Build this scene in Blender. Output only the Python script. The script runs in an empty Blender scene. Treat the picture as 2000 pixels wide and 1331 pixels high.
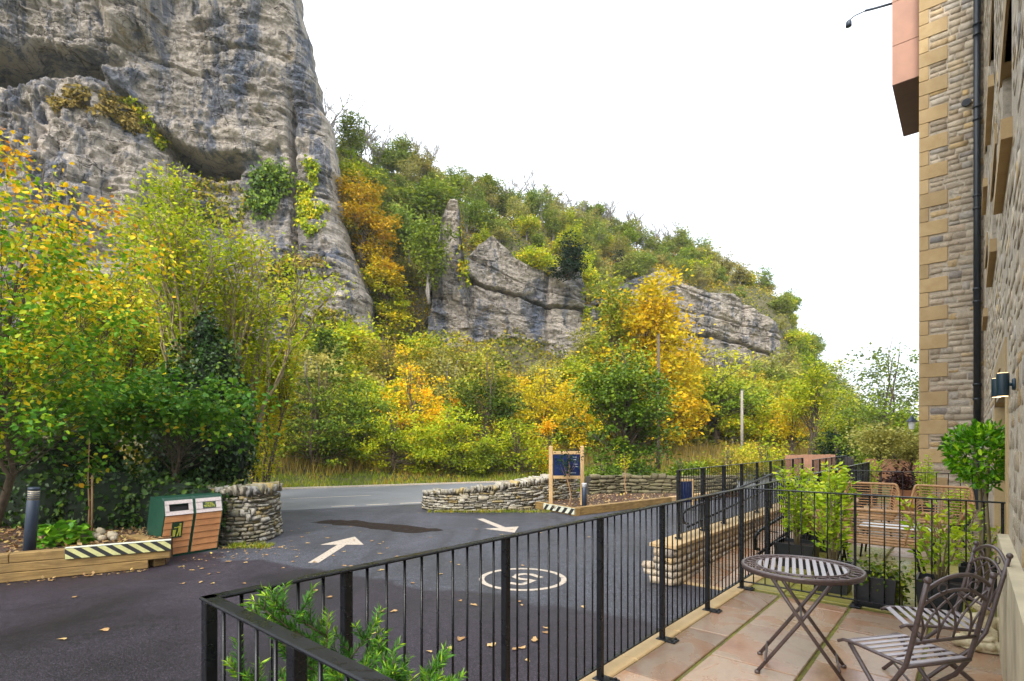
import bpy, bmesh, math, random
import numpy as np
from mathutils import Vector, Matrix, Euler, Quaternion
from math import sin, cos, pi, radians, sqrt, atan2

S = bpy.context.scene
COL = S.collection
random.seed(7)
R = random.Random(11)

# ------------------------------------------------------------------ camera
CAM_Z = 1.613
F = 1040.0            # focal length in photograph pixels (2000 wide)
HZ = 862.0            # horizon row
cam_d = bpy.data.cameras.new('camera')
cam = bpy.data.objects.new('camera', cam_d)
COL.objects.link(cam)
cam.location = (0, 0, CAM_Z)
cam.rotation_euler = (radians(90), 0, 0)
cam_d.sensor_width = 36.0
cam_d.lens = 36.0 * F / 2000.0
cam_d.shift_y = (HZ - 665.5) / 2000.0
cam_d.clip_start = 0.05
cam_d.clip_end = 5000
S.camera = cam

# ------------------------------------------------------------------ sky, sun, exposure
SUN_EL, SUN_AZ = radians(40), radians(205)     # azimuth measured from +Y, clockwise
world = bpy.data.worlds.new('World')
S.world = world
world.use_nodes = True
nt = world.node_tree
nt.nodes.clear()
w_out = nt.nodes.new('ShaderNodeOutputWorld')
w_bg = nt.nodes.new('ShaderNodeBackground')
w_bg2 = nt.nodes.new('ShaderNodeBackground')
w_add = nt.nodes.new('ShaderNodeAddShader')
w_sky = nt.nodes.new('ShaderNodeTexSky')
w_sky.sky_type = 'NISHITA'
w_sky.sun_disc = False
w_sky.sun_elevation = SUN_EL
w_sky.sun_rotation = SUN_AZ
w_sky.dust_density = 3.0
w_bg.inputs['Strength'].default_value = 0.05
nt.links.new(w_sky.outputs[0], w_bg.inputs['Color'])
# overcast layer: the standard overcast distribution (1 + 2 sin elevation) / 3 with soft cloud
w_tc = nt.nodes.new('ShaderNodeTexCoord')
w_sep = nt.nodes.new('ShaderNodeSeparateXYZ')
nt.links.new(w_tc.outputs['Generated'], w_sep.inputs[0])
w_max = nt.nodes.new('ShaderNodeMath'); w_max.operation = 'MAXIMUM'; w_max.inputs[1].default_value = 0.0
nt.links.new(w_sep.outputs['Z'], w_max.inputs[0])
w_mad = nt.nodes.new('ShaderNodeMath'); w_mad.operation = 'MULTIPLY_ADD'
w_mad.inputs[1].default_value = 0.80; w_mad.inputs[2].default_value = 0.44
nt.links.new(w_max.outputs[0], w_mad.inputs[0])
w_map = nt.nodes.new('ShaderNodeMapping'); w_map.inputs['Scale'].default_value = (1.0, 1.0, 2.5)
nt.links.new(w_tc.outputs['Generated'], w_map.inputs[0])
w_noise = nt.nodes.new('ShaderNodeTexNoise'); w_noise.inputs['Scale'].default_value = 1.6
w_noise.inputs['Detail'].default_value = 3.0
nt.links.new(w_map.outputs[0], w_noise.inputs['Vector'])
w_mr = nt.nodes.new('ShaderNodeMapRange')
w_mr.inputs['To Min'].default_value = 0.94; w_mr.inputs['To Max'].default_value = 1.06
nt.links.new(w_noise.outputs[0], w_mr.inputs[0])
w_mul = nt.nodes.new('ShaderNodeMath'); w_mul.operation = 'MULTIPLY'
nt.links.new(w_mad.outputs[0], w_mul.inputs[0]); nt.links.new(w_mr.outputs[0], w_mul.inputs[1])
w_bg2.inputs['Color'].default_value = (0.925, 0.965, 1.0, 1)
nt.links.new(w_mul.outputs[0], w_bg2.inputs['Strength'])
nt.links.new(w_bg.outputs[0], w_add.inputs[0]); nt.links.new(w_bg2.outputs[0], w_add.inputs[1])
nt.links.new(w_add.outputs[0], w_out.inputs['Surface'])

sun_d = bpy.data.lights.new('sun', 'SUN')
sun_d.energy = 1.5
sun_d.angle = radians(22)
sun_d.color = (1.0, 0.96, 0.9)
sun = bpy.data.objects.new('sun', sun_d)
COL.objects.link(sun)
_sd = Vector((sin(SUN_AZ) * cos(SUN_EL), cos(SUN_AZ) * cos(SUN_EL), sin(SUN_EL)))
sun.rotation_euler = _sd.to_track_quat('Z', 'Y').to_euler()
sun.location = (0, -20, 60)

S.view_settings.view_transform = 'Standard'
S.view_settings.look = 'None'
S.view_settings.gamma = 1.0
S.view_settings.exposure = 1.15
S.view_settings.use_curve_mapping = False
S.render.engine = 'CYCLES'
cy = S.cycles
cy.use_denoising = True
try:
    cy.denoiser = 'OPENIMAGEDENOISE'
except Exception:
    pass
cy.max_bounces = 6
cy.diffuse_bounces = 3
cy.glossy_bounces = 3
cy.transmission_bounces = 5
cy.transparent_max_bounces = 8
cy.volume_bounces = 1
cy.caustics_reflective = False
cy.caustics_refractive = False

# ------------------------------------------------------------------ placing
G = -0.59                       # level of the car park and road; the terrace floor is z = 0
def P(px, py, d):
    return Vector(((px - 1000) / F * d, d, CAM_Z - (py - HZ) / F * d))
def GP(px, py, z=G):
    d = (CAM_Z - z) * F / (py - HZ)
    return Vector(((px - 1000) / F * d, d, z))
UD = Vector((0.653, 0.758, 0)).normalized()     # along the long railing / house wall
VD = Vector((UD.y, -UD.x, 0))                    # towards the house
A0 = Vector((-1.0, 1.76, 0))
UANG = atan2(UD.y, UD.x)
VANG = atan2(VD.y, VD.x)
def UV(u, v, z=0.0):
    p = A0 + UD * u + VD * v
    return Vector((p.x, p.y, z))
SD = Vector((0.92, 0.393, 0)).normalized()      # along the road
ND = Vector((-SD.y, SD.x, 0))
def SN(s, n, z=0.0):
    p = SD * s + ND * n
    return Vector((p.x, p.y, z))

# ------------------------------------------------------------------ noise
def _h(ix, iy, iz, seed):
    with np.errstate(over='ignore'):
        h = (ix.astype(np.uint32) * np.uint32(374761393) + iy.astype(np.uint32) * np.uint32(668265263)
             + iz.astype(np.uint32) * np.uint32(2246822519) + np.uint32((seed * 3266489917) & 0xffffffff))
        h = (h ^ (h >> np.uint32(13))) * np.uint32(1274126177)
        h = h ^ (h >> np.uint32(16))
        h = h * np.uint32(2654435761)
        h = h ^ (h >> np.uint32(15))
    return h.astype(np.float64) / 4294967295.0 * 2 - 1
def vnoise(x, y, z, seed=0):
    x = np.asarray(x, float); y = np.asarray(y, float) + 0 * x; z = np.asarray(z, float) + 0 * x
    x = x + 5000.0; y = y + 5000.0; z = z + 5000.0
    ix, iy, iz = np.floor(x).astype(np.int64), np.floor(y).astype(np.int64), np.floor(z).astype(np.int64)
    fx, fy, fz = x - ix, y - iy, z - iz
    fx = fx * fx * (3 - 2 * fx); fy = fy * fy * (3 - 2 * fy); fz = fz * fz * (3 - 2 * fz)
    r = 0
    for a in (0, 1):
        wx = fx if a else 1 - fx
        for b in (0, 1):
            wy = fy if b else 1 - fy
            for c in (0, 1):
                wz = fz if c else 1 - fz
                r = r + wx * wy * wz * _h(ix + a, iy + b, iz + c, seed)
    return r
def fbm(x, y, z, octv=4, seed=0, gain=0.5):
    r = 0; amp = 1.0; f = 1.0
    for o in range(octv):
        r = r + amp * vnoise(x * f, y * f, z * f, seed + o * 17)
        amp *= gain; f *= 2.03
    return r

# ------------------------------------------------------------------ materials
def new_mat(name):
    m = bpy.data.materials.new(name)
    m.use_nodes = True
    t = m.node_tree
    t.nodes.clear()
    out = t.nodes.new('ShaderNodeOutputMaterial')
    b = t.nodes.new('ShaderNodeBsdfPrincipled')
    t.links.new(b.outputs[0], out.inputs['Surface'])
    return m, t, b, out
def nd(t, typ, **kw):
    n = t.nodes.new(typ)
    for k, v in kw.items():
        setattr(n, k, v)
    return n
def lk(t, a, b):
    t.links.new(a, b)
def coords(t, scale=(1, 1, 1), kind='Object', rot=(0, 0, 0), rnd=False):
    tc = nd(t, 'ShaderNodeTexCoord')
    mp = nd(t, 'ShaderNodeMapping')
    mp.inputs['Scale'].default_value = scale
    mp.inputs['Rotation'].default_value = rot
    if kind == 'World':
        g = nd(t, 'ShaderNodeNewGeometry')
        src = g.outputs['Position']
    else:
        src = tc.outputs[kind]
    if rnd:
        oi = nd(t, 'ShaderNodeObjectInfo')
        ml = nd(t, 'ShaderNodeMath', operation='MULTIPLY'); ml.inputs[1].default_value = 37.0
        lk(t, oi.outputs['Random'], ml.inputs[0])
        ad = nd(t, 'ShaderNodeVectorMath', operation='ADD')
        lk(t, src, ad.inputs[0]); lk(t, ml.outputs[0], ad.inputs[1])
        src = ad.outputs[0]
    lk(t, src, mp.inputs[0])
    return mp.outputs[0]
def noise(t, vec, scale=5, detail=4, rough=0.55, dist=0.0):
    n = nd(t, 'ShaderNodeTexNoise')
    n.inputs['Scale'].default_value = scale
    n.inputs['Detail'].default_value = detail
    n.inputs['Roughness'].default_value = rough
    n.inputs['Distortion'].default_value = dist
    if vec is not None:
        lk(t, vec, n.inputs['Vector'])
    return n.outputs[0]
def ramp(t, fac, stops, interp='LINEAR'):
    r = nd(t, 'ShaderNodeValToRGB')
    r.color_ramp.interpolation = interp
    e = r.color_ramp.elements
    while len(e) < len(stops):
        e.new(0.5)
    for i, (p, c) in enumerate(stops):
        e[i].position = p
        e[i].color = (c, c, c, 1) if isinstance(c, (int, float)) else (c[0], c[1], c[2], 1)
    lk(t, fac, r.inputs[0])
    return r.outputs[0]
def mix(t, fac, a, b, mode='MIX'):
    m = nd(t, 'ShaderNodeMix', data_type='RGBA', blend_type=mode)
    def put(v, sock):
        if isinstance(v, (int, float)):
            sock.default_value = v
        elif isinstance(v, (tuple, list)):
            sock.default_value = (v[0], v[1], v[2], 1)
        else:
            lk(t, v, sock)
    put(fac, m.inputs[0]); put(a, m.inputs[6]); put(b, m.inputs[7])
    return m.outputs[2]
def bump(t, b, h, strength=0.3, dist=0.02):
    n = nd(t, 'ShaderNodeBump')
    n.inputs['Strength'].default_value = strength
    n.inputs['Distance'].default_value = dist
    lk(t, h, n.inputs['Height'])
    lk(t, n.outputs[0], b.inputs['Normal'])
def objrand(t):
    return nd(t, 'ShaderNodeObjectInfo').outputs['Random']
def simple(name, col, rough=0.6, metal=0.0, spec=0.5, var=0.12, scale=12, bmp=0.0, emit=None):
    m, t, b, o = new_mat(name)
    v = coords(t)
    n = noise(t, v, scale, 5)
    c2 = tuple(min(1, c * (1 + var)) for c in col); c1 = tuple(c * (1 - var) for c in col)
    lk(t, ramp(t, n, [(0.3, c1), (0.7, c2)]), b.inputs['Base Color'])
    b.inputs['Roughness'].default_value = rough
    b.inputs['Metallic'].default_value = metal
    b.inputs['Specular IOR Level'].default_value = spec
    if bmp:
        bump(t, b, n, bmp, 0.01)
    if emit:
        b.inputs['Emission Color'].default_value = (*emit[0], 1)
        b.inputs['Emission Strength'].default_value = emit[1]
    return m

def leaf_mat(name, stops, gloss=0.25, rough=0.5, transl=0.35, hue=0.0):
    m, t, b, o = new_mat(name)
    at = nd(t, 'ShaderNodeAttribute', attribute_name='rnd')
    stops = [(p, (min(.8, c_[0] * 1.32), min(.75, c_[1] * 1.32), c_[2] * .75)) for p, c_ in stops]
    c = ramp(t, at.outputs['Fac'], stops)
    hs = nd(t, 'ShaderNodeHueSaturation')
    mr = nd(t, 'ShaderNodeMapRange')
    mr.inputs['To Min'].default_value = 0.5 - hue; mr.inputs['To Max'].default_value = 0.5 + hue
    rn = objrand(t)
    lk(t, rn, mr.inputs[0]); lk(t, mr.outputs[0], hs.inputs['Hue'])
    mv = nd(t, 'ShaderNodeMapRange'); mv.inputs['To Min'].default_value = 0.88; mv.inputs['To Max'].default_value = 1.14
    lk(t, rn, mv.inputs[0]); lk(t, mv.outputs[0], hs.inputs['Value'])
    lk(t, c, hs.inputs['Color'])
    lk(t, hs.outputs[0], b.inputs['Base Color'])
    b.inputs['Roughness'].default_value = rough
    b.inputs['Specular IOR Level'].default_value = gloss
    b.inputs['Specular IOR Level'].default_value = gloss * .55
    tr = nd(t, 'ShaderNodeBsdfTranslucent')
    lk(t, hs.outputs[0], tr.inputs['Color'])
    mx = nd(t, 'ShaderNodeMixShader'); mx.inputs[0].default_value = transl * .75
    lk(t, b.outputs[0], mx.inputs[1]); lk(t, tr.outputs[0], mx.inputs[2])
    lk(t, mx.outputs[0], o.inputs['Surface'])
    return m

M = {}
def mk_materials():
    # tarmac of the car park: dark, faint purple, coarse aggregate, damp patches
    m, t, b, o = new_mat('tarmac')
    v = coords(t, kind='World')
    big = noise(t, v, 0.35, 4, 0.6, 0.4)
    agg = noise(t, v, 70, 2, 0.8)
    agg2 = noise(t, v, 26, 3, 0.75)
    base = ramp(t, big, [(0.32, (0.014, 0.011, 0.016)), (0.55, (0.022, 0.016, 0.024)), (0.75, (0.030, 0.022, 0.029))])
    sp = ramp(t, agg, [(0.34, 0.18), (0.48, 0.65), (0.58, 1.4), (0.68, 3.6)])
    sp2 = ramp(t, agg2, [(0.35, 0.72), (0.65, 1.3)])
    # two lifts of tarmac: older purple and coarse on the house side, smoother blue-grey towards the road
    gp = nd(t, 'ShaderNodeNewGeometry'); sx = nd(t, 'ShaderNodeSeparateXYZ'); lk(t, gp.outputs['Position'], sx.inputs[0])
    m1 = nd(t, 'ShaderNodeMath', operation='MULTIPLY_ADD'); m1.inputs[1].default_value = 0.52; lk(t, sx.outputs['X'], m1.inputs[0]); lk(t, sx.outputs['Y'], m1.inputs[2])
    m2 = nd(t, 'ShaderNodeMath', operation='MULTIPLY_ADD'); m2.inputs[1].default_value = 1.6; lk(t, noise(t, v, 0.7, 4), m2.inputs[0]); lk(t, m1.outputs[0], m2.inputs[2])
    mk = nd(t, 'ShaderNodeMapRange'); mk.inputs['From Min'].default_value = 8.05; mk.inputs['From Max'].default_value = 8.20; lk(t, m2.outputs[0], mk.inputs[0])
    base = mix(t, mk.outputs[0], base, ramp(t, big, [(0.32, (0.036, 0.038, 0.049)), (0.55, (0.050, 0.051, 0.064)), (0.75, (0.064, 0.064, 0.077))]))
    tyre = ramp(t, noise(t, coords(t, (1.5, 0.14, 1), kind='World', rot=(0, 0, radians(-12))), 1.0, 4, 0.6, 0.3), [(0.36, 0.72), (0.5, 1.0), (0.66, 1.12)])
    base = mix(t, 1.0, base, tyre, 'MULTIPLY')
    stain = ramp(t, noise(t, v, 1.9, 6, 0.7), [(0.30, 0.55), (0.38, 1.0)])
    base = mix(t, 1.0, base, stain, 'MULTIPLY')
    hair = noise(t, v, 0.55, 6, 0.62, 0.8)
    hl = ramp(t, hair, [(0.494, 1.0), (0.5, 0.35), (0.506, 1.0)])
    base = mix(t, 0.8, base, hl, 'MULTIPLY')
    c = mix(t, 1.0, mix(t, 1.0, base, sp, 'MULTIPLY'), sp2, 'MULTIPLY')
    lk(t, c, b.inputs['Base Color'])
    lk(t, ramp(t, big, [(0.35, 0.42), (0.65, 0.75)]), b.inputs['Roughness'])
    b.inputs['Specular IOR Level'].default_value = 0.36
    bump(t, b, agg, 0.5, 0.008)
    M['tarmac'] = m
    m, t, b, o = new_mat('road_asphalt')
    v = coords(t, kind='World')
    big = noise(t, v, 0.5, 4, 0.6)
    agg = noise(t, v, 60, 3, 0.7)
    base = ramp(t, big, [(0.3, (0.115, 0.118, 0.125)), (0.7, (0.155, 0.158, 0.165))])
    c = mix(t, 1.0, base, ramp(t, agg, [(0.3, 0.75), (0.7, 1.25)]), 'MULTIPLY')
    lk(t, c, b.inputs['Base Color'])
    lk(t, ramp(t, big, [(0.3, 0.45), (0.7, 0.7)]), b.inputs['Roughness'])
    bump(t, b, agg, 0.25, 0.005)
    M['road'] = m
    # worn road paint
    m, t, b, o = new_mat('road_paint')
    v = coords(t, kind='World')
    n = noise(t, v, 22, 5, 0.7)
    c = mix(t, ramp(t, n, [(0.36, 0.0), (0.46, 1.0)]), (0.11, 0.10, 0.10), (0.44, 0.375, 0.30))
    lk(t, c, b.inputs['Base Color']); b.inputs['Roughness'].default_value = 0.6
    M['paint'] = m
    # silted worn patch
    m, t, b, o = new_mat('silt')
    v = coords(t, kind='World')
    n = noise(t, v, 5, 6, 0.7)
    lk(t, ramp(t, n, [(0.3, (0.005, 0.003, 0.002)), (0.55, (0.016, 0.009, 0.006)), (0.72, (0.050, 0.027, 0.016))]), b.inputs['Base Color'])
    lk(t, ramp(t, n, [(0.3, 0.5), (0.6, 0.9)]), b.inputs['Roughness'])
    b.inputs['Specular IOR Level'].default_value = 0.15
    bump(t, b, n, 0.5, 0.03)
    M['silt'] = m
    # sandstone paving
    for nm, stops, moss in (('slab', [(0.25, (0.235, 0.115, 0.070)), (0.40, (0.34, 0.195, 0.115)), (0.55, (0.32, 0.24, 0.17)), (0.66, (0.28, 0.165, 0.11)), (0.80, (0.40, 0.22, 0.09))], 0.0),
                            ('mossy_slab', [(0.25, (0.20, 0.18, 0.030)), (0.5, (0.28, 0.26, 0.045)), (0.75, (0.36, 0.29, 0.12))], 0.5)):
        m, t, b, o = new_mat(nm)
        v = coords(t, rnd=True)
        n = noise(t, v, 1.9, 5, 0.60, 0.8)
        n2 = noise(t, v, 30, 5, 0.75)
        c = ramp(t, n, stops)
        hs = nd(t, 'ShaderNodeHueSaturation')
        mv = nd(t, 'ShaderNodeMapRange'); mv.inputs['To Min'].default_value = 0.70; mv.inputs['To Max'].default_value = 1.22
        lk(t, objrand(t), mv.inputs[0]); lk(t, mv.outputs[0], hs.inputs['Value']); lk(t, c, hs.inputs['Color'])
        c = mix(t, 1.0, hs.outputs[0], ramp(t, n2, [(0.3, 0.86), (0.7, 1.1)]), 'MULTIPLY')
        lk(t, c, b.inputs['Base Color'])
        lk(t, ramp(t, n, [(0.35, 0.16), (0.65, 0.42)]), b.inputs['Roughness'])
        bump(t, b, n2, 0.15, 0.004)
        M[nm] = m
    # moss in the joints
    m, t, b, o = new_mat('joint_moss')
    v = coords(t, kind='World')
    n = noise(t, v, 9, 5, 0.7); n2 = noise(t, v, 2.2, 3)
    c = mix(t, ramp(t, n2, [(0.30, 0.15), (0.5, 1.0)]), (0.12, 0.095, 0.055), ramp(t, n, [(0.3, (0.06, 0.062, 0.012)), (0.7, (0.19, 0.185, 0.022))]))
    lk(t, c, b.inputs['Base Color']); b.inputs['Roughness'].default_value = 0.9
    bump(t, b, n, 0.8, 0.02)
    M['moss'] = m
    # ashlar (quoins, sills)
    m, t, b, o = new_mat('ashlar')
    v = coords(t, rnd=True)
    n = noise(t, v, 3, 6, 0.62, 0.3); n2 = noise(t, v, 60, 3, 0.7)
    c = ramp(t, n, [(0.3, (0.42, 0.285, 0.135)), (0.7, (0.52, 0.38, 0.20))])
    hs = nd(t, 'ShaderNodeHueSaturation')
    mv = nd(t, 'ShaderNodeMapRange'); mv.inputs['To Min'].default_value = 0.86; mv.inputs['To Max'].default_value = 1.1
    lk(t, objrand(t), mv.inputs[0]); lk(t, mv.outputs[0], hs.inputs['Value']); lk(t, c, hs.inputs['Color'])
    lk(t, mix(t, 1.0, hs.outputs[0], ramp(t, n2, [(0.3, 0.93), (0.7, 1.06)]), 'MULTIPLY'), b.inputs['Base Color'])
    b.inputs['Roughness'].default_value = 0.85
    bump(t, b, n2, 0.1, 0.004)
    M['ashlar'] = m
    # rubble stone: each stone its own tint
    def stone(nm, tints, spots, mossc=None):
        m, t, b, o = new_mat(nm)
        v = coords(t, rnd=True)
        n = noise(t, v, 3.0, 6, 0.7, 0.6); n2 = noise(t, v, 14, 4, 0.75)
        at = nd(t, 'ShaderNodeAttribute', attribute_name='rnd')
        sm = nd(t, 'ShaderNodeMath', operation='ADD'); lk(t, objrand(t), sm.inputs[0]); lk(t, at.outputs['Fac'], sm.inputs[1])
        fr_ = nd(t, 'ShaderNodeMath', operation='FRACT'); lk(t, sm.outputs[0], fr_.inputs[0])
        c = ramp(t, fr_.outputs[0], tints)
        c = mix(t, 1.0, c, ramp(t, n, [(0.25, 0.55), (0.5, 1.0), (0.75, 1.35)]), 'MULTIPLY')
        c = mix(t, ramp(t, n2, [(0.56, 0.0), (0.7, 0.6)]), c, spots)
        if mossc:
            g = noise(t, v, 1.1, 4, 0.65)
            c = mix(t, ramp(t, g, [(0.52, 0.0), (0.66, 0.75)]), c, mossc)
        lk(t, c, b.inputs['Base Color']); b.inputs['Roughness'].default_value = 0.9
        bump(t, b, n2, 0.7, 0.02)
        M[nm] = m
    stone('wall_stone', [(0.0, (0.36, 0.29, 0.21)), (0.25, (0.47, 0.38, 0.27)), (0.5, (0.54, 0.45, 0.33)), (0.66, (0.40, 0.36, 0.31)), (0.78, (0.56, 0.39, 0.18)), (0.86, (0.24, 0.225, 0.22)), (0.90, (0.48, 0.37, 0.26)), (1.0, (0.54, 0.46, 0.35))], (0.50, 0.44, 0.36))
    stone('field_stone', [(0.0, (0.27, 0.24, 0.18)), (0.25, (0.38, 0.34, 0.26)), (0.5, (0.45, 0.42, 0.36)), (0.68, (0.30, 0.29, 0.27)), (0.78, (0.46, 0.34, 0.13)), (0.9, (0.16, 0.155, 0.14)), (1.0, (0.5, 0.46, 0.38))], (0.56, 0.53, 0.44), (0.22, 0.19, 0.06))
    stone('mossy_stone', [(0.0, (0.10, 0.085, 0.055)), (0.5, (0.16, 0.14, 0.08)), (1.0, (0.22, 0.19, 0.11))], (0.25, 0.22, 0.13), (0.10, 0.10, 0.03))
    stone('cobble', [(0.0, (0.36, 0.30, 0.20)), (0.5, (0.46, 0.38, 0.26)), (1.0, (0.40, 0.36, 0.29))], (0.5, 0.44, 0.34))
    # mortar / core
    m, t, b, o = new_mat('mortar')
    v = coords(t, kind='World')
    n = noise(t, v, 18, 6, 0.7); n2 = noise(t, v, 1.1, 4)
    c = mix(t, 1.0, ramp(t, n2, [(0.3, (0.46, 0.39, 0.30)), (0.7, (0.56, 0.485, 0.38))]), ramp(t, n, [(0.25, 0.6), (0.6, 1.1)]), 'MULTIPLY')
    lk(t, c, b.inputs['Base Color']); b.inputs['Roughness'].default_value = 0.95
    bump(t, b, n, 0.6, 0.02)
    M['mortar'] = m
    M['plinth'] = simple('plinth_stone', (0.50, 0.43, 0.29), 0.8, var=0.22, scale=3.5, bmp=0.2)
    M['wall_core'] = simple('wall_core', (0.05, 0.042, 0.032), 0.95, var=0.4, scale=20)
    # cliff limestone
    m, t, b, o = new_mat('limestone')
    v = coords(t, kind='World')
    vs = coords(t, (0.16, 0.16, 0.022), kind='World')
    vb = coords(t, (0.02, 0.02, 0.30), kind='World', rot=(0.0, radians(7), 0))
    vv = coords(t, (1.0, 1.0, 0.32), kind='World')
    big = noise(t, v, 0.085, 5, 0.62, 0.8)
    streak = noise(t, vs, 3.4, 6, 0.68, 0.5)
    bed = noise(t, vb, 4.0, 6, 0.72, 0.35)
    fine = noise(t, v, 1.5, 8, 0.75, 0.6)
    crack = noise(t, vv, 0.9, 7, 0.72, 1.2)
    base = ramp(t, big, [(0.30, (0.36, 0.325, 0.295)), (0.45, (0.47, 0.415, 0.36)), (0.6, (0.56, 0.49, 0.42)), (0.75, (0.50, 0.42, 0.335))])
    c = mix(t, ramp(t, streak, [(0.51, 0.0), (0.59, 0.78)]), base, (0.11, 0.135, 0.19))
    blotch = noise(t, coords(t, (1.0, 1.0, 0.45), kind='World'), 0.19, 6, 0.66, 1.2)
    c = mix(t, ramp(t, blotch, [(0.545, 0.0), (0.60, 0.70)]), c, (0.11, 0.14, 0.20))
    c = mix(t, ramp(t, blotch, [(0.33, 0.5), (0.44, 0.0)]), c, (0.50, 0.445, 0.385))
    c = mix(t, 1.0, c, ramp(t, bed, [(0.34, 0.50), (0.42, 0.95), (0.60, 1.05), (0.70, 1.20)]), 'MULTIPLY')
    c = mix(t, 1.0, c, ramp(t, fine, [(0.30, 0.50), (0.44, 0.95), (0.68, 1.25)]), 'MULTIPLY')
    c = mix(t, ramp(t, crack, [(0.30, 0.8), (0.37, 0.0)]), c, (0.05, 0.05, 0.052))
    def thin(vec, sc, wd, det=2.5, dist=0.5):
        n_ = noise(t, vec, sc, det, 0.6, dist)
        return ramp(t, n_, [(0.5 - wd, 0.0), (0.5, 1.0), (0.5 + wd, 0.0)])
    k1 = thin(coords(t, (0.10, 0.10, 0.75), kind='World', rot=(0, radians(5), 0)), 1.0, 0.007)
    k2 = thin(coords(t, (0.55, 0.55, 0.10), kind='World'), 1.0, 0.006)
    k3 = thin(coords(t, (0.35, 0.35, 1.6), kind='World', rot=(0, radians(-4), 0)), 1.2, 0.009)
    brk = ramp(t, noise(t, v, 0.5, 3), [(0.42, 0.0), (0.56, 1.0)])
    kk = mix(t, 1.0, k1, k2, 'LIGHTEN'); kk = mix(t, 1.0, kk, k3, 'LIGHTEN'); kk = mix(t, 1.0, kk, brk, 'MULTIPLY')
    c = mix(t, mix(t, 1.0, kk, (0.85, 0.85, 0.85), 'MULTIPLY'), c, (0.035, 0.034, 0.036))
    inv = nd(t, 'ShaderNodeMath', operation='MULTIPLY_ADD'); inv.inputs[1].default_value = -0.6; inv.inputs[2].default_value = 0.6
    lk(t, kk, inv.inputs[0])
    hg = noise(t, v, 0.24, 6, 0.7, 0.8)
    c = mix(t, ramp(t, hg, [(0.60, 0.0), (0.70, 0.60)]), c, (0.34, 0.23, 0.09))
    lk(t, c, b.inputs['Base Color']); b.inputs['Roughness'].default_value = 0.95
    b.inputs['Specular IOR Level'].default_value = 0.2
    hsum = nd(t, 'ShaderNodeMath', operation='ADD'); lk(t, fine, hsum.inputs[0]); lk(t, bed, hsum.inputs[1])
    hs3 = nd(t, 'ShaderNodeMath', operation='ADD'); lk(t, hsum.outputs[0], hs3.inputs[0]); lk(t, crack, hs3.inputs[1])
    hs2 = nd(t, 'ShaderNodeMath', operation='ADD'); lk(t, hs3.outputs[0], hs2.inputs[0]); lk(t, inv.outputs[0], hs2.inputs[1])
    bump(t, b, hs2.outputs[0], 1.0, 0.6)
    M['limestone'] = m
    # hillside soil and leaf litter
    m, t, b, o = new_mat('hillside')
    v = coords(t, kind='World')
    n = noise(t, v, 0.16, 6, 0.7); n2 = noise(t, v, 1.2, 6, 0.75)
    c = mix(t, 1.0, ramp(t, n, [(0.3, (0.055, 0.07, 0.022)), (0.5, (0.13, 0.12, 0.05)), (0.7, (0.20, 0.165, 0.09))]), ramp(t, n2, [(0.3, 0.5), (0.7, 1.35)]), 'MULTIPLY')
    lk(t, c, b.inputs['Base Color']); b.inputs['Roughness'].default_value = 1.0
    bump(t, b, n2, 1.0, 0.8)
    M['hillside'] = m
    m, t, b, o = new_mat('grass_ground')
    v = coords(t, kind='World')
    n = noise(t, v, 0.8, 6, 0.7); n2 = noise(t, v, 14, 5, 0.75)
    c = mix(t, 1.0, ramp(t, n, [(0.35, (0.075, 0.105, 0.02)), (0.55, (0.13, 0.14, 0.03)), (0.7, (0.2, 0.14, 0.05))]), ramp(t, n2, [(0.3, 0.5), (0.7, 1.3)]), 'MULTIPLY')
    lk(t, c, b.inputs['Base Color']); b.inputs['Roughness'].default_value = 1.0
    bump(t, b, n2, 0.8, 0.05)
    M['grass_ground'] = m
    # bed: bark and fallen leaves
    m, t, b, o = new_mat('bed_mulch')
    v = coords(t, kind='World')
    vo = nd(t, 'ShaderNodeTexVoronoi'); vo.inputs['Scale'].default_value = 26; lk(t, v, vo.inputs['Vector'])
    n = noise(t, v, 5, 5, 0.7)
    c = ramp(t, n, [(0.3, (0.045, 0.026, 0.018)), (0.5, (0.12, 0.06, 0.035)), (0.7, (0.22, 0.13, 0.07))])
    c = mix(t, 0.6, c, vo.outputs['Color'], 'MULTIPLY')
    lk(t, c, b.inputs['Base Color']); b.inputs['Roughness'].default_value = 0.95
    bump(t, b, vo.outputs['Distance'], 0.9, 0.04)
    M['mulch'] = m
    # timbers
    def wood(nm, stops, sc=(1.2, 14, 14), rough=0.75):
        m, t, b, o = new_mat(nm)
        v = coords(t, sc, rnd=True)
        n = noise(t, v, 2.2, 6, 0.62, 1.1)
        n2 = noise(t, coords(t), 3, 3)
        c = mix(t, 1.0, ramp(t, n, stops), ramp(t, n2, [(0.3, 0.8), (0.7, 1.15)]), 'MULTIPLY')
        lk(t, c, b.inputs['Base Color']); b.inputs['Roughness'].default_value = rough
        bump(t, b, n, 0.3, 0.008)
        M[nm] = m
    wood('sleeper', [(0.3, (0.13, 0.075, 0.022)), (0.55, (0.27, 0.17, 0.055)), (0.75, (0.36, 0.25, 0.10))])
    wood('pale_timber', [(0.3, (0.42, 0.26, 0.11)), (0.7, (0.60, 0.42, 0.21))], (14, 14, 1.2))
    wood('bin_plank', [(0.3, (0.50, 0.20, 0.075)), (0.6, (0.60, 0.28, 0.11)), (0.8, (0.64, 0.36, 0.19))])
    wood('fence_board', [(0.3, (0.44, 0.21, 0.12)), (0.7, (0.56, 0.30, 0.18))], (14, 14, 1.2))
    wood('old_pole', [(0.3, (0.22, 0.19, 0.15)), (0.7, (0.36, 0.32, 0.26))], (14, 14, 0.6))
    M['weathered_plank'] = simple('weathered_plank', (0.50, 0.43, 0.41), 0.7, var=0.16, scale=30)
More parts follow.
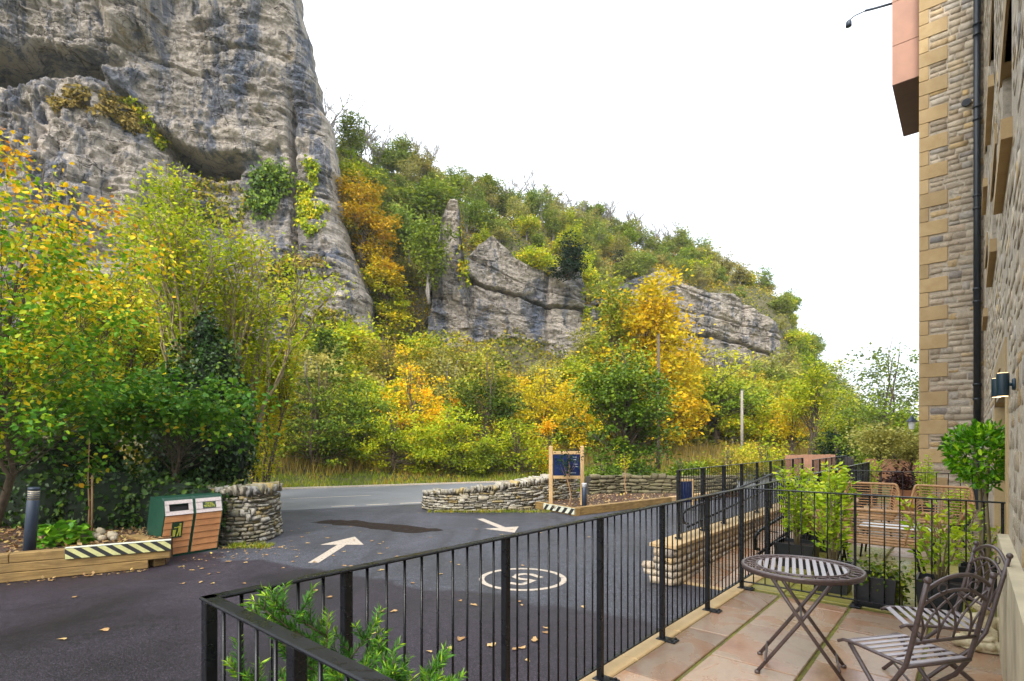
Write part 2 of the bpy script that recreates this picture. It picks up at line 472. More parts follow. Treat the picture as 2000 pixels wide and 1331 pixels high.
    M['cladding'] = simple('cladding', (0.40, 0.205, 0.135), 0.6, var=0.10, scale=2.5)
    M['soffit'] = simple('soffit', (0.19, 0.105, 0.085), 0.7, var=0.10, scale=2)
    # metals and paints
    m, t, b, o = new_mat('black_steel')
    v = coords(t, kind='World')
    n = noise(t, v, 30, 4, 0.6); n2 = noise(t, v, 7, 3, 0.5)
    lk(t, ramp(t, n, [(0.3, (0.005, 0.0055, 0.007)), (0.7, (0.010, 0.011, 0.014))]), b.inputs['Base Color'])
    lk(t, ramp(t, n2, [(0.44, 0.42), (0.52, 0.22), (0.6, 0.36)]), b.inputs['Roughness'])
    b.inputs['Specular IOR Level'].default_value = 0.32
    bump(t, b, n2, 0.05, 0.01)
    M['steel'] = m
    M['bollard'] = simple('bollard_paint', (0.028, 0.042, 0.068), 0.45, var=0.1, scale=25)
    M['lens'] = simple('frosted_lens', (0.34, 0.30, 0.22), 0.25, var=0.15, scale=40)
    M['white_lens'] = simple('pale_lens', (0.66, 0.68, 0.70), 0.3)
    M['bin_green'] = simple('bin_green', (0.007, 0.055, 0.032), 0.4, var=0.15, scale=8)
    M['sign_green'] = simple('sign_green', (0.012, 0.04, 0.018), 0.45)
    M['yellow_print'] = simple('yellow_print', (0.42, 0.42, 0.05), 0.5, var=0.25, scale=40)
    M['dark'] = simple('dark_void', (0.006, 0.006, 0.006), 0.9)
    M['haz_yellow'] = simple('hazard_cream', (0.56, 0.55, 0.24), 0.55, var=0.14, scale=20)
    M['haz_white'] = simple('hazard_white', (0.60, 0.62, 0.50), 0.55, var=0.14, scale=20)
    M['haz_black'] = simple('hazard_black', (0.022, 0.022, 0.024), 0.5)
    M['navy'] = simple('navy_panel', (0.004, 0.016, 0.075), 0.3, var=0.1, scale=4)
    M['pale_print'] = simple('pale_print', (0.45, 0.5, 0.55), 0.5)
    M['bistro'] = simple('bistro_metal', (0.085, 0.060, 0.058), 0.36, var=0.25, scale=60, spec=0.6)
    M['bistro_slat'] = simple('bistro_slat', (0.30, 0.265, 0.285), 0.30, var=0.14, scale=25, spec=0.6)
    M['wicker'] = simple('wicker', (0.43, 0.235, 0.10), 0.5, var=0.3, scale=40)
    M['white_top'] = simple('white_top', (0.72, 0.74, 0.76), 0.25, var=0.03)
    M['planter'] = simple('planter_black', (0.014, 0.017, 0.021), 0.4, var=0.2, scale=15)
    M['rust'] = simple('rusted_planter', (0.24, 0.10, 0.045), 0.7, var=0.3, scale=6)
    M['terracotta'] = simple('terracotta', (0.30, 0.11, 0.06), 0.75, var=0.2, scale=8)
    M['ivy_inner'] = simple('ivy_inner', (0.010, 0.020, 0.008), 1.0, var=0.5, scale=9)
    M['soil'] = simple('soil', (0.035, 0.024, 0.016), 1.0, var=0.4, scale=30, bmp=0.6)
    M['pipe'] = simple('pipe_paint', (0.018, 0.024, 0.032), 0.35, var=0.15, scale=10)
    M['lamp_body'] = simple('lamp_paint', (0.012, 0.036, 0.055), 0.4, var=0.1)
    M['lamp_glow'] = simple('lamp_glow', (0.9, 0.75, 0.5), 0.4, emit=((1.0, 0.66, 0.32), 2.2))
    M['glass'] = simple('window_glass', (0.05, 0.06, 0.07), 0.06, spec=0.8, var=0.05)
    M['cream_paint'] = simple('cream_paint', (0.62, 0.56, 0.44), 0.55, var=0.05)
    M['dark_boards'] = simple('dark_boards', (0.030, 0.030, 0.036), 0.5, var=0.25, scale=6)
    M['bark'] = simple('bark', (0.10, 0.075, 0.05), 0.95, var=0.45, scale=9, bmp=0.7)
    M['pale_bark'] = simple('pale_bark', (0.24, 0.19, 0.10), 0.9, var=0.35, scale=9, bmp=0.5)
    M['grey_bark'] = simple('grey_bark', (0.22, 0.20, 0.18), 0.95, var=0.3, scale=6)
    M['stake'] = simple('stake', (0.36, 0.20, 0.10), 0.8, var=0.2)
    m, t, b, o = new_mat('statue_stone')
    v = coords(t)
    n = noise(t, v, 12, 6, 0.7); n2 = noise(t, v, 50, 4, 0.7)
    lk(t, mix(t, 1.0, ramp(t, n, [(0.3, (0.36, 0.30, 0.17)), (0.6, (0.52, 0.45, 0.29))]), ramp(t, n2, [(0.3, 0.85), (0.7, 1.1)]), 'MULTIPLY'), b.inputs['Base Color'])
    b.inputs['Roughness'].default_value = 0.9; bump(t, b, n2, 0.3, 0.006)
    M['statue'] = m
    # leaves (position in the ramp = the leaf's own random number)
    M['l_hazel'] = leaf_mat('leaf_hazel', [(0.0, (0.040, 0.13, 0.018)), (0.36, (0.10, 0.24, 0.022)), (0.52, (0.26, 0.36, 0.025)), (0.66, (0.52, 0.43, 0.025)), (0.85, (0.62, 0.36, 0.018)), (1.0, (0.50, 0.20, 0.02))], 0.3, 0.45, 0.4)
    M['l_hazel_low'] = leaf_mat('leaf_hazel_low', [(0.0, (0.025, 0.085, 0.014)), (0.5, (0.06, 0.17, 0.02)), (0.8, (0.16, 0.28, 0.028)), (0.93, (0.46, 0.36, 0.03)), (1.0, (0.5, 0.25, 0.02))], 0.3, 0.45, 0.35)
    M['l_willow'] = leaf_mat('leaf_willow', [(0.0, (0.11, 0.19, 0.015)), (0.4, (0.25, 0.32, 0.02)), (0.75, (0.40, 0.42, 0.025)), (1.0, (0.50, 0.36, 0.03))], 0.2, 0.5, 0.4)
    M['l_ivy'] = leaf_mat('leaf_ivy', [(0.0, (0.008, 0.024, 0.008)), (0.5, (0.020, 0.052, 0.012)), (0.82, (0.05, 0.10, 0.018)), (1.0, (0.14, 0.19, 0.03))], 0.5, 0.32, 0.12)
    M['l_ivy_bright'] = leaf_mat('leaf_ivy_bright', [(0.0, (0.035, 0.078, 0.012)), (0.5, (0.105, 0.165, 0.016)), (0.85, (0.21, 0.27, 0.02)), (1.0, (0.31, 0.36, 0.03))], 0.35, 0.4, 0.25)
    M['l_dark'] = leaf_mat('leaf_dark_green', [(0.0, (0.020, 0.045, 0.010)), (0.5, (0.060, 0.105, 0.014)), (0.8, (0.16, 0.20, 0.02)), (1.0, (0.33, 0.30, 0.03))], 0.25, 0.5, 0.3)
    M['l_ygreen'] = leaf_mat('leaf_yellow_green', [(0.0, (0.08, 0.14, 0.012)), (0.4, (0.22, 0.28, 0.018)), (0.7, (0.42, 0.40, 0.022)), (1.0, (0.58, 0.36, 0.02))], 0.2, 0.5, 0.4)
    M['l_yellow'] = leaf_mat('leaf_yellow', [(0.0, (0.24, 0.24, 0.016)), (0.4, (0.46, 0.38, 0.018)), (0.75, (0.62, 0.40, 0.018)), (1.0, (0.60, 0.26, 0.018))], 0.2, 0.5, 0.4)
    M['l_orange'] = leaf_mat('leaf_orange', [(0.0, (0.34, 0.29, 0.02)), (0.35, (0.54, 0.37, 0.018)), (0.75, (0.60, 0.31, 0.018)), (1.0, (0.55, 0.20, 0.018))], 0.2, 0.5, 0.4)
    M['l_golden'] = leaf_mat('leaf_golden_olive', [(0.0, (0.13, 0.14, 0.014)), (0.4, (0.32, 0.24, 0.016)), (0.8, (0.46, 0.25, 0.016)), (1.0, (0.42, 0.36, 0.03))], 0.2, 0.5, 0.35)
    M['l_green'] = leaf_mat('leaf_green', [(0.0, (0.055, 0.095, 0.014)), (0.5, (0.12, 0.175, 0.02)), (0.85, (0.23, 0.26, 0.03)), (1.0, (0.36, 0.33, 0.04))], 0.2, 0.5, 0.35, 0.012)
    M['l_hill'] = leaf_mat('leaf_hill', [(0.0, (0.07, 0.11, 0.03)), (0.4, (0.13, 0.18, 0.04)), (0.75, (0.20, 0.24, 0.06)), (1.0, (0.28, 0.25, 0.09))], 0.15, 0.6, 0.35, 0.012)
    M['l_hill_tan'] = leaf_mat('leaf_hill_tan', [(0.0, (0.13, 0.14, 0.05)), (0.5, (0.22, 0.21, 0.08)), (0.8, (0.30, 0.26, 0.11)), (1.0, (0.34, 0.24, 0.09))], 0.15, 0.6, 0.35, 0.012)
    M['l_scrub'] = leaf_mat('leaf_scrub', [(0.0, (0.05, 0.08, 0.015)), (0.25, (0.15, 0.17, 0.02)), (0.5, (0.32, 0.28, 0.03)), (0.68, (0.30, 0.22, 0.08)), (0.85, (0.45, 0.30, 0.03)), (1.0, (0.46, 0.19, 0.025))], 0.15, 0.6, 0.35)
    M['l_conifer'] = leaf_mat('leaf_conifer', [(0.0, (0.004, 0.014, 0.010)), (0.6, (0.010, 0.028, 0.018)), (1.0, (0.024, 0.050, 0.026))], 0.2, 0.5, 0.15)
    M['l_grey'] = leaf_mat('leaf_grey_poplar', [(0.0, (0.05, 0.08, 0.025)), (0.5, (0.10, 0.14, 0.045)), (0.9, (0.17, 0.20, 0.07)), (1.0, (0.34, 0.33, 0.05))], 0.3, 0.45, 0.3)
    M['l_varieg'] = leaf_mat('leaf_variegated', [(0.0, (0.14, 0.16, 0.05)), (0.5, (0.36, 0.34, 0.14)), (1.0, (0.58, 0.54, 0.28))], 0.3, 0.4, 0.3)
    M['l_laurel'] = leaf_mat('leaf_laurel', [(0.0, (0.14, 0.26, 0.02)), (0.5, (0.32, 0.46, 0.03)), (0.9, (0.50, 0.58, 0.06)), (1.0, (0.56, 0.34, 0.05))], 0.4, 0.35, 0.35)
    M['l_bay'] = leaf_mat('leaf_bay', [(0.0, (0.03, 0.11, 0.008)), (0.5, (0.085, 0.25, 0.014)), (0.85, (0.19, 0.40, 0.022)), (1.0, (0.34, 0.50, 0.03))], 0.5, 0.3, 0.25)
    M['l_herb'] = leaf_mat('leaf_herb', [(0.0, (0.05, 0.16, 0.02)), (0.6, (0.12, 0.28, 0.025)), (1.0, (0.24, 0.38, 0.04))], 0.3, 0.4, 0.3)
    M['l_yew'] = leaf_mat('needle_yew', [(0.0, (0.015, 0.06, 0.016)), (0.5, (0.045, 0.14, 0.025)), (0.8, (0.10, 0.22, 0.025)), (1.0, (0.28, 0.40, 0.035))], 0.35, 0.4, 0.25)
    M['l_maroon'] = leaf_mat('leaf_maroon', [(0.0, (0.02, 0.010, 0.016)), (1.0, (0.07, 0.025, 0.035))], 0.3, 0.4, 0.2)
    M['l_blade'] = leaf_mat('grass_blade', [(0.0, (0.08, 0.13, 0.015)), (0.5, (0.17, 0.22, 0.02)), (0.8, (0.30, 0.27, 0.05)), (1.0, (0.36, 0.20, 0.05))], 0.15, 0.6, 0.35)
    M['l_straw'] = leaf_mat('dry_grass', [(0.0, (0.12, 0.10, 0.035)), (0.5, (0.24, 0.17, 0.07)), (0.9, (0.36, 0.26, 0.12)), (1.0, (0.14, 0.17, 0.03))], 0.15, 0.6, 0.3)
    M['l_fallen'] = leaf_mat('fallen_leaf', [(0.0, (0.20, 0.105, 0.075)), (0.45, (0.31, 0.20, 0.16)), (0.85, (0.36, 0.25, 0.20)), (1.0, (0.42, 0.33, 0.12))], 0.25, 0.5, 0.1)
mk_materials()

# ------------------------------------------------------------------ building helpers
def tag(o, label=None, cat=None, group=None, kind=None):
    if label: o['label'] = label
    if cat: o['category'] = cat
    if group: o['group'] = group
    if kind: o['kind'] = kind
    return o
def empty(name, loc, rz=0.0, label=None, cat=None, group=None):
    o = bpy.data.objects.new(name, None)
    o.empty_display_size = 0.1
    o.location = loc
    o.rotation_euler = (0, 0, rz)
    COL.objects.link(o)
    return tag(o, label, cat, group)
def link(name, me, parent=None, loc=(0, 0, 0), rot=(0, 0, 0), scale=(1, 1, 1)):
    o = bpy.data.objects.new(name, me)
    o.location = loc; o.rotation_euler = rot; o.scale = scale
    if parent is not None:
        o.parent = parent
    COL.objects.link(o)
    return o
def copy_tree(o, parent=None):
    c = o.copy()
    COL.objects.link(c)
    if parent is not None:
        c.parent = parent
    for ch in list(o.children):
        copy_tree(ch, c)
    return c
def np_mesh(name, V, Fq, mat, smooth=False, rnd=None):
    """quads (or tris) from arrays"""
    V = np.asarray(V, np.float32); Fq = np.asarray(Fq, np.int32)
    me = bpy.data.meshes.new(name)
    k = Fq.shape[1]
    me.vertices.add(len(V)); me.vertices.foreach_set('co', V.ravel())
    me.loops.add(Fq.size); me.loops.foreach_set('vertex_index', Fq.ravel())
    me.polygons.add(len(Fq))
    me.polygons.foreach_set('loop_start', np.arange(0, Fq.size, k, dtype=np.int32))
    me.polygons.foreach_set('loop_total', np.full(len(Fq), k, np.int32))
    if smooth:
        me.polygons.foreach_set('use_smooth', np.ones(len(Fq), bool))
    me.update(calc_edges=True)
    if rnd is not None:
        a = me.attributes.new('rnd', 'FLOAT', 'FACE')
        a.data.foreach_set('value', np.asarray(rnd, np.float32))
    me.materials.append(mat)
    return me
class MB:
    def __init__(s):
        s.v = []; s.f = []
    def add(s, vs, fs):
        o = len(s.v)
        s.v.extend([tuple(x) for x in vs])
        s.f.extend([tuple(i + o for i in f) for f in fs])
        return s
    def box(s, c, size, rot=None, ch=0.0):
        """box; ch > 0 gives it chamfered edges"""
        x, y, z = [d / 2 for d in size]
        if ch <= 0:
            vs = [Vector((a * x, b * y, d * z)) for a in (-1, 1) for b in (-1, 1) for d in (-1, 1)]
            fs = [(0, 1, 3, 2), (4, 6, 7, 5), (0, 4, 5, 1), (2, 3, 7, 6), (0, 2, 6, 4), (1, 5, 7, 3)]
        else:
            ch = min(ch, x * 0.9, y * 0.9, z * 0.9)
            vs = []; idx = {}
            for a in (-1, 1):
                for b in (-1, 1):
                    for d in (-1, 1):
                        idx[(a, b, d)] = len(vs)
                        vs += [Vector((a * x, b * (y - ch), d * (z - ch))), Vector((a * (x - ch), b * y, d * (z - ch))), Vector((a * (x - ch), b * (y - ch), d * z))]
            I = lambda a, b, d, k: idx[(a, b, d)] + k
            fs = []
            for a in (-1, 1):
                q = [I(a, -1, -1, 0), I(a, 1, -1, 0), I(a, 1, 1, 0), I(a, -1, 1, 0)]; fs.append(q if a > 0 else q[::-1])
                q = [I(-1, a, -1, 1), I(-1, a, 1, 1), I(1, a, 1, 1), I(1, a, -1, 1)]; fs.append(q if a > 0 else q[::-1])
                q = [I(-1, -1, a, 2), I(1, -1, a, 2), I(1, 1, a, 2), I(-1, 1, a, 2)]; fs.append(q if a > 0 else q[::-1])
            for a in (-1, 1):
                for b in (-1, 1):
                    fs.append([I(a, b, -1, 0), I(a, b, 1, 0), I(a, b, 1, 1), I(a, b, -1, 1)])
                    fs.append([I(a, -1, b, 0), I(a, 1, b, 0), I(a, 1, b, 2), I(a, -1, b, 2)])
                    fs.append([I(-1, a, b, 1), I(1, a, b, 1), I(1, a, b, 2), I(-1, a, b, 2)])
            for a in (-1, 1):
                for b in (-1, 1):
                    for d in (-1, 1):
                        fs.append([I(a, b, d, 0), I(a, b, d, 1), I(a, b, d, 2)])
        if rot is not None:
            vs = [rot @ v for v in vs]
        c = Vector(c)
        return s.add([v + c for v in vs], fs)
    def tube(s, pts, r, n=8, cap=True, closed=False):
        pts = [Vector(p) for p in pts]
        m = len(pts)
        rs = r if isinstance(r, (list, tuple)) else [r] * m
        up = Vector((0, 0, 1)); base = len(s.v)
        prev = None
        for i, p in enumerate(pts):
            if closed:
                d = pts[(i + 1) % m] - pts[i - 1]
            else:
                d = pts[min(i + 1, m - 1)] - pts[max(i - 1, 0)]
            d = d.normalized() if d.length > 1e-9 else Vector((0, 0, 1))
            if prev is None:
                a = d.cross(up)
                if a.length < 1e-3: a = d.cross(Vector((1, 0, 0)))
            else:
                a = prev - d * prev.dot(d)
                if a.length < 1e-4: a = d.cross(up)
            a.normalize(); prev = a
            b = d.cross(a)
            for k in range(n):
                an = 2 * pi * k / n
                s.v.append(tuple(p + (a * cos(an) + b * sin(an)) * rs[i]))
        for i in range(m if closed else m - 1):
            for k in range(n):
                j = (i + 1) % m
                s.f.append((base + i * n + k, base + i * n + (k + 1) % n, base + j * n + (k + 1) % n, base + j * n + k))
        if cap and not closed:
            s.f.append(tuple(base + k for k in range(n))[::-1])
            s.f.append(tuple(base + (m - 1) * n + k for k in range(n)))
        return s
    def lathe(s, prof, n=16, c=(0, 0, 0)):
        base = len(s.v)
        for (r, z) in prof:
            for k in range(n):
                a = 2 * pi * k / n
                s.v.append((c[0] + r * cos(a), c[1] + r * sin(a), c[2] + z))
        for i in range(len(prof) - 1):
            for k in range(n):
                s.f.append((base + i * n + k, base + i * n + (k + 1) % n, base + (i + 1) * n + (k + 1) % n, base + (i + 1) * n + k))
        s.f.append(tuple(base + k for k in range(n))[::-1])
        s.f.append(tuple(base + (len(prof) - 1) * n + k for k in range(n)))
        return s
    def prism(s, poly, z0, z1):
        n = len(poly)
        vs = [(p[0], p[1], z0) for p in poly] + [(p[0], p[1], z1) for p in poly]
        fs = [tuple(range(n))[::-1], tuple(range(n, 2 * n))] + [(i, (i + 1) % n, n + (i + 1) % n, n + i) for i in range(n)]
        return s.add(vs, fs)
    def mesh(s, name, mat, smooth=False):
        me = bpy.data.meshes.new(name)
        me.from_pydata(s.v, [], s.f)
        me.validate(); me.update()
        bm = bmesh.new(); bm.from_mesh(me)
        bmesh.ops.recalc_face_normals(bm, faces=bm.faces)
        bm.to_mesh(me); bm.free()
        if smooth:
            me.polygons.foreach_set('use_smooth', [True] * len(me.polygons))
        me.materials.append(mat)
        return me
    def build(s, name, mat, parent=None, smooth=False, origin=None):
        if origin is not None:
            s.v = [(v[0] - origin[0], v[1] - origin[1], v[2] - origin[2]) for v in s.v]
        return link(name, s.mesh(name, mat, smooth), parent)

# ------------------------------------------------------------------ leaves and trees
def _unit(a):
    return a / np.maximum(1e-9, np.linalg.norm(a, axis=1, keepdims=True))
def leaf_arrays(pos, tdir, ndir, L, W, fine=False):
    """kite leaves (4 corners), or folded six-corner leaves when they stand near"""
    t = _unit(tdir)
    b = _unit(np.cross(t, ndir)); n = np.cross(b, t)
    L = np.asarray(L)[:, None]; W = np.asarray(W)[:, None]
    N = len(pos)
    if not fine:
        v = np.stack([pos, pos + t * L * .45 + b * W * .5 + n * L * .08, pos + t * L, pos + t * L * .45 - b * W * .5 + n * L * .08], 1)
        f = np.arange(N * 4).reshape(N, 4)
        return v.reshape(-1, 3), f, 1
    up = n * L * .10
    v = np.stack([pos, pos + t * L * .28 + b * W * .46 + up, pos + t * L * .66 + b * W * .40 + up * .6 , pos + t * L - n * L * .10,
                  pos + t * L * .66 - b * W * .40 + up * .6, pos + t * L * .28 - b * W * .46 + up], 1)
    i = np.arange(N)[:, None] * 6
    f = np.concatenate([i + np.array([[0, 1, 2, 3]]), i + np.array([[0, 3, 4, 5]])], 1).reshape(-1, 4)
    return v.reshape(-1, 3), f, 2
def leaves(name, mat, pos, rng, size, asp=0.6, rnd=None, up=0.5, tdir=None, fine=False, droop=0.0, parent=None, loc=(0, 0, 0)):
    N = len(pos)
    if tdir is None:
        tdir = rng.normal(size=(N, 3))
        tdir[:, 2] = tdir[:, 2] * 0.6 - droop
    ndir = rng.normal(size=(N, 3)) * (1 - up) + np.array([0, 0, 1.0]) * up
    L = size * rng.uniform(.65, 1.3, N)
    v, f, k = leaf_arrays(pos, tdir, ndir, L, L * asp, fine)
    if rnd is None:
        rnd = rng.uniform(0, 1, N)
    me = np_mesh(name, v, f, mat, False, np.repeat(np.clip(rnd, 0, 1), k))
    return link(name, me, parent, loc)
def clump_tree(name, label, base, seed, H, tr, blobs, nclump, nleaf, lsize, crad, mat, asp=0.6, flat=0.75, bark='bark',
               cat='tree', group=None, stems=1, up=0.45, droop=0.1, fine=False, bias=0.0, spread=0.35, shell=0.42, limb=True,
               stem_lean=0.25, rtop=None, trunk_name='trunk', crown_name='crown', limb_r=1.0):
    """blobs: (x, y, z, rx, ry, rz) in metres from the tree's foot"""
    rng = np.random.default_rng(seed)
    root = empty(name, base, 0, label, cat, group)
    B = np.array(blobs, float)
    wt = B[:, 3] * B[:, 4] * B[:, 5]; wt = wt ** 0.8; wt /= wt.sum()
    k = rng.choice(len(B), nclump, p=wt)
    d = _unit(rng.normal(size=(nclump, 3)))
    rr = rng.uniform(0, 1, nclump) ** shell
    C = B[k, :3] + d * rr[:, None] * B[k, 3:6] * (1 + 0.18 * rng.normal(size=(nclump, 1)))
    C[:, 2] = np.maximum(C[:, 2], 0.12)
    mb = MB()
    trunks = []
    for s_ in range(stems):
        an = rng.uniform(0, 2 * pi)
        ln = stem_lean * (0.0 if stems == 1 else 1.0) * rng.uniform(.4, 1.2)
        top = Vector((cos(an) * ln * H * .6 + (B[0, 0] * .6 if stems == 1 else 0), sin(an) * ln * H * .6 + (B[0, 1] * .6 if stems == 1 else 0), H * rng.uniform(.86, 1.0) if stems > 1 else H))
        pts = []
        for i in range(7):
            q = i / 6
            w = H * .018 * (q > 0)
            pts.append(Vector((top.x * q ** 1.3 + rng.normal() * w, top.y * q ** 1.3 + rng.normal() * w, top.z * q)))
        pts[0].z = -0.15
        r0 = tr / (1 if stems == 1 else sqrt(stems) * .8)
        mb.tube(pts, [r0 * (1.25 if i == 0 else (1 - .86 * i / 6)) for i in range(7)], 7)
        trunks.append((pts, r0))
    if limb:
        for c in C:
            pts, r0 = trunks[rng.integers(len(trunks))]
            q = min(0.97, max(0.10, (c[2] * rng.uniform(.45, .8)) / H)) * 6
            i = int(q); i = min(i, 5)
            p0 = pts[i].lerp(pts[i + 1], q - i)
            p2 = Vector(c)
            mid = p0.lerp(p2, .55) + Vector((rng.normal() * .05, rng.normal() * .05, -.12)) * (p2 - p0).length
            r = r0 * .30 * (1 - .55 * q / 6) * limb_r
            mb.tube([p0, p0.lerp(mid, .55), mid.lerp(p2, .4), p2], [r, r * .7, r * .45, r * .18], 4, cap=False)
    mb.build(trunk_name, M[bark], root, smooth=True)
    cr = rng.uniform(0, 1, nclump)
    cs = crad * rng.uniform(.55, 1.45, nclump)
    q = rng.integers(0, nclump, nleaf)
    off = rng.normal(size=(nleaf, 3)) * .62
    off[:, 2] *= flat
    pos = C[q] + off * cs[q][:, None]
    pos[:, 2] = np.maximum(pos[:, 2], 0.03)
    r_ = bias + .45 * cr[q] + .55 * rng.uniform(0, 1, nleaf)
    if rtop is not None:
        r_ = r_ + rtop * (pos[:, 2] / H - .5)
    td = off + rng.normal(size=off.shape) * .8
    td[:, 2] = td[:, 2] * .6 - droop
    leaves(crown_name, M[mat], pos, rng, lsize, asp, r_, up, td, fine, parent=root)
    return root

# ------------------------------------------------------------------ ground, car park, road
def grid_sheet(name, fx, nu, nv, mat, smooth=True):
    uu, vv = np.meshgrid(np.linspace(0, 1, nu), np.linspace(0, 1, nv), indexing='ij')
    X, Y, Z = fx(uu, vv)
    V = np.stack([X, Y, Z], -1).reshape(-1, 3)
    i = np.arange(nu * nv).reshape(nu, nv)
    Fq = np.stack([i[:-1, :-1], i[1:, :-1], i[1:, 1:], i[:-1, 1:]], -1).reshape(-1, 4)
    return np_mesh(name, V, Fq, mat, smooth)
o = MB().prism([(-700, -300), (1000, -300), (1000, 900), (-700, 900)], -3.0, G - 0.03).build('ground', M['grass_ground'])
tag(o, kind='structure')
tag(MB().prism([(-30, -12), (12, -12), (30, 30), (-4, 22), (-6.3, 17.6), (-30, 7)], G - 0.02, G).build('car_park', M['tarmac']), kind='structure')
def strip(s0, s1, n0, n1, z0, z1):
    return MB().prism([SN(s0, n0), SN(s1, n0), SN(s1, n1), SN(s0, n1)], z0, z1)
ROAD_N0, ROAD_N1 = 18.4, 26.4
tag(strip(-70, 160, ROAD_N0, ROAD_N1, G - 0.02, G + 0.004).build('road', M['road']), kind='structure')
tag(strip(-70, 160, ROAD_N1, ROAD_N1 + 0.16, G - 0.02, G + 0.07).build('kerb', M['mortar']), kind='structure')
# painted centre line of the road, give-way dashes
mb = MB()
for k in range(-6, 12):
    s0 = 0.2 + k * 6.0
    mb.prism([SN(s0, 22.0), SN(s0 + 3.0, 22.0), SN(s0 + 3.0, 22.11), SN(s0, 22.11)], G + .005, G + .008)
for k in range(-1, 5):
    s0 = 2.6 + k * 1.15
    mb.prism([SN(s0, 18.75), SN(s0 + .75, 18.75), SN(s0 + .75, 18.9), SN(s0, 18.9)], G + .005, G + .008)
tag(mb.build('road_line_marking', M['paint']), kind='structure')
# arrows
def arrow(tail, tip, w=.17, hw=.42, hl=.95):
    a = Vector(tail); b = Vector(tip); d = (b - a).normalized(); p = Vector((-d.y, d.x, 0)); n = b - d * hl
    poly = [a - p * w / 2, n - p * w / 2, n - p * hw, b, n + p * hw, n + p * w / 2, a + p * w / 2]
    mb = MB(); mb.prism([(q.x, q.y) for q in poly], G + .003, G + .006)
    return tag(mb.build('arrow_marking', M['paint']), kind='structure')
arrow(GP(612, 1100), GP(693, 1049), .19, .46, .95)
arrow(GP(938, 1014), GP(1005, 1041), .19, .46, .8)
# speed roundel: ring and numeral, read from the road side
c = GP(1021, 1131)
mb = MB(); NN = 56; r1, r0 = .70, .615
vs = []
for z in (G + .003, G + .006):
    for rr in (r0, r1):
        vs += [(c.x + rr * cos(2 * pi * k / NN), c.y + rr * sin(2 * pi * k / NN), z) for k in range(NN)]
fs = []
for k in range(NN):
    j = (k + 1) % NN
    fs += [(2 * NN + k, 2 * NN + j, 3 * NN + j, 3 * NN + k), (NN + k, NN + j, 3 * NN + j, 3 * NN + k), (k, j, 2 * NN + j, 2 * NN + k)]
mb.add(vs, fs)
ring = tag(mb.build('speed_roundel_marking', M['paint']), kind='structure')
def text_mesh(body, size, mat, depth=0.001, bold=0.0):
    cu = bpy.data.curves.new('lettering', 'FONT')
    cu.body = body; cu.size = size; cu.extrude = depth; cu.align_x = 'CENTER'; cu.align_y = 'CENTER'; cu.offset = bold
    ob = bpy.data.objects.new('lettering', cu)
    COL.objects.link(ob)
    dg = bpy.context.evaluated_depsgraph_get()
    me = bpy.data.meshes.new_from_object(ob.evaluated_get(dg))
    bpy.data.objects.remove(ob)
    me.materials.clear(); me.materials.append(mat)
    return me
npts = [GP(*q) for q in ((996.0, 1139.2), (1010, 1141.8), (1020, 1142.4), (1031, 1138.6), (1042, 1134.6), (1028, 1132.8), (1013.5, 1131.2), (1005.5, 1127.6), (1011, 1123.4), (1024, 1122.0), (1038, 1122.8), (1057.5, 1129.2))]
vs = []
for i, q in enumerate(npts):
    d_ = (npts[min(i + 1, len(npts) - 1)] - npts[max(i - 1, 0)]).normalized(); s_ = Vector((-d_.y, d_.x, 0)) * .048
    vs += [(q + s_)[:2] + (G + .003,), (q - s_)[:2] + (G + .003,), (q + s_)[:2] + (G + .0065,), (q - s_)[:2] + (G + .0065,)]
fs = []
for i in range(len(npts) - 1):
    o_, p_ = i * 4, i * 4 + 4
    fs += [(o_ + 2, o_ + 3, p_ + 3, p_ + 2), (o_, p_, p_ + 1, o_ + 1), (o_, o_ + 2, p_ + 2, p_), (o_ + 1, p_ + 1, p_ + 3, o_ + 3)]
MB().add(vs, fs).build('numeral', M['paint'], ring)
# silted patch in the entrance
pp = [(606, 1021), (645, 1016), (690, 1017), (760, 1023), (826, 1031), (868, 1036), (838, 1039), (800, 1042), (742, 1034), (690, 1028), (642, 1025)]
fine = []
for i in range(len(pp)):
    a, b = GP(*pp[i]), GP(*pp[(i + 1) % len(pp)])
    for k in range(4):
        q = a.lerp(b, k / 4)
        fine.append((q.x + R.uniform(-.06, .06), q.y + R.uniform(-.08, .08)))
tag(MB().prism(fine, G + .001, G + .004).build('worn_patch', M['silt']), kind='structure')

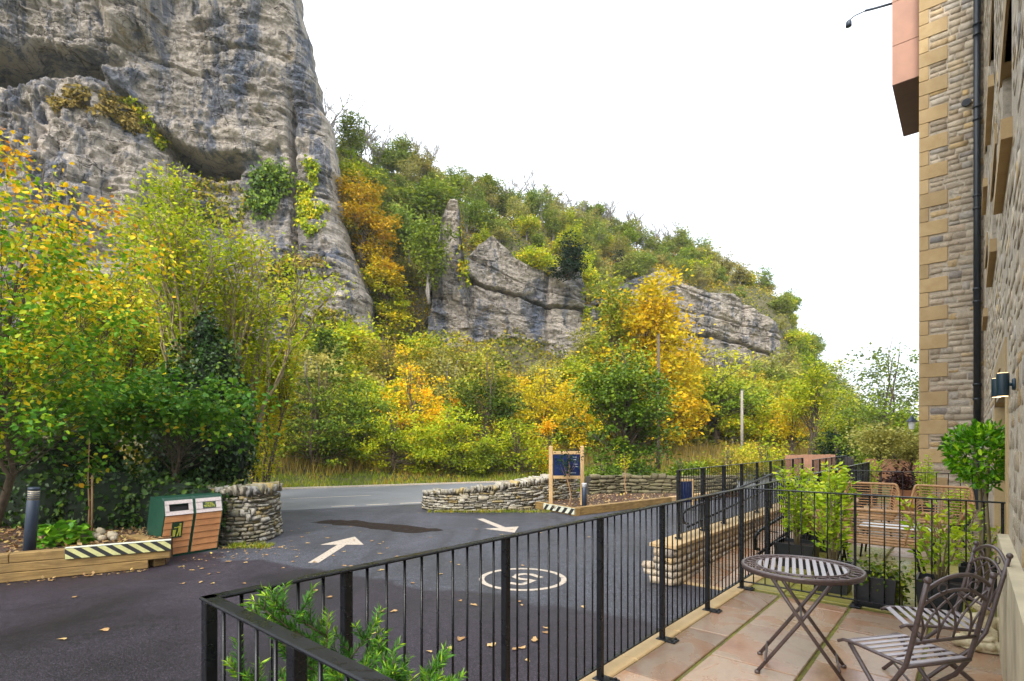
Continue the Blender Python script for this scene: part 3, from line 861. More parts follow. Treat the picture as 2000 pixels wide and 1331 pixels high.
# ------------------------------------------------------------------ hillside
H_S = [-120, -40, -10, 6, 20, 38, 55, 73, 87, 95, 100.5, 108.7, 117, 125, 150, 220]
H_Z = [62, 60, 56, 51, 47.5, 44, 43.5, 41.5, 37.5, 31, 27, 24, 22, 20, 16, 12]
def terr(s, n):
    s = np.asarray(s, float); n = np.asarray(n, float)
    Hs = np.interp(s, H_S, H_Z)
    k = Hs / 39.0
    left = np.clip((6 - s) / 14.0, 0, 1)          # behind the great cliff the talus is lower
    zb = 12.5 * np.minimum(1.0, k) * (1 - .25 * left)
    zt = np.minimum(26.5, Hs * .68) * (1 - .5 * left) + 0 * n
    z = np.where(n < 31, np.interp(n, [26.4, 28, 31], [G - .02, G + .12, .25]), 0)
    z = np.where((n >= 31) & (n < 40), .25 + (n - 31) / 9 * 3.2, z)
    z = np.where((n >= 40) & (n < 58), 3.45 + (n - 40) / 18 * (zb - 3.45), z)
    z = np.where((n >= 58) & (n < 68), zb + (n - 58) / 10 * (zt - zb), z)
    z = np.where((n >= 68) & (n < 92), zt + (n - 68) / 24 * (Hs - zt), z)
    z = np.where(n >= 92, Hs - (n - 92) * .03, z)
    fall = np.interp(s / np.maximum(n, 1), [1.17, 1.25, 1.335, 1.41, 1.6, 2.2], [1, .80, .60, .40, .22, .12])
    z = np.where(n > 31, .25 + (z - .25) * fall, z)
    amp = np.clip((n - 31) / 12, 0, 1) * 1.3 * fall
    return z + amp * fbm(s * .09, n * .09, 0, 3, 5)
def fx(u, v):
    s = -90 + 300 * u
    n = 26.5 + 120 * v ** 1.35
    z = terr(s, n)
    return SD.x * s + ND.x * n, SD.y * s + ND.y * n, z
tag(link('hillside', grid_sheet('hillside', fx, 260, 110, M['hillside'])), kind='structure')
def terr_xy(x, y):
    s = x * SD.x + y * SD.y; n = x * ND.x + y * ND.y
    return float(terr(np.array([s]), np.array([n]))[0])
# far hazy hill at the end of the valley
def fx2(u, v):
    X = 60 + 700 * u
    Y = 330 + 260 * v
    pr = np.interp(X, [60, 170, 200, 230, 262, 300, 420, 760], [56, 52, 45, 36, 26, 18, 12, 10])
    z = -2 + pr * np.sin(np.clip(v * 1.15, 0, 1) * pi / 2) + 5 * fbm(X * .03, Y * .03, 0, 5, 9) * np.clip(v * 4, 0, 1)
    return X, Y, z
tag(link('far_hill', grid_sheet('far_hill', fx2, 150, 60, M['hillside'])), kind='structure')

# ------------------------------------------------------------------ cliffs
def strata(X, Z, Y, tilt, seed, amp):
    """stepped limestone beds: thick ledges, open joints, rough faces"""
    h = Z + tilt * X + .8 * fbm(X * .07, Y * .07, Z * .05, 3, seed)
    xw = X + .5 * fbm(X * .4, Z * .4, 0, 3, seed + 40)
    hw = h + .22 * fbm(X * .6, Z * .6, 4, 3, seed + 41)
    blk = 0
    for th, ln, a, k in ((3.4, 5.5, .50, 0), (1.5, 2.6, .34, 1), (.62, 1.3, .20, 2)):
        hh = hw / th + .35 * vnoise(hw / th * .7, 0 * hw, k + .5, seed + 42)
        kb = np.floor(hh)
        off = _h(kb.astype(np.int64) + 999, 0 * kb.astype(np.int64), 0 * kb.astype(np.int64) + k, seed + 43)
        jb = np.floor(xw / ln + off * 3)
        blk = blk + a * .9 * (hh - kb - .5) * (.5 + .5 * _h(kb.astype(np.int64) + 77, jb.astype(np.int64) + 999, 0 * kb.astype(np.int64) + k, seed + 49))
        blk = blk + a * _h(kb.astype(np.int64) + 999, jb.astype(np.int64) + 999, 0 * kb.astype(np.int64) + k, seed + 44) * np.clip(.6 + .8 * vnoise(X * .08, Z * .08, k * 3.3, seed + 45), 0, 1.2)
    bed = vnoise(h * .38, X * .035, 3.1, seed + 3)
    joint = fbm(X * .16, Z * .03, 1.7, 3, seed + 6)
    ridge = 1 - np.abs(fbm(X * .33, Z * .12, Y * .1, 4, seed + 20)) * 2
    rough = fbm(X * .9, Z * 1.3, Y * .3, 5, seed + 8, .62)
    bl = np.exp(-(np.abs(vnoise(h * .27, X * .02, 2.2, seed + 9)) / .03) ** 2) * -1.0
    return amp * (bed * .22 + joint * .8 + blk * 1.55 + bl * .45 + ridge * .16 + rough * .30)
def make_cliff(px0, px1, top, bot, D, nu, nv, seed, tilt, amp, relief=None, back=14, over=0, rnd_=3.0):
    """rock face: columns from px0 to px1, each from its foot to its top, standing at distance D(px); its sides and top turn back into the hill"""
    nb = 7
    us = np.linspace(px0, px1, nu)
    tx = np.interp(us, [p[0] for p in top], [p[1] for p in top])
    bx = np.interp(us, [p[0] for p in bot], [p[1] for p in bot])
    vv = np.linspace(0, 1, nv)
    PX = np.repeat(us[:, None], nv, 1)
    PY = bx[:, None] + (tx - bx)[:, None] * vv[None, :]
    DD = np.repeat(np.array([D(p) for p in us])[:, None], nv, 1)
    if over:                                   # the right-hand edge leans: move the columns along it
        ex = np.interp(PY, [p[1] for p in over], [p[0] for p in over])
        PX = px0 + (ex - px0) * ((PX - px0) / (px1 - px0))
    X = (PX - 1000) / F * DD; Z = CAM_Z - (PY - HZ) / F * DD
    disp = strata(X, Z, DD, tilt, seed, amp)
    if relief is not None:
        disp = disp + relief(PX, PY)
    q = (np.arange(nu) / (nu - 1))[:, None]
    edge = np.clip((1 - q) / .05, 0, 1) ** .6
    disp = disp * (.35 + .65 * edge) - rnd_ * (1 - edge) ** 2
    Yd = DD - disp
    Xd = X * (Yd / DD) * .35 + X * .65
    Xd = Xd + .55 * amp * fbm(Z * .5, DD * .3, X * .12, 4, seed + 30) * (1 - edge * .7)
    cols = [np.stack([Xd, Yd, Z], -1)]
    # right side turns back along the line of sight and a little inward
    last = cols[0][-1]
    for k in range(1, nb):
        g = k / (nb - 1) * back
        ray = last / np.linalg.norm(last[:, :2], axis=1, keepdims=True)
        side = np.stack([last[:, 0] + ray[:, 0] * g - .10 * g, last[:, 1] + ray[:, 1] * g, last[:, 2]], -1)
        cols.append(side[None])
    Vg = np.concatenate(cols, 0)
    rows = [Vg]
    topr = Vg[:, -1:, :]
    for k in (1, 2, 3, 4):
        g = k / 4 * back
        r_ = topr.copy(); r_[..., 1] += g; r_[..., 2] += -.15 * g + .5 * np.sin(topr[..., 0] * 1.3 + k)
        r_[..., 0] = topr[..., 0] * (1 + g / np.maximum(topr[..., 1], 1)) - .1 * g
        rows.append(r_)
    Vg = np.concatenate(rows, 1)
    a, b = Vg.shape[:2]
    i = np.arange(a * b).reshape(a, b)
    Fq = np.stack([i[:-1, :-1], i[1:, :-1], i[1:, 1:], i[:-1, 1:]], -1).reshape(-1, 4)
    me = np_mesh('cliff', Vg.reshape(-1, 3), Fq, M['limestone'], False)
    return tag(link('cliff', me), kind='structure')
def sig(x, w):
    return 1 / (1 + np.exp(-np.clip(x / w, -40, 40)))
EDGE1 = [(430, -420), (500, -260), (552, -110), (585, 0), (598, 60), (611, 130), (627, 190), (640, 235), (656, 290), (662, 330), (656, 372), (672, 430), (690, 490), (708, 540), (724, 600), (735, 660), (742, 720), (750, 800)]
EDGE1 = [(p[0], p[1]) for p in EDGE1]
def relief1(PX, PY):
    # upper wall overhangs the lower buttress along a falling roof line
    roof = np.interp(PX, [-150, 0, 130, 220, 270, 320, 370, 420, 480, 540, 600, 760], [150, 150, 132, 168, 215, 270, 305, 322, 322, 308, 300, 296])
    n1 = 10 * fbm(PX * .02, PY * .02, 0, 3, 51)
    above = sig(roof - PY + n1, 3)
    strength = np.interp(PX, [-150, 0, 200, 330, 450, 520, 580, 640], [3.6, 3.6, 3.0, 2.0, 1.7, .9, .3, 0])
    r = above * strength
    # caves under the roof
    r = r - 9.0 * np.exp(-((PX - 405) / 58) ** 4 - ((PY - roof - 11) / 10) ** 2)
    r = r - 8.0 * np.exp(-((PX - 10) / 85) ** 4 - ((PY - 158) / 11) ** 2)
    r = r - 2.6 * np.exp(-((PX - 190) / 60) ** 2 - ((PY - 158) / 12) ** 2)
    # diagonal overhang high on the left
    dl = np.interp(PX, [150, 195, 240, 262, 300, 330], [20, 40, 95, 122, 100, 140])
    m_ = ((PX > 180) & (PX < 335)).astype(float)
    r = r + 1.7 * m_ * sig(dl - PY, 6) * np.clip((PX - 180) / 30, 0, 1) * np.clip((335 - PX) / 30, 0, 1)
    r = r - 1.2 * np.exp(-((PX - 215) / 22) ** 2 - ((PY - 62 - (PX - 215) * 1.4) / 12) ** 2)
    r = r - 1.4 * np.exp(-((PX - 420) / 26) ** 2 - ((PY - 70) / 10) ** 2)
    r = r - .9 * np.exp(-((PX - 350) / 16) ** 2 - ((PY - 30) / 22) ** 2)
    # lower left buttress with a grassy shelf
    shelf = np.interp(PX, [-150, 0, 100, 180, 240, 290, 330, 380], [215, 196, 178, 172, 195, 235, 300, 420])
    but = sig(PY - shelf, 12) * np.clip((352 - PX + .10 * (PY - 300) + 14 * fbm(PX * .02, PY * .02, 3, 3, 52)) / 170, 0, 1) ** .7
    r = r + but * (3.4 + 1.2 * np.clip((PY - 200) / 250, 0, 1) + .9 * fbm(PX * .035, PY * .02, 1, 4, 53))
    r = r + 2.2 * sig(PY - 430, 60)
    # corner groove and the right-hand slab
    gx = 576 + (PY - 300) * .045
    r = r - 1.5 * np.exp(-((PX - gx) / 7) ** 2) * sig(PY - 200, 30)
    r = r + 1.0 * sig(PX - gx, 7) * sig(PY - 330, 40)
    for yy, x0, am in ((208, 470, 1.0), (340, 560, .8), (505, 600, 1.3), (562, 590, 1.2), (640, 600, 1.5), (118, 380, .8), (165, 400, .7), (395, 570, .7)):
        yl = yy + 5 * fbm(PX * .03, 0, yy, 3, 61)
        r = r - .7 * am * np.clip(.6 + fbm(PX * .02, 0, yy + 5, 2, 62), .1, 1.3) * np.exp(-((PY - yl) / 2.4) ** 2) * sig(PX - x0, 15)
    return r
make_cliff(-130, 735, [(-130, -420), (740, -420)], [(-130, 830), (740, 800)], lambda p: np.interp(p, [-130, 300, 735], [47, 51, 53.5]), 520, 560, 21, .06, .8, relief1, 20, EDGE1)
# slender pillar
make_cliff(842, 916, [(842, 560), (852, 520), (861, 470), (868, 430), (875, 405), (884, 392), (896, 388), (905, 394), (909, 430), (916, 560)],
           [(842, 640), (916, 640)], lambda p: 58.5, 70, 220, 33, .25, .80, None, 12,
           [(904, 391), (907, 420), (905, 460), (908, 500), (912, 540), (916, 600), (918, 640)])
# broad lower cliff
def relief3(PX, PY):
    yl = np.interp(PX, [860, 950, 1000, 1035, 1060, 1130, 1150], [520, 562, 575, 588, 600, 607, 610]) + 2 * fbm(PX * .05, 0, 0, 3, 5)
    return -1.2 * np.exp(-((PY - yl) / 2.2) ** 2) + .55 * sig(yl - PY, 3) - .5 * np.exp(-((PX - 1068) / 5) ** 2)
make_cliff(836, 1152, [(836, 620), (865, 590), (890, 560), (912, 508), (935, 484), (962, 466), (985, 488), (1010, 510), (1035, 524), (1060, 530), (1076, 530), (1096, 524), (1130, 526), (1143, 566), (1152, 640)],
           [(836, 690), (1152, 705)], lambda p: np.interp(p, [836, 1152], [57.5, 65.5]), 300, 170, 44, .30, .62, relief3, 12, 0, .8)
# long pale cliff at the end of the ridge
def relief4(PX, PY):
    yl = np.interp(PX, [1140, 1330, 1400, 1440, 1525], [590, 650, 660, 668, 700]) + 3 * fbm(PX * .04, 0, 0, 3, 6)
    y2 = np.interp(PX, [1140, 1300, 1525], [560, 600, 655])
    return -1.0 * np.exp(-((PY - yl) / 2.4) ** 2) + .6 * sig(yl - PY, 4) - .5 * np.exp(-((PY - y2) / 2.0) ** 2) - 1.2 * np.exp(-((PX - 1452) / 7) ** 2) * sig(640 - PY, 10)
make_cliff(1140, 1527, [(1140, 600), (1170, 582), (1235, 548), (1290, 528), (1330, 556), (1380, 575), (1430, 578), (1462, 600), (1490, 618), (1514, 634), (1527, 662)],
           [(1140, 740), (1527, 790)], lambda p: np.interp(p, [1140, 1527], [65.0, 78.0]), 340, 190, 55, .22, .60, relief4, 14, 0, .6)
print('terrain and cliffs done')

# ------------------------------------------------------------------ haze in the valley air
hm = bpy.data.materials.new('haze'); hm.use_nodes = True
ht_ = hm.node_tree; ht_.nodes.clear()
ho = ht_.nodes.new('ShaderNodeOutputMaterial'); hv = ht_.nodes.new('ShaderNodeVolumePrincipled')
hv.inputs['Color'].default_value = (0.93, 0.965, 1.0, 1); hv.inputs['Density'].default_value = 0.00026
ht_.links.new(hv.outputs[0], ho.inputs['Volume'])
tag(MB().box((150, 300, 34), (1760, 1260, 78)).build('haze', hm), kind='stuff')

# ------------------------------------------------------------------ stones
def stone_shapes(n, seed, e=7.0, jit=.06):
    rng = np.random.default_rng(seed)
    pts = [(x, y, z) for x in (-1, 0, 1) for y in (-1, 0, 1) for z in (-1, 0, 1) if (x, y, z) != (0, 0, 0)]
    ix = {p: i for i, p in enumerate(pts)}
    fs = []
    for ax in range(3):
        for sg in (-1, 1):
            for a in (-1, 0):
                for b in (-1, 0):
                    q = []
                    for da, db in ((0, 0), (1, 0), (1, 1), (0, 1)):
                        p = [0, 0, 0]; p[ax] = sg; p[(ax + 1) % 3] = a + da; p[(ax + 2) % 3] = b + db
                        q.append(ix[tuple(p)])
                    fs.append(q if sg > 0 else q[::-1])
    out = []
    for k in range(n):
        V = np.array(pts, float)
        nrm = (np.abs(V) ** e).sum(1) ** (1 / e)
        V = V / nrm[:, None]
        V = V + rng.normal(size=V.shape) * jit
        out.append((V * .5, np.array(fs)))
    return out
SH_ROUGH = stone_shapes(16, 3, 18.0, .095)
SH_FLAT = stone_shapes(14, 4, 16.0, .075)
SH_ROUND = stone_shapes(8, 5, 2.6, .05)
def stone_meshes(name, shapes, mat, smooth=False):
    return [np_mesh(name, v, f, mat, smooth) for v, f in shapes]
def stone_batch(name, items, shapes, mat, parent, origin):
    """many stones in one mesh: items = (centre, angle z, (length, depth, height), shape)"""
    Vs = []; Fs = []; o = 0; rn = []; rg_ = random.Random(17)
    for c, an, sz, k in items:
        v, f = shapes[k % len(shapes)]
        w = v * np.array(sz)
        ca, sa = cos(an), sin(an)
        w = np.stack([w[:, 0] * ca - w[:, 1] * sa, w[:, 0] * sa + w[:, 1] * ca, w[:, 2]], 1) + np.array([c[0] - origin[0], c[1] - origin[1], c[2] - origin[2]])
        Vs.append(w); Fs.append(f + o); o += len(w); rn += [rg_.random()] * len(f)
    ob = link(name, np_mesh(name, np.concatenate(Vs), np.concatenate(Fs), mat, False, rn), parent)
    return tag(ob, kind='stuff')
class Path:
    def __init__(s, pts, closed=False):
        s.p = [Vector((p[0], p[1], 0)) for p in pts]
        s.l = [0]
        for a, b in zip(s.p, s.p[1:]):
            s.l.append(s.l[-1] + (b - a).length)
        s.len = s.l[-1]
    def at(s, d):
        d = min(max(d, 0), s.len - 1e-6)
        i = 0
        while s.l[i + 1] <= d: i += 1
        t = (d - s.l[i]) / (s.l[i + 1] - s.l[i])
        a = s.p[i].lerp(s.p[i + 1], t); dr = (s.p[i + 1] - s.p[i]).normalized()
        return a, dr
def smooth_path(pts, n=6):
    P_ = [Vector((p[0], p[1], 0)) for p in pts]
    out = []
    for i in range(len(P_) - 1):
        a = P_[max(i - 1, 0)]; b = P_[i]; c = P_[i + 1]; d = P_[min(i + 2, len(P_) - 1)]
        for k in range(n):
            t = k / n
            out.append(.5 * ((2 * b) + (c - a) * t + (2 * a - 5 * b + 4 * c - d) * t * t + (3 * b - a - 3 * c + d) * t ** 3))
    out.append(P_[-1])
    return out
def dry_wall(name, label, path, z0, hfun, course, slen, cope, mat_meshes, cope_meshes, seed, th=.42, side=1, core='wall_core', sc=1.0):
    """dry stone wall following a path: coursed stones on the face (side = +1: left of the path), stones on edge along the top"""
    rr = random.Random(seed)
    pa = Path(smooth_path(path))
    c0 = pa.at(pa.len / 2)[0]
    root = empty(name, (c0.x, c0.y, z0), 0, label, 'wall')
    mb = MB(); NS = 40
    for i in range(NS):
        a, d1 = pa.at(pa.len * i / NS); b, d2 = pa.at(pa.len * (i + 1) / NS)
        n1 = Vector((-d1.y, d1.x, 0)) * side; n2 = Vector((-d2.y, d2.x, 0)) * side
        h1 = hfun(pa.len * i / NS); h2 = hfun(pa.len * (i + 1) / NS)
        q = [a - n1 * .05, b - n2 * .05, b - n2 * th, a - n1 * th]
        mb.add([(v.x, v.y, z0 - .05) for v in q] + [(q[0].x, q[0].y, z0 + h1), (q[1].x, q[1].y, z0 + h2), (q[2].x, q[2].y, z0 + h2), (q[3].x, q[3].y, z0 + h1)],
               [(0, 1, 5, 4), (1, 2, 6, 5), (2, 3, 7, 6), (3, 0, 4, 7), (4, 5, 6, 7)])
    mb.build('core', M[core], root, origin=root.location)
    z = 0; hmax = max(hfun(pa.len * i / 40) for i in range(41))
    while z < hmax - .02:
        ch = rr.uniform(*course)
        d = rr.uniform(-.1, 0)
        while d < pa.len:
            L = rr.uniform(*slen)
            m_ = d + L / 2
            if 0 <= m_ <= pa.len and z + ch * .8 <= hfun(m_) + .03:
                a, dr = pa.at(m_); n = Vector((-dr.y, dr.x, 0)) * side
                bat = (.06 - z * .07)
                q = a + n * (bat - .09 + rr.uniform(-.012, .018))
                parts = [(0, ch)]
                if ch > .085 and rr.random() < .30: parts = [(0, ch * .52), (ch * .52, ch * .48)]
                elif rr.random() < .16: parts = [(0, ch * 1.55)]
                for zo, hc in parts:
                    k = rr.randrange(len(mat_meshes))
                    q2 = q + n * rr.uniform(-.025, .02)
                    link('stone', mat_meshes[k], root, (q2.x - c0.x, q2.y - c0.y, z + zo + hc / 2), (rr.uniform(-.06, .06), rr.uniform(-.09, .09), atan2(dr.y, dr.x) + rr.uniform(-.08, .08)), (L * rr.uniform(.9, 1.0), .22, hc * rr.uniform(.85, 1.02)))
            d += L
        z += ch
    d = .05
    while d < pa.len - .05 and cope:
        w = rr.uniform(.07, .15) * sc
        a, dr = pa.at(d + w / 2); n = Vector((-dr.y, dr.x, 0)) * side
        hh = rr.uniform(*cope)
        q = a - n * (th * .42)
        k = rr.randrange(len(cope_meshes))
        link('coping_stone', cope_meshes[k], root, (q.x - c0.x, q.y - c0.y, hfun(d) + hh * .46), (rr.uniform(-.10, .10), rr.uniform(-.35, .22), atan2(dr.y, dr.x) + rr.uniform(-.12, .12)), (w * 1.02, th * 1.12, hh * rr.uniform(.8, 1.15)))
        d += w
    return root
FS = stone_meshes('stone', SH_ROUGH, M['field_stone'])
MS = stone_meshes('stone', SH_ROUGH, M['mossy_stone'])
WS = stone_meshes('stone', SH_FLAT, M['wall_stone'])
dry_wall('dry_stone_wall', 'curved dry stone wall with upright coping ending beside the wooden litter bins',
         [(-8.6, 11.6), (-7.4, 11.6), (-6.9, 11.50), (-6.15, 11.36), (-5.66, 11.52), (-5.46, 12.0), (-5.6, 12.8)], G, lambda d: 1.02, (.055, .12), (.10, .30), (.15, .24), FS, FS, 5, side=-1)
dry_wall('dry_stone_wall', 'long low dry stone wall with upright coping in front of the blue signboard',
         [(-2.55, 18.0), (-2.85, 17.45), (-2.55, 16.92), (-1.6, 16.62), (-.4, 16.75), (.8, 17.55), (1.9, 18.8), (2.4, 19.5)], G, lambda d: .40 + .46 * min(1, max(0, (d - .6) / 5.0)), (.05, .10), (.14, .38), (.14, .22), FS, FS, 6, side=-1)
dry_wall('low_stone_wall', 'low brown mossy stone wall behind the right-hand planting bed',
         [(3.1, 20.6), (4.2, 21.2), (5.6, 21.0), (7.0, 20.8), (9.0, 21.3)], G, lambda d: .82, (.10, .17), (.25, .5), None, MS, MS, 8, side=-1, core='wall_core')

# ------------------------------------------------------------------ terrace, ramp
tb = MB()
tb.prism([UV(-.9, -.10), UV(5.44, -.10), UV(5.44, 2.10), UV(-.9, 2.10)], G - .3, -.014)
tb.prism([UV(5.446, -.10), UV(24, -.10), UV(24, 2.10), UV(5.446, 2.10)], G - .3, -.015)
tb.prism([UV(15.8, -1.9), UV(24, -1.9), UV(24, -.106), UV(15.8, -.106)], G - .3, -.056)
terrace = tag(tb.build('terrace', M['moss']), kind='structure')
def slab(u0, u1, v0, v1, mat, z=0.0, gap=.006, th=.05):
    mb = MB()
    cu, cv = (u0 + u1) / 2, (v0 + v1) / 2
    mb.box((0, 0, -th / 2), (u1 - u0 - gap * 2, v1 - v0 - gap * 2, th), ch=.006)
    p = UV(cu, cv, z + R.uniform(-.003, .003))
    return link('paving_slab', mb.mesh('paving_slab', M[mat]), terrace, p, (R.uniform(-.002, .002), R.uniform(-.002, .002), UANG))
cuts = {0: [-.9, .1, .95, 1.75, 2.69, 3.82, 4.62, 5.36], 1: [-.9, .5, 1.5, 2.46, 3.36, 4.26, 5.15, 5.36], 2: [-.9, .2, 1.1, 2.0, 2.85, 3.75, 4.63, 5.36], 3: [-.9, .6, 1.6, 2.5, 3.3, 4.3, 5.36]}
vcut = [.045, .40, 1.02, 1.64, 2.09]
for k in range(4):
    for a, b in zip(cuts[k], cuts[k][1:]):
        slab(a, b, vcut[k] + (.009 if k else 0), vcut[k + 1] - .009, 'slab')
# second terrace beyond the cross railing: mossy slabs
for k in range(4):
    u = 5.46
    while u < 16.0:
        L = R.choice([.6, .9, .75])
        u2 = min(u + L, 16.05)
        slab(u, u2, vcut[k] + (.008 if k else 0), vcut[k + 1] - .008, 'mossy_slab' if u < 8.3 else 'slab')
        u = u2
# pale edging along the outside of the terrace
for i in range(22):
    u0 = -.9 + i * .76
    mb = MB(); mb.box((0, 0, -.03), (.75, .145, .085), ch=.008)
    link('edging_stone', mb.mesh('edging_stone', M['ashlar']), terrace, UV(u0 + .38, -.03, 0.012 - .02), (0, 0, UANG))
# ramp
RZ = lambda u: G + max(0, u - 7.4) * (.585 / 8.4)
def fr(u, v):
    uu = 7.35 + 8.45 * u; vv = -1.49 + 1.36 * v
    z = G + .004 + np.maximum(0, uu - 7.4) * (.58 / 8.4)
    return A0.x + UD.x * uu + VD.x * vv, A0.y + UD.y * uu + VD.y * vv, z
ramp_ = tag(link('ramp_path', grid_sheet('ramp_path', fr, 12, 2, M['slab'], False)), kind='structure')
for i in range(14):
    for j in range(3):
        u0 = 7.42 + i * .6; v0 = -1.485 + j * .45
        mb = MB(); mb.box((0, 0, .008), (.585, .438, .02), ch=.004)
        link('paving_slab', mb.mesh('paving_slab', M['slab']), ramp_, UV(u0 + .3, v0 + .225, RZ(u0 + .3)), (0, -math.atan(.585 / 8.4) , UANG))
mb = MB(); mb.prism([UV(7.28, -1.5), UV(7.40, -1.5), UV(7.40, -.12), UV(7.28, -.12)], G - .02, G + .012)
tag(mb.build('ramp_threshold', M['ashlar']), kind='structure')
# wall of the ramp
p0 = UV(7.05, -1.66, G)
rw = empty('ramp_wall', p0, UANG, 'low stone wall with flat sandstone capping under the black ramp railing', 'wall')
mb = MB(); mb.box((4.5, 0, .27), (8.96, .30, .55)); mb.build('core', M['wall_core'], rw)
rr = random.Random(9); z = 0
while z < .5:
    ch = rr.uniform(.09, .15); x = 0.0
    while x < 6.5:
        L = rr.uniform(.16, .36)
        link('stone', WS[rr.randrange(14)], rw, (x + L / 2, -.155, z + ch / 2), (0, rr.uniform(-.03, .03), 0), (L * .96, .10, ch * .92))
        x += L
    y = -.17
    while y < .15:
        L = min(rr.uniform(.12, .24), .2)
        link('stone', WS[rr.randrange(14)], rw, (.0, y + L / 2, z + ch / 2), (0, 0, pi / 2), (L * .96, .12, ch * .92))
        y += L
    z += ch
for i in range(10):
    mb = MB(); mb.box((0, 0, 0), (.905, .44, .06), ch=.008)
    link('capping_stone', mb.mesh('capping_stone', M['ashlar']), rw, (.38 + i * .91, 0, .60))

# ------------------------------------------------------------------ railings
RAIL_BAL = MB().tube([(0, 0, 0), (0, 0, 1)], .0065, 6).mesh('baluster', M['steel'], True)
def railing(label, base, ang, length, h=1.10, step=.97, nb=9, first=True, last=True, group=None, lo=.09, zb=0.0, feet=0, post=.038, nposts=None, at=None):
    root = empty('railing', base, ang, label, 'railing', group)
    n = nposts or max(1, round(length / step))
    st = length / n
    xs = at or [i * st for i in range(n + 1)]
    n = len(xs) - 1
    for i in range(n + 1):
        if (i == 0 and not first) or (i == n and not last):
            continue
        mb = MB(); mb.box((0, 0, (h - .012 + zb) / 2), (post, post, h - .012 - zb), ch=.003)
        ps = link('post', mb.mesh('post', M['steel']), root, (xs[i], 0, 0))
        mb = MB(); mb.box((0, feet * .045, zb + .006), (.10, .16 if feet else .10, .012), ch=.003)
        for bx in (-.033, .033):
            mb.lathe([(.011, 0), (.011, .010), (.006, .013)], 6, (bx, feet * .10 if feet else .035, zb + .012))
        link('base_plate', mb.mesh('base_plate', M['steel']), ps)
    mb = MB(); mb.box((length / 2, 0, h - .006), (length + .045, .050, .012), ch=.004); mb.build('top_rail', M['steel'], root)
    mb = MB(); mb.box((length / 2, 0, lo), (length - .01, .034, .010), ch=.002); mb.build('bottom_rail', M['steel'], root)
    for i in range(n):
        st = xs[i + 1] - xs[i]; m_ = max(1, round((nb + 1) * st / (length / max(1, n)))) - 1 if at else nb
        for k in range(1, m_ + 1):
            link('baluster', RAIL_BAL, root, (xs[i] + st * k / (m_ + 1), 0, lo + .005), (0, 0, 0), (1, 1, h - .012 - lo - .005))
    return root
GR = 'black metal railings round the terraces'
railing('long black railing with flat top rail between the car park and the sandstone terrace', UV(0, 0), UANG, 5.42, feet=-1, at=[0, .51, 1.48, 2.45, 3.41, 4.395, 5.40], nb=8, group=GR)
railing('short black railing in the near foreground with wet top rail beside the yew', UV(0, 0), VANG, 1.76, first=False, at=[0, .585, 1.17, 1.74], nb=4, post=.04, group=GR)
railing('black railing crossing the terrace in front of the wicker furniture', UV(5.42, 0), VANG, 2.11, first=False, nposts=2, nb=8, post=.022, lo=.07, feet=1, group=GR)
railing('black railing between the ramp and the wicker terrace', UV(5.42, 0), UANG, 9.6, first=False, nb=8, group=GR)
railing('black railing standing on the stone wall of the ramp', UV(7.53, -1.645, .053), UANG, 8.3, nposts=8, nb=9, lo=.07, post=.05, group=GR)
railing('black railing behind the two wicker armchairs in front of the corner stones', UV(10.4, 0), VANG, 2.08, first=False, nposts=1, nb=13, post=.022, lo=.07, group=GR)
railing('far black railing leading to the dark boarded gate', UV(15.9, -1.4), UANG + .02, 6.0, nb=7, group=GR)
def handrail(label, v, u0, u1, z0, z1, sgn):
    a = UV(u0, v, z0); b = UV(u1, v, z1)
    root = empty('handrail', (a.x, a.y, RZ(u0)), 0, label, 'handrail')
    o = root.location
    dn = Vector((0, 0, -.11))
    mb = MB()
    e = a - UD * .10
    mb.tube([a - UD * .02 + dn * 2.1, e + dn * 1.8 - UD * .06, e + dn * .5 - UD * .10, a + Vector((0, 0, 0)), a.lerp(b, .5), b], .021, 10)
    mb.build('rail', M['steel'], root, True, o)
    mb = MB(); a2 = a + dn * 2.6; b2 = b + dn * 2.6
    mb.tube([a2, a2.lerp(b2, .5), b2], .019, 10); mb.build('lower_rail', M['steel'], root, True, o)
    for k in range(5):
        q = a.lerp(b, .06 + k * .22)
        side = VD * sgn
        mb = MB(); mb.tube([q + Vector((0, 0, -.02)), q + Vector((0, 0, -.07)), q + side * .12 + Vector((0, 0, -.08))], .007, 6)
        mb.build('bracket', M['steel'], root, True, o)
handrail('black sloping handrail fixed to the outer railing of the ramp', -1.52, 7.6, 12.9, .527, .90, -1)
handrail('black double handrail on the terrace side of the ramp', -.13, 6.5, 12.9, .47, .88, 1)

# ------------------------------------------------------------------ the stone house
HV = 2.14
hb = UV(8, HV)
house = empty('stone_house', hb, 0, 'tall rubble stone house with sandstone corner blocks and arched doorway', 'house')
HO = hb
def ubox(mb, u0, u1, v0, v1, z0, z1):
    """box with its sides along the terrace directions"""
    c = UV((u0 + u1) / 2, (v0 + v1) / 2, (z0 + z1) / 2)
    mb.box(c, (u1 - u0, v1 - v0, z1 - z0), Matrix.Rotation(UANG, 3, 'Z') @ Matrix.Diagonal((1, -1, 1)))
HTOP = 13.6
DOOR = (5.5, 8.2, -.6, 2.08)
WINS = [(4.8, 6.3, 4.0, 5.1), (7.9, 9.6, 4.0, 5.1), (4.6, 6.0, 6.4, 7.5), (8.8, 10.4, 6.4, 7.5), (12.2, 13.6, 4.0, 5.1), (12.4, 13.8, 6.4, 7.5)]
OPEN = [DOOR] + WINS
mb = MB()
ue = sorted(set([-1.2, 16.1] + [w[0] for w in OPEN] + [w[1] for w in OPEN]))
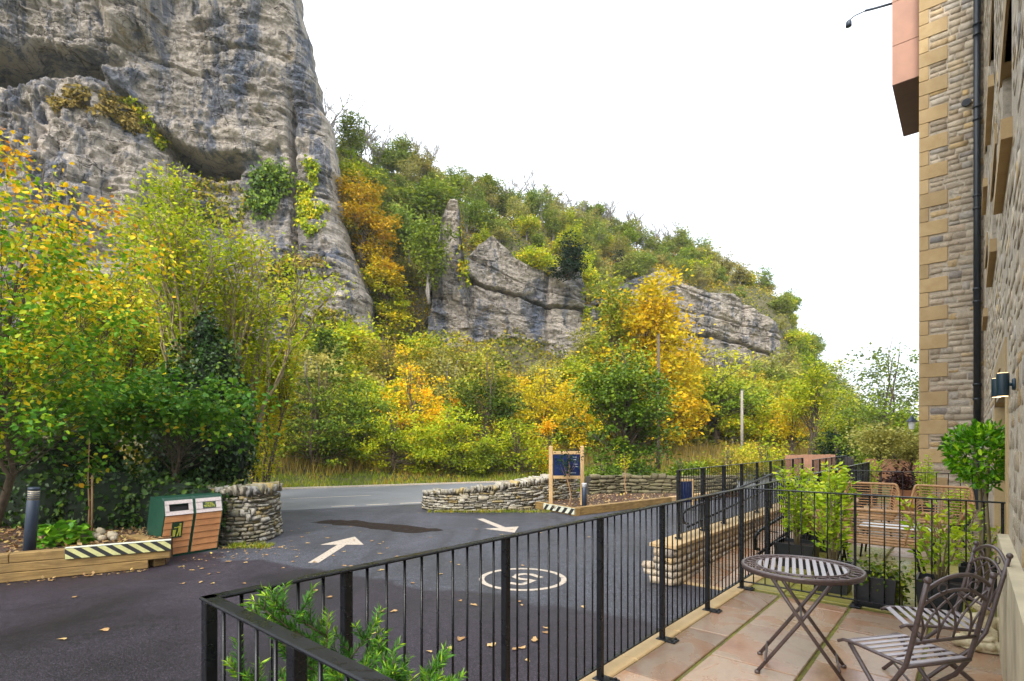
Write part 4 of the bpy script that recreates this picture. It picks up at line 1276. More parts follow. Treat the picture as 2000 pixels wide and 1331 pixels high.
for a, b in zip(ue, ue[1:]):
    zs = sorted([(w[2], w[3]) for w in OPEN if w[0] <= a + 1e-6 and w[1] >= b - 1e-6])
    z = -.6
    for z0, z1 in zs:
        if z0 > z: ubox(mb, a, b, HV, HV + .40, z, z0)
        z = z1
    ubox(mb, a, b, HV, HV + .40, z, HTOP)
# wing: end wall facing the terrace and its long left wall
WV = HV - 1.21
ubox(mb, 16.1, 16.5, WV, HV + .4, -.6, HTOP)
ubox(mb, 16.5, 24, WV, WV + .4, -.6, HTOP)
mb.build('wall', M['mortar'], house, origin=HO)
# spandrels of the segmental arch
mb = MB(); NA = 14; du = DOOR[1] - DOOR[0]
poly = [(DOOR[0] - .001, 2.50), (DOOR[0] - .001, 2.02)] + [(DOOR[0] + du * k / NA, 2.03 + .33 * (1 - (2 * k / NA - 1) ** 2)) for k in range(NA + 1)] + [(DOOR[1] + .001, 2.02), (DOOR[1] + .001, 2.50)]
vs = []
for v in (HV - .012, HV + .39):
    vs += [UV(u, v, z) for u, z in poly]
n = len(poly)
mb.add(vs, [tuple(range(n)), tuple(range(n, 2 * n))[::-1]] + [(i, (i + 1) % n, n + (i + 1) % n, n + i) for i in range(n)])
mb.build('door_arch', M['ashlar'], house, origin=HO)
mb = MB(); ubox(mb, DOOR[0] - .30, DOOR[0] + .02, HV - .012, HV + .38, -.02, 2.02); mb.build('door_jamb', M['ashlar'], house, origin=HO)
mb = MB(); ubox(mb, DOOR[1] - .02, DOOR[1] + .30, HV - .012, HV + .38, -.02, 2.02); mb.build('door_jamb', M['ashlar'], house, origin=HO)
mb = MB(); ubox(mb, DOOR[0], DOOR[1], HV + .30, HV + .36, -.02, 2.4); dr = mb.build('door', M['cream_paint'], house, origin=HO)
mb = MB()
for k in range(4): ubox(mb, DOOR[0] + .15 + k * .62, DOOR[0] + .65 + k * .62, HV + .285, HV + .299, .9, 1.95)
mb.build('door_pane', M['glass'], dr, origin=HO)
mb = MB(); ubox(mb, -1.2, DOOR[0] - .31, HV - .07, HV - .002, -.02, .86); mb.build('plinth', M['plinth'], house, origin=HO)
for w in WINS:
    mb = MB()
    for a, b, c_, d in ((w[0], w[0] + .07, w[2], w[3]), (w[1] - .07, w[1], w[2], w[3]), (w[0] + .07, w[1] - .07, w[2], w[2] + .07), (w[0] + .07, w[1] - .07, w[3] - .07, w[3]), ((w[0] + w[1]) / 2 - .03, (w[0] + w[1]) / 2 + .03, w[2] + .07, w[3] - .07)):
        ubox(mb, a, b, HV + .22, HV + .28, c_, d)
    wf = mb.build('window', M['cream_paint'], house, origin=HO)
    mb = MB(); ubox(mb, w[0] + .06, w[1] - .06, HV + .245, HV + .255, w[2] + .06, w[3] - .06); mb.build('pane', M['glass'], wf, origin=HO)
    mb = MB(); ubox(mb, w[0] - .12, w[1] + .12, HV - .065, HV + .2, w[2] - .15, w[2]); mb.build('sill', M['ashlar'], wf, origin=HO)
    mb = MB(); ubox(mb, w[0] - .15, w[1] + .15, HV - .02, HV + .2, w[3], w[3] + .24); mb.build('lintel', M['ashlar'], wf, origin=HO)
# corner blocks of the wing: alternate long and short
rr = random.Random(4)
z = .02; k = 0
while z < HTOP - .4:
    hgt = .352
    ln = .555 if k % 2 else .19
    mb = MB(); mb.box((ln / 2 - .006, .15, hgt / 2), (ln, .36, hgt - .012), ch=.006)
    o_ = link('quoin', mb.mesh('quoin', M['ashlar']), house)
    q = UV(16.1, WV, z) - HO
    o_.location = q; o_.rotation_euler = (0, 0, VANG)
    z += hgt; k += 1
def in_open(u, z, m=.05):
    for w in OPEN:
        if w[0] - .16 - m < u < w[1] + .16 + m and w[2] - .2 - m < z < w[3] + (.42 if w is DOOR else .26) + m:
            return True
    return False
# rubble of the end wall: each stone a piece
cnt = 0; z = .02; rest = []
while z < HTOP - .2:
    ch = rr.uniform(.10, .19)
    qk = int((z + ch / 2 - .02) / .352) % 2
    x = (.56 if qk else .195) + .01
    while x < 1.20:
        L = rr.uniform(.14, .40); L = min(L, 1.205 - x)
        if L < .06: break
        c_ = UV(16.1 + .040, WV + x + L / 2, z + ch / 2)
        it = (c_, VANG, (L * .97, .10, ch * .94), rr.randrange(14))
        if z < 11.0 and cnt < 190:
            link('stone', WS[it[3]], house, c_ - HO, (rr.uniform(-.07, .07), rr.uniform(-.05, .05), VANG), (it[2][0], it[2][1] * rr.uniform(.85, 1.15), it[2][2] * rr.uniform(.82, 1.06))); cnt += 1
        else:
            rest.append(it)
        x += L
    z += ch
# rubble of the long wall
z = .88; near = []
while z < HTOP - .1:
    ch = rr.uniform(.085, .165)
    u = -1.1
    while u < 16.0:
        L = rr.uniform(.12, .36) * (1 if u < 9 else 1.6)
        uc, zc = u + L / 2, z + ch / 2
        if not in_open(uc, zc, L * .35):
            c_ = UV(uc, HV + .028 + rr.uniform(-.004, .006), zc)
            it = (c_, UANG, (L * .98, .060, ch * .96), rr.randrange(14))
            if 2.6 < u < 5.4 and zc < 3.4 and len(near) < 108:
                near.append(it)
            else:
                rest.append(it)
        u += L
    z += ch
for it in near:
    link('stone', WS[it[3]], house, it[0] - HO, (0, 0, it[1]), it[2])
# the batch may not sit at a child location of its own: built round the house origin
stone_batch('rubble_stone', rest, SH_FLAT, M['wall_stone'], house, HO)
print('stones in wall', cnt, len(near), len(rest))
# cladding bay on the left flank
mb = MB(); ubox(mb, 16.42, 19.5, .36, WV - .005, 10.93, 14.4); bay = mb.build('bay', M['soffit'], house, origin=HO)
zz = 10.93
for hgt in (1.02, 1.15, .95, .9):
    mb = MB(); ubox(mb, 16.40, 16.419, .345, WV - .006, zz + .01, zz + hgt - .006); mb.build('cladding_panel', M['cladding'], bay, origin=HO)
    mb = MB(); ubox(mb, 16.421, 19.5, .342, .359, zz + .01, zz + hgt - .006); mb.build('cladding_panel', M['cladding'], bay, origin=HO)
    zz += hgt
# downpipe with its collars
mb = MB(); q = UV(16.0, HV - .12)
mb.tube([(q.x, q.y, 1.9), (q.x, q.y, HTOP)], .068, 14)
dp = mb.build('downpipe', M['pipe'], house, True, HO)
for zc in (2.6, 2.95, 4.9, 5.2, 7.1, 7.4, 9.2, 9.5, 11.2, 11.45):
    mb = MB(); mb.lathe([(.070, -.03), (.084, -.025), (.084, .025), (.070, .03)], 14, (q.x, q.y, zc)); mb.build('collar', M['pipe'], dp, True, HO)
mb = MB(); ubox(mb, 15.86, 16.08, HV - .24, HV - .01, 1.6, 1.95); mb.build('hopper', M['pipe'], dp, False, HO)
mb = MB(); ubox(mb, 15.93, 16.07, HV - .19, HV - .05, 0, 1.6); mb.build('lower_pipe', M['pipe'], dp, False, HO)
# round vent
q = UV(16.03, WV + .90, 9.7)
root_ = Matrix.Rotation(UANG, 3, 'Z') @ Matrix.Rotation(pi / 2, 3, 'Y')
mb = MB(); tmp = MB().lathe([(.085, -.02), (.095, 0), (.095, .02), (.080, .02)], 18)
mb.add([root_ @ Vector(v) + q for v in tmp.v], tmp.f)
vent = mb.build('vent', M['pipe'], house, False, HO)
mb = MB()
for k in range(5):
    mb.box(q - UD * .022 + Vector((0, 0, -.05 + k * .025)), (.012, .12, .008), Matrix.Rotation(UANG, 3, 'Z'))
mb.build('vent_slat', M['bollard'], vent, False, HO)
# wall lamps: up and down cylinders on a round bracket
def wall_lamp(u, z, label):
    b = UV(u, HV - .02, z)
    root = empty('wall_lamp', b, VANG, label, 'wall lamp', 'up and down wall lamps by the doorway')
    mb = MB(); t = MB().lathe([(.036, 0), (.040, .008), (.034, .018)], 16)
    mb.add([Matrix.Rotation(-pi / 2, 3, 'Y') @ Vector(v) for v in t.v], t.f); mb.tube([(-.015, 0, 0), (-.035, 0, 0)], .010, 8)
    mb.build('bracket', M['lamp_body'], root, True)
    mb = MB(); mb.lathe([(.031, -.072), (.032, -.068), (.032, .068), (.031, .072)], 18, (-.060, 0, 0)); mb.build('lamp_body', M['lamp_body'], root, True)
    for s_ in (-1, 1):
        mb = MB(); mb.lathe([(.026, .0725 * s_), (.026, .0745 * s_)], 14, (-.060, 0, 0)); mb.build('lens', M['lamp_glow'], root)
wall_lamp(3.9, 1.97, 'nearer of the two dark blue cylinder wall lamps, lit above and below')
wall_lamp(4.95, 2.03, 'dark blue cylinder wall lamp half hidden behind the nearer one, next to the arch')
# floodlight arm by the cladding
a = UV(16.6, .34, 13.22)
fl = empty('flood_lamp', a, VANG, 'small dark lamp on a long arm sticking out from the cladding at the top', 'lamp')
MB().tube([(0, 0, 0), (-.45, .02, .10), (-.62, .02, .14)], .030, 8).build('arm', M['bollard'], fl, True)
mb = MB(); mb.lathe([(.03, .10), (.07, .05), (.075, -.07), (.06, -.08)], 14, (-1.0, .02, -.02)); mb.build('lamp_head', M['bollard'], fl, True)
MB().tube([(-.60, .02, .135), (-.85, .02, .13), (-1.0, .02, .07)], .016, 8).build('bracket', M['bollard'], fl, True)
# lantern on the far side of the corner
lp = UV(17.4, WV - .24, 2.1)
ln_ = empty('lantern', lp, VANG, 'small grey wall lantern peeping out behind the corner stones', 'lantern')
mb = MB(); mb.lathe([(.015, .20), (.12, .06), (.13, .04), (.10, .035)], 8); mb.tube([(0, 0, .19), (.05, 0, .26), (.24, 0, .20)], .012, 6); mb.build('lantern_top', M['bollard'], ln_)
mb = MB(); mb.lathe([(.055, -.16), (.085, .035)], 8); mb.build('lantern_glass', M['white_lens'], ln_)

# ------------------------------------------------------------------ left: timber edging, bed, bollard, bins
E0 = Vector((-7.92, 8.24, G)); ED = Vector((.864, .503, 0)).normalized(); EANG = atan2(ED.y, ED.x)
te = empty('timber_edging', E0 + ED * -2.5, EANG, 'long raised bed edge of stacked brown sleepers with a striped board at its right end', 'bed edging')
LEN = 4.72
rr = random.Random(2)
for k in range(3):
    cutp = [0, 1.9 + .35 * k, LEN - (.32 if k == 0 else 0)]
    for a, b in zip(cutp, cutp[1:]):
        mb = MB(); mb.box(((a + b) / 2, .10, .075 + k * .148), (b - a - .006, .2, .145), ch=.010); mb.build('sleeper', M['sleeper'], te)
for k in range(3):
    mb = MB(); mb.box((LEN - .20 - .22, .10 + .55, .075 + k * .148), (1.15, .18, .145), Matrix.Rotation(radians(116), 3, 'Z'), ch=.010); mb.build('sleeper', M['sleeper'], te)
def hazard(parent, x0, x1, y, z, hgt, n, slant, ma, mb_, lean=0.0):
    """board with slanting stripes; each stripe a strip of its own"""
    b = MB(); b.box(((x0 + x1) / 2, y + .012, z), (x1 - x0, .022, hgt), ch=.003)
    bo = b.build('striped_board', M[mb_], parent)
    b = MB(); b.box(((x0 + x1) / 2, y + .05, z + hgt / 2 + .006), (x1 - x0, .10, .012), ch=.003); b.build('board_cap', M['haz_white'], bo)
    st = (x1 - x0) / n
    for i in range(-1, n + 1):
        p = []
        lo, hi = x0 + .004, x1 - .004
        xa, xb = x0 + i * st, x0 + (i + .52) * st
        quad = [(xa + slant, -hgt / 2 + .004), (xb + slant, -hgt / 2 + .004), (xb, hgt / 2 - .004), (xa, hgt / 2 - .004)]
        # clip to the board
        def clip(poly, lim, keep_less):
            out = []
            for a, c in zip(poly, poly[1:] + poly[:1]):
                ia = (a[0] <= lim) if keep_less else (a[0] >= lim); ic = (c[0] <= lim) if keep_less else (c[0] >= lim)
                if ia: out.append(a)
                if ia != ic:
                    t = (lim - a[0]) / (c[0] - a[0]); out.append((lim, a[1] + t * (c[1] - a[1])))
            return out
        quad = clip(quad, hi, True)
        if quad: quad = clip(quad, lo, False)
        if len(quad) < 3: continue
        b = MB(); nq = len(quad)
        b.add([(q[0], y - .0015, z + q[1]) for q in quad] + [(q[0], y + .0005, z + q[1]) for q in quad], [tuple(range(nq)), tuple(range(nq, 2 * nq))[::-1]] + [(j, (j + 1) % nq, nq + (j + 1) % nq, nq + j) for j in range(nq)])
        b.build('stripe', M[ma], bo)
hazard(te, 3.28, LEN + .01, -.026, .375, .175, 7, .22, 'haz_yellow', 'haz_black')
bed = MB().prism([E0 + ED * -2.5 + Vector((-.2, .3, 0)), E0 + ED * 2.2 + Vector((-.18, .2, 0)), Vector((-6.75, 10.8, 0)), Vector((-9, 11.6, 0)), Vector((-15, 12, 0)), Vector((-15, 8, 0))], G - .02, -.20).build('planting_bed', M['mulch'])
tag(bed, kind='structure')
def bollard(label, loc, h, r, lean=(0, 0), head='lens', grp='bollard lights in the planting beds'):
    root = empty('bollard_light', loc, 0, label, 'bollard', grp); root.rotation_euler = (lean[0], lean[1], 0)
    MB().lathe([(r, -.1), (r, h * .80), (r * .96, h * .805)], 20).build('post', M['bollard'], root, True)
    MB().lathe([(r * .94, h * .805), (r * .94, h * .955)], 20).build('lens', M[head], root, True)
    mb = MB()
    for k in range(4): mb.lathe([(r * .93, h * (.825 + k * .03)), (r * 1.0, h * (.828 + k * .03)), (r * 1.0, h * (.836 + k * .03)), (r * .93, h * (.84 + k * .03))], 20)
    mb.build('louvre', M['bollard'], root, True)
    MB().lathe([(r, h * .955), (r, h * .99), (r * .9, h)], 20).build('cap', M['bollard'] if head == 'lens' else M['white_lens'], root, True)
b0 = GP(57, 1078, -.2)
bollard('tall navy bollard light leaning beside the green plant on the left', (b0.x, b0.y, -.2), 1.06, .083, (0, radians(4.5)))
b1 = GP(1141, 991, -.42)
bollard('short navy bollard light with pale head beside the blue signboard', (b1.x, b1.y, -.42), .74, .078, (0, 0), 'white_lens')
# litter bins
def litter_bin(label, loc, ang, kind):
    root = empty('litter_bin', loc, ang, label, 'litter bin', 'pair of wooden litter bins')
    W, Dp, H = .54, .48, 1.12
    lean = .10
    def sh(v): return (v[0] + lean * v[2], v[1], v[2])
    # green casing: side profile y (front is -y)
    prof = [(-.20, .03), (-.27, .80), (-.165, 1.07), (-.10, H), (.40, H), (.40, .03)]
    mb = MB()
    for x0, x1 in ((0, .022), (W - .022, W)):
        vs = [(x0, y, z) for y, z in prof] + [(x1, y, z) for y, z in prof]; n = 6
        mb.add([sh(v) for v in vs], [tuple(range(n))[::-1], tuple(range(n, 2 * n))] + [(i, (i + 1) % n, n + (i + 1) % n, n + i) for i in range(n)])
    inner = [(-.17, .03), (-.235, .79), (-.135, 1.05), (-.10, H - .004), (.398, H - .004), (.398, .03)]
    vs = [(.022, y, z) for y, z in inner] + [(W - .022, y, z) for y, z in inner]; n = 6
    mb.add([sh(v) for v in vs], [tuple(range(n))[::-1], tuple(range(n, 2 * n))] + [(i, (i + 1) % n, n + (i + 1) % n, n + i) for i in range(n)])
    mb.box((W / 2 + .0, .07, .015), (W, .54, .03))
    mb.build('casing', M['bin_green'], root)
    def slabp(za, zb, out, mat, nm, x0=.024, x1=W - .024, seg=((-.20, .03), (-.27, .80)), parent=root, thick=.022):
        t = lambda z: seg[0][0] + (seg[1][0] - seg[0][0]) * (z - seg[0][1]) / (seg[1][1] - seg[0][1])
        ya, yb = t(za) - out, t(zb) - out
        vs = [(x0, ya, za), (x1, ya, za), (x1, yb + .010, zb), (x0, yb + .010, zb), (x0, ya + thick, za), (x1, ya + thick, za), (x1, yb + thick, zb), (x0, yb + thick, zb)]
        return MB().add([sh(v) for v in vs], [(0, 1, 2, 3), (4, 7, 6, 5), (0, 4, 5, 1), (3, 2, 6, 7), (0, 3, 7, 4), (1, 5, 6, 2)]).build(nm, M[mat], parent)
    for k in range(6):
        slabp(.045 + k * .124, .045 + (k + 1) * .124 - .007, .010, 'bin_plank', 'plank')
    sg = ((-.27, .80), (-.165, 1.07))
    slabp(.795, .865, .012, 'weathered_plank', 'hood_plank', seg=sg)
    slabp(1.00, 1.065, .012, 'weathered_plank', 'hood_plank', seg=sg)
    if kind == 'litter':
        slabp(.867, .998, .012, 'weathered_plank', 'hood_plank', x0=.024, x1=.095, seg=sg)
        slabp(.867, .998, .012, 'weathered_plank', 'hood_plank', x0=W - .095, x1=W - .024, seg=sg)
        slabp(.868, .997, -.030, 'dark', 'slot', x0=.096, x1=W - .096, seg=sg)
        pl = slabp(.36, .66, .016, 'sign_green', 'pictogram_plate', x0=.16, x1=.355)
        # pictogram: a figure tossing rubbish into a basket
        def t(z): return -.20 + (-.07) * (z - .03) / .77 - .0175
        def shape(pts, nm):
            vs = [(x + .044, t(z) , z) for x, z in pts]; n = len(pts)
            vs2 = [(x + .044, t(z) + .003, z) for x, z in pts]
            MB().add([sh(v) for v in vs + vs2], [tuple(range(n)), tuple(range(n, 2 * n))[::-1]] + [(i, (i + 1) % n, n + (i + 1) % n, n + i) for i in range(n)]).build(nm, M['yellow_print'], pl)
        shape([(.140, .515), (.198, .515), (.188, .385), (.150, .385)], 'basket_mark')
        shape([(.262 + .018 * cos(a_ * pi / 6), .612 + .020 * sin(a_ * pi / 6)) for a_ in range(12)], 'figure_mark')
        shape([(.234, .585), (.280, .585), (.284, .49), (.292, .385), (.268, .385), (.258, .47), (.238, .385), (.216, .385), (.236, .49)], 'figure_mark')
        shape([(.240, .578), (.236, .558), (.180, .545), (.178, .558)], 'figure_mark')
        shape([(.160, .560), (.172, .572), (.180, .555), (.168, .545)], 'figure_mark')
    else:
        slabp(.867, .998, .012, 'weathered_plank', 'hood_plank', seg=sg)
        pl = slabp(.872, .99, .017, 'sign_green', 'name_plate', x0=.15, x1=.40, seg=sg)
        a_ = math.atan2(.105, .27)
        for body, zz in (('DOG', .957), ('WASTE', .908)):
            y = -.27 + .105 * (zz - .80) / .27 - .0165
            link('lettering', text_mesh(body, .064, M['yellow_print'], .0008, .001), pl, (.275 + lean * zz, y, zz), (pi / 2 - a_, 0, 0))
    return root
BA = GP(312, 1094); BB = GP(415, 1083)
bang = atan2(.82, .57)
bd = Vector((cos(bang), sin(bang), 0)); bn = Vector((sin(bang), -cos(bang), 0))
bp = Vector((-6.60, 9.93, G)) - bn * .22
litter_bin('wooden litter bin with a black slot and a small pictogram, left of the pair', bp, bang, 'litter')
litter_bin('wooden dog waste bin with a lettered green plate, right of the pair', bp + bd * .55, bang, 'dog')
# pile of cobbles in the bed
cm = stone_meshes('cobble', SH_ROUND, M['cobble'], True)
rr = random.Random(12)
cb = GP(190, 1056, -.2)
CL = ['leftmost small cobble of the pile at the foot of the sapling', 'large rounded front cobble left of centre in the pile', 'front middle cobble of the pile under the sapling', 'small front cobble right of the middle of the pile', 'broad cobble towards the right end of the pile', 'topmost cobble of the pile at the foot of the sapling', 'back right cobble resting high on the pile', 'back left cobble half hidden behind the front ones', 'smallest cobble at the far right of the pile']
pil = [(-.36, 0, .10, .20), (-.20, -.14, .13, .26), (.02, -.05, .12, .24), (.20, -.12, .09, .22), (.34, .02, .12, .22), (-.02, .12, .22, .24), (.22, .14, .16, .2), (-.20, .16, .13, .2), (.46, -.1, .07, .16)]
for i, (dx, dy, dz, sz) in enumerate(pil):
    o_ = link('cobble', cm[i % 8], None, (cb.x + dx * .8, cb.y + dy * .8, -.2 + dz * .62), (rr.uniform(-.4, .4), rr.uniform(-.4, .4), rr.uniform(0, 3)), (sz * .8, sz * .64, sz * .58))
    tag(o_, CL[i], 'stone', 'pile of cobbles under the sapling')

# ------------------------------------------------------------------ right: signboard and its bed
sb = empty('signboard', (1.74, 17.0, -.42), 0, 'navy blue signboard in a pale timber frame above the low stone wall', 'signboard')
for x in (-.50, .50):
    mb = MB(); mb.box((x, 0, .93), (.125, .11, 1.90), ch=.018)
    mb.build('post', M['pale_timber'], sb)
for z in (.88, 1.66):
    mb = MB(); mb.box((0, .005, z), (.872, .075, .10), ch=.008); mb.build('crossbar', M['pale_timber'], sb)
mb = MB(); mb.box((0, .0, 1.27), (.868, .045, .675), ch=.004); pn = mb.build('panel', M['navy'], sb)
for k, (x, z, w) in enumerate(((.22, 1.52, .22), (.25, 1.44, .16), (.20, 1.02, .20), (.30, 1.30, .10), (.28, 1.22, .14))):
    mb = MB(); mb.box((x, -.0235, z), (w, .002, .014)); mb.build('print_line', M['pale_print'], pn)
ns = empty('notice_board', P(1340, 985, 16.6), radians(15), 'small dark notice board in a pale wooden frame behind the ramp railing', 'notice board')
for x in (-.24, .24):
    mb = MB(); mb.box((x, 0, .36), (.06, .06, .82), ch=.008); mb.build('post', M['pale_timber'], ns)
mb = MB(); mb.box((0, .0, .74), (.418, .05, .06), ch=.006); mb.build('crossbar', M['pale_timber'], ns)
mb = MB(); mb.box((0, 0, .38), (.41, .03, .64), ch=.004); mb.build('panel', M['navy'], ns)
# edging
c0_ = Vector((1.86, 15.6, G)); l0 = Vector((.55, 17.75, G)); r0_ = Vector((7.5, 20.2, G))
d1 = (c0_ - l0); a1 = atan2(d1.y, d1.x)
tr = empty('timber_edging', l0, a1, 'low timber edge with pale and dark striped board at the corner of the signboard bed', 'bed edging')
mb = MB(); mb.box((d1.length / 2, .1, .11), (d1.length, .18, .23), ch=.01); mb.build('sleeper', M['sleeper'], tr)
hazard(tr, .9, d1.length - .02, -.022, .125, .17, 5, -.16, 'haz_white', 'haz_black')
d2 = (r0_ - c0_); a2 = atan2(d2.y, d2.x)
tr2 = empty('timber_edging', c0_, a2, 'long low timber edge running right from the signboard corner behind the railing', 'bed edging')
for k in range(3):
    L = d2.length / 3
    mb = MB(); mb.box((L * (k + .5), .1, .12 - .0 * k), (L - .006, .18, .25), ch=.012); mb.build('sleeper', M['pale_timber'] if k == 2 else M['sleeper'], tr2)
tag(MB().prism([l0 + Vector((.15, .02, 0)), c0_ + Vector((0, .2, 0)), r0_ + Vector((0, .2, 0)), Vector((9, 21.0, 0)), Vector((3.2, 20.6, 0)), Vector((2.0, 18.6, 0))], G - .02, -.42).build('planting_bed', M['mulch']), kind='structure')
# poles
def pole(label, px, ytop, d, z0, r, mat='old_pole'):
    t = P(px, ytop, d)
    root = empty('utility_pole', (t.x, d, z0), 0, label, 'utility pole')
    h = t.z - z0
    MB().tube([(0, 0, -.3), (0, 0, h)], [r * 1.15, r * .8], 12).build('pole', M[mat], root, True)
    mb = MB(); mb.box((0, -.03, h - .35), (.06, .05, .30), ch=.01); mb.lathe([(r * .85, 0), (r * .85, .05), (r * .3, .09)], 10, (0, 0, h)); mb.build('pole_cap', M['pipe'], root)
pole('pale wooden utility pole standing among the roadside trees', 1449, 763, 38, terr_xy(16.4, 38), .105)
pole('dark wooden pole top showing between the orange tree and the ivy tree', 1286, 655, 35.2, terr_xy(9.7, 35.2), .12, 'bark')
mk = P(424, 925, 15.5)
mp_ = empty('marker_post', (mk.x, 15.5, G), 0, 'short weathered timber post behind the curved stone wall', 'post')
mb = MB(); mb.box((0, 0, .8), (.11, .09, 1.75), Matrix.Rotation(radians(2), 3, 'Y'), ch=.02); mb.build('post', M['pale_timber'], mp_)
mb = MB(); mb.box((-.12, -.05, .62), (.16, .02, .24)); mb.build('name_plate', M['navy'], mp_)

# far boarded fence and gate at the end of the terrace
def boards(name, label, cat, a, b, h, mat, nb, post=True, z0=0.0, grp=None):
    d = b - a; L = Vector((d.x, d.y, 0)).length
    root = empty(name, (a.x, a.y, z0), atan2(d.y, d.x), label, cat, grp)
    w = L / nb
    mbb = MB(); mbb.box((0, 0, h / 2), (w * .965, .022, h), ch=.004); me = mbb.mesh('board', M[mat])
    for k in range(nb):
        link('board', me, root, (w * (k + .5), R.uniform(-.004, .004), R.uniform(-.01, .01)))
    for z in (h * .2, h * .8):
        mb = MB(); mb.box((L / 2, .04, z), (L, .04, .09)); mb.build('rail', M[mat], root)
    return root
FA = P(1577, 925, 24); FB = P(1642, 925, 24)
boards('board_fence', 'orange timber fence seen beyond the far railing left of the dark gate', 'fence', Vector((FA.x - 1.2, 23.6, 0)), Vector((FB.x, 24.4, 0)), 1.0, 'fence_board', 20, z0=.0)
FA = P(1636, 925, 19); FB = P(1682, 925, 19)
boards('board_gate', 'dark grey gate of upright boards at the end of the terrace', 'gate', Vector((FA.x, 18.6, 0)), Vector((FB.x, 19.4, 0)), 1.06, 'dark_boards', 7, z0=0)
FA = P(1690, 925, 20); FB = P(1800, 925, 20)
boards('board_fence', 'orange timber fence behind the clipped variegated trees', 'fence', Vector((FA.x, 20.0, 0)), Vector((FB.x + .4, 19.6, 0)), .95, 'fence_board', 18, z0=0)
print('hard objects one done')

# ------------------------------------------------------------------ planters and furniture on the terraces
def square_pot(label, loc, w, h, mat='planter', name='square_planter', wy=None, cat='planter', group=None):
    root = empty(name, loc, UANG, label, cat, group)
    wy = wy or w
    mb = MB()
    t = .86
    def ring(f, z): return [(a * w / 2 * f, b * wy / 2 * f, z) for a, b in ((-1, -1), (1, -1), (1, 1), (-1, 1))]
    rings = [ring(t, 0), ring(1.0, h), ring(.90, h), ring(.88, h - .05)]
    vs = sum(rings, [])
    fs = [(0, 3, 2, 1)]
    for r_ in range(3):
        for i in range(4):
            j = (i + 1) % 4
            fs.append((r_ * 4 + i, r_ * 4 + j, (r_ + 1) * 4 + j, (r_ + 1) * 4 + i))
    mb.add(vs, fs); mb.build('pot', M[mat], root)
    mb = MB(); mb.box((0, 0, h - .055), (w * .9, wy * .9, .02)); mb.build('soil', M['soil'], root)
    return root
PG = 'black square planters along the crossing railing'
def gpt(px, py, z=0.0):
    return GP(px, py, z)
def shrub(name, label, loc, seed, H, rad, mat, lsize, nleaf, stems=5, cat='shrub', group=None, asp=.42, open_=.8):
    """upright leafy shrub: stems with leaves set along them"""
    rng = np.random.default_rng(seed)
    root = empty(name, loc, 0, label, cat, group)
    mb = MB(); pos = []; td = []
    for s_ in range(stems):
        an = 2 * pi * s_ / stems + rng.uniform(-.5, .5)
        hh = H * rng.uniform(.62, 1.0); sp = rad * rng.uniform(.3, 1.0) * open_
        pts = [Vector((cos(an) * sp * t ** 1.3 + .02 * cos(an), sin(an) * sp * t ** 1.3 + .02 * sin(an), hh * t)) for t in (0, .25, .5, .75, 1)]
        mb.tube(pts, [.011, .009, .007, .005, .003], 5)
        m_ = nleaf // stems
        tt = rng.uniform(.12, 1.0, m_) ** .8
        for t in tt:
            i = min(3, int(t * 4)); p = pts[i].lerp(pts[i + 1], t * 4 - i)
            a2 = rng.uniform(0, 2 * pi); rr_ = rad * .42 * rng.uniform(.1, 1.0) * (1.15 - .75 * t)
            pos.append((p.x + cos(a2) * rr_, p.y + sin(a2) * rr_, p.z + rng.uniform(-.02, .05)))
            td.append((cos(a2), sin(a2), rng.uniform(-.1, 1.0)))
    mb.build('stem', M['pale_bark'], root, True)
    pos = np.array(pos); td = np.array(td)
    r_ = .75 * rng.uniform(0, 1, len(pos)) + .25 * (pos[:, 2] / H)
    leaves('foliage', M[mat], pos, rng, lsize, asp, r_, .45, td, True, parent=root)
    return root
SG = 'yellow green laurel shrubs in the terrace planters'
# (px, py of pot foot, width, height, plant height, radius)
pots = [(1551, 1108, .46, .30, 1.08, .30, 'black planter at the left end of the crossing railing, next to the ramp', 'tall laurel shrub next to the ramp, leftmost by the crossing railing'),
        (1622, 1160, .34, .30, 1.12, .34, 'black planter half hidden behind the round table top', 'bushy yellow green laurel rising behind the round table'),
        (1835, 1205, .36, .32, .84, .34, 'black planter behind the nearest bistro chair', 'laurel with arching sprays behind the nearest bistro chair'),
        ]
for i, (px, py, w, h, ph, pr, l1, l2) in enumerate(pots):
    q = gpt(px, py)
    q = q + UD * .16
    square_pot(l1, q, w, h, group=PG)
    shrub('laurel_shrub', l2, q + Vector((0, 0, h - .05)), 40 + i, ph, pr, 'l_laurel', .060, 1000 if i < 2 else 420, 7, group=SG, asp=.5)
q = gpt(1708, 1190) + UD * .16
square_pot('black planter with low trailing ivy, between the table and the chairs', q, .34, .30, group=PG)
rng = np.random.default_rng(61)
root = empty('trailing_ivy', q + Vector((0, 0, .29)), UANG, 'variegated ivy spilling over the side of a black planter', 'ivy')
pp_ = np.concatenate([rng.normal(size=(260, 3)) * np.array([.14, .14, .06]) + np.array([0, 0, .06]), np.stack([rng.uniform(-.10, .17, 170), rng.normal(-.19, .025, 170), rng.uniform(-.29, .06, 170)], 1)])
leaves('foliage', M['l_ivy_bright'], pp_, rng, .038, .8, None, .4, None, True, parent=root)
mb = MB()
for k in range(6): mb.tube([(0, 0, -.02), (.03 * (k - 2.5), -.12, .07), (.04 * (k - 2.5), -.19, -.02), (.045 * (k - 2.5), -.20, -.24)], .003, 4)
mb.build('stem', M['pale_bark'], root)
q = gpt(1915, 1178) + UD * .16
square_pot('black planter in the corner by the doorway under the clipped ball tree', q, .34, .34, group=PG)
shrub('flowering_shrub', 'low leafy plant around the stems of the clipped ball tree', q + Vector((0, 0, .29)), 47, .46, .34, 'l_laurel', .045, 300, 7)
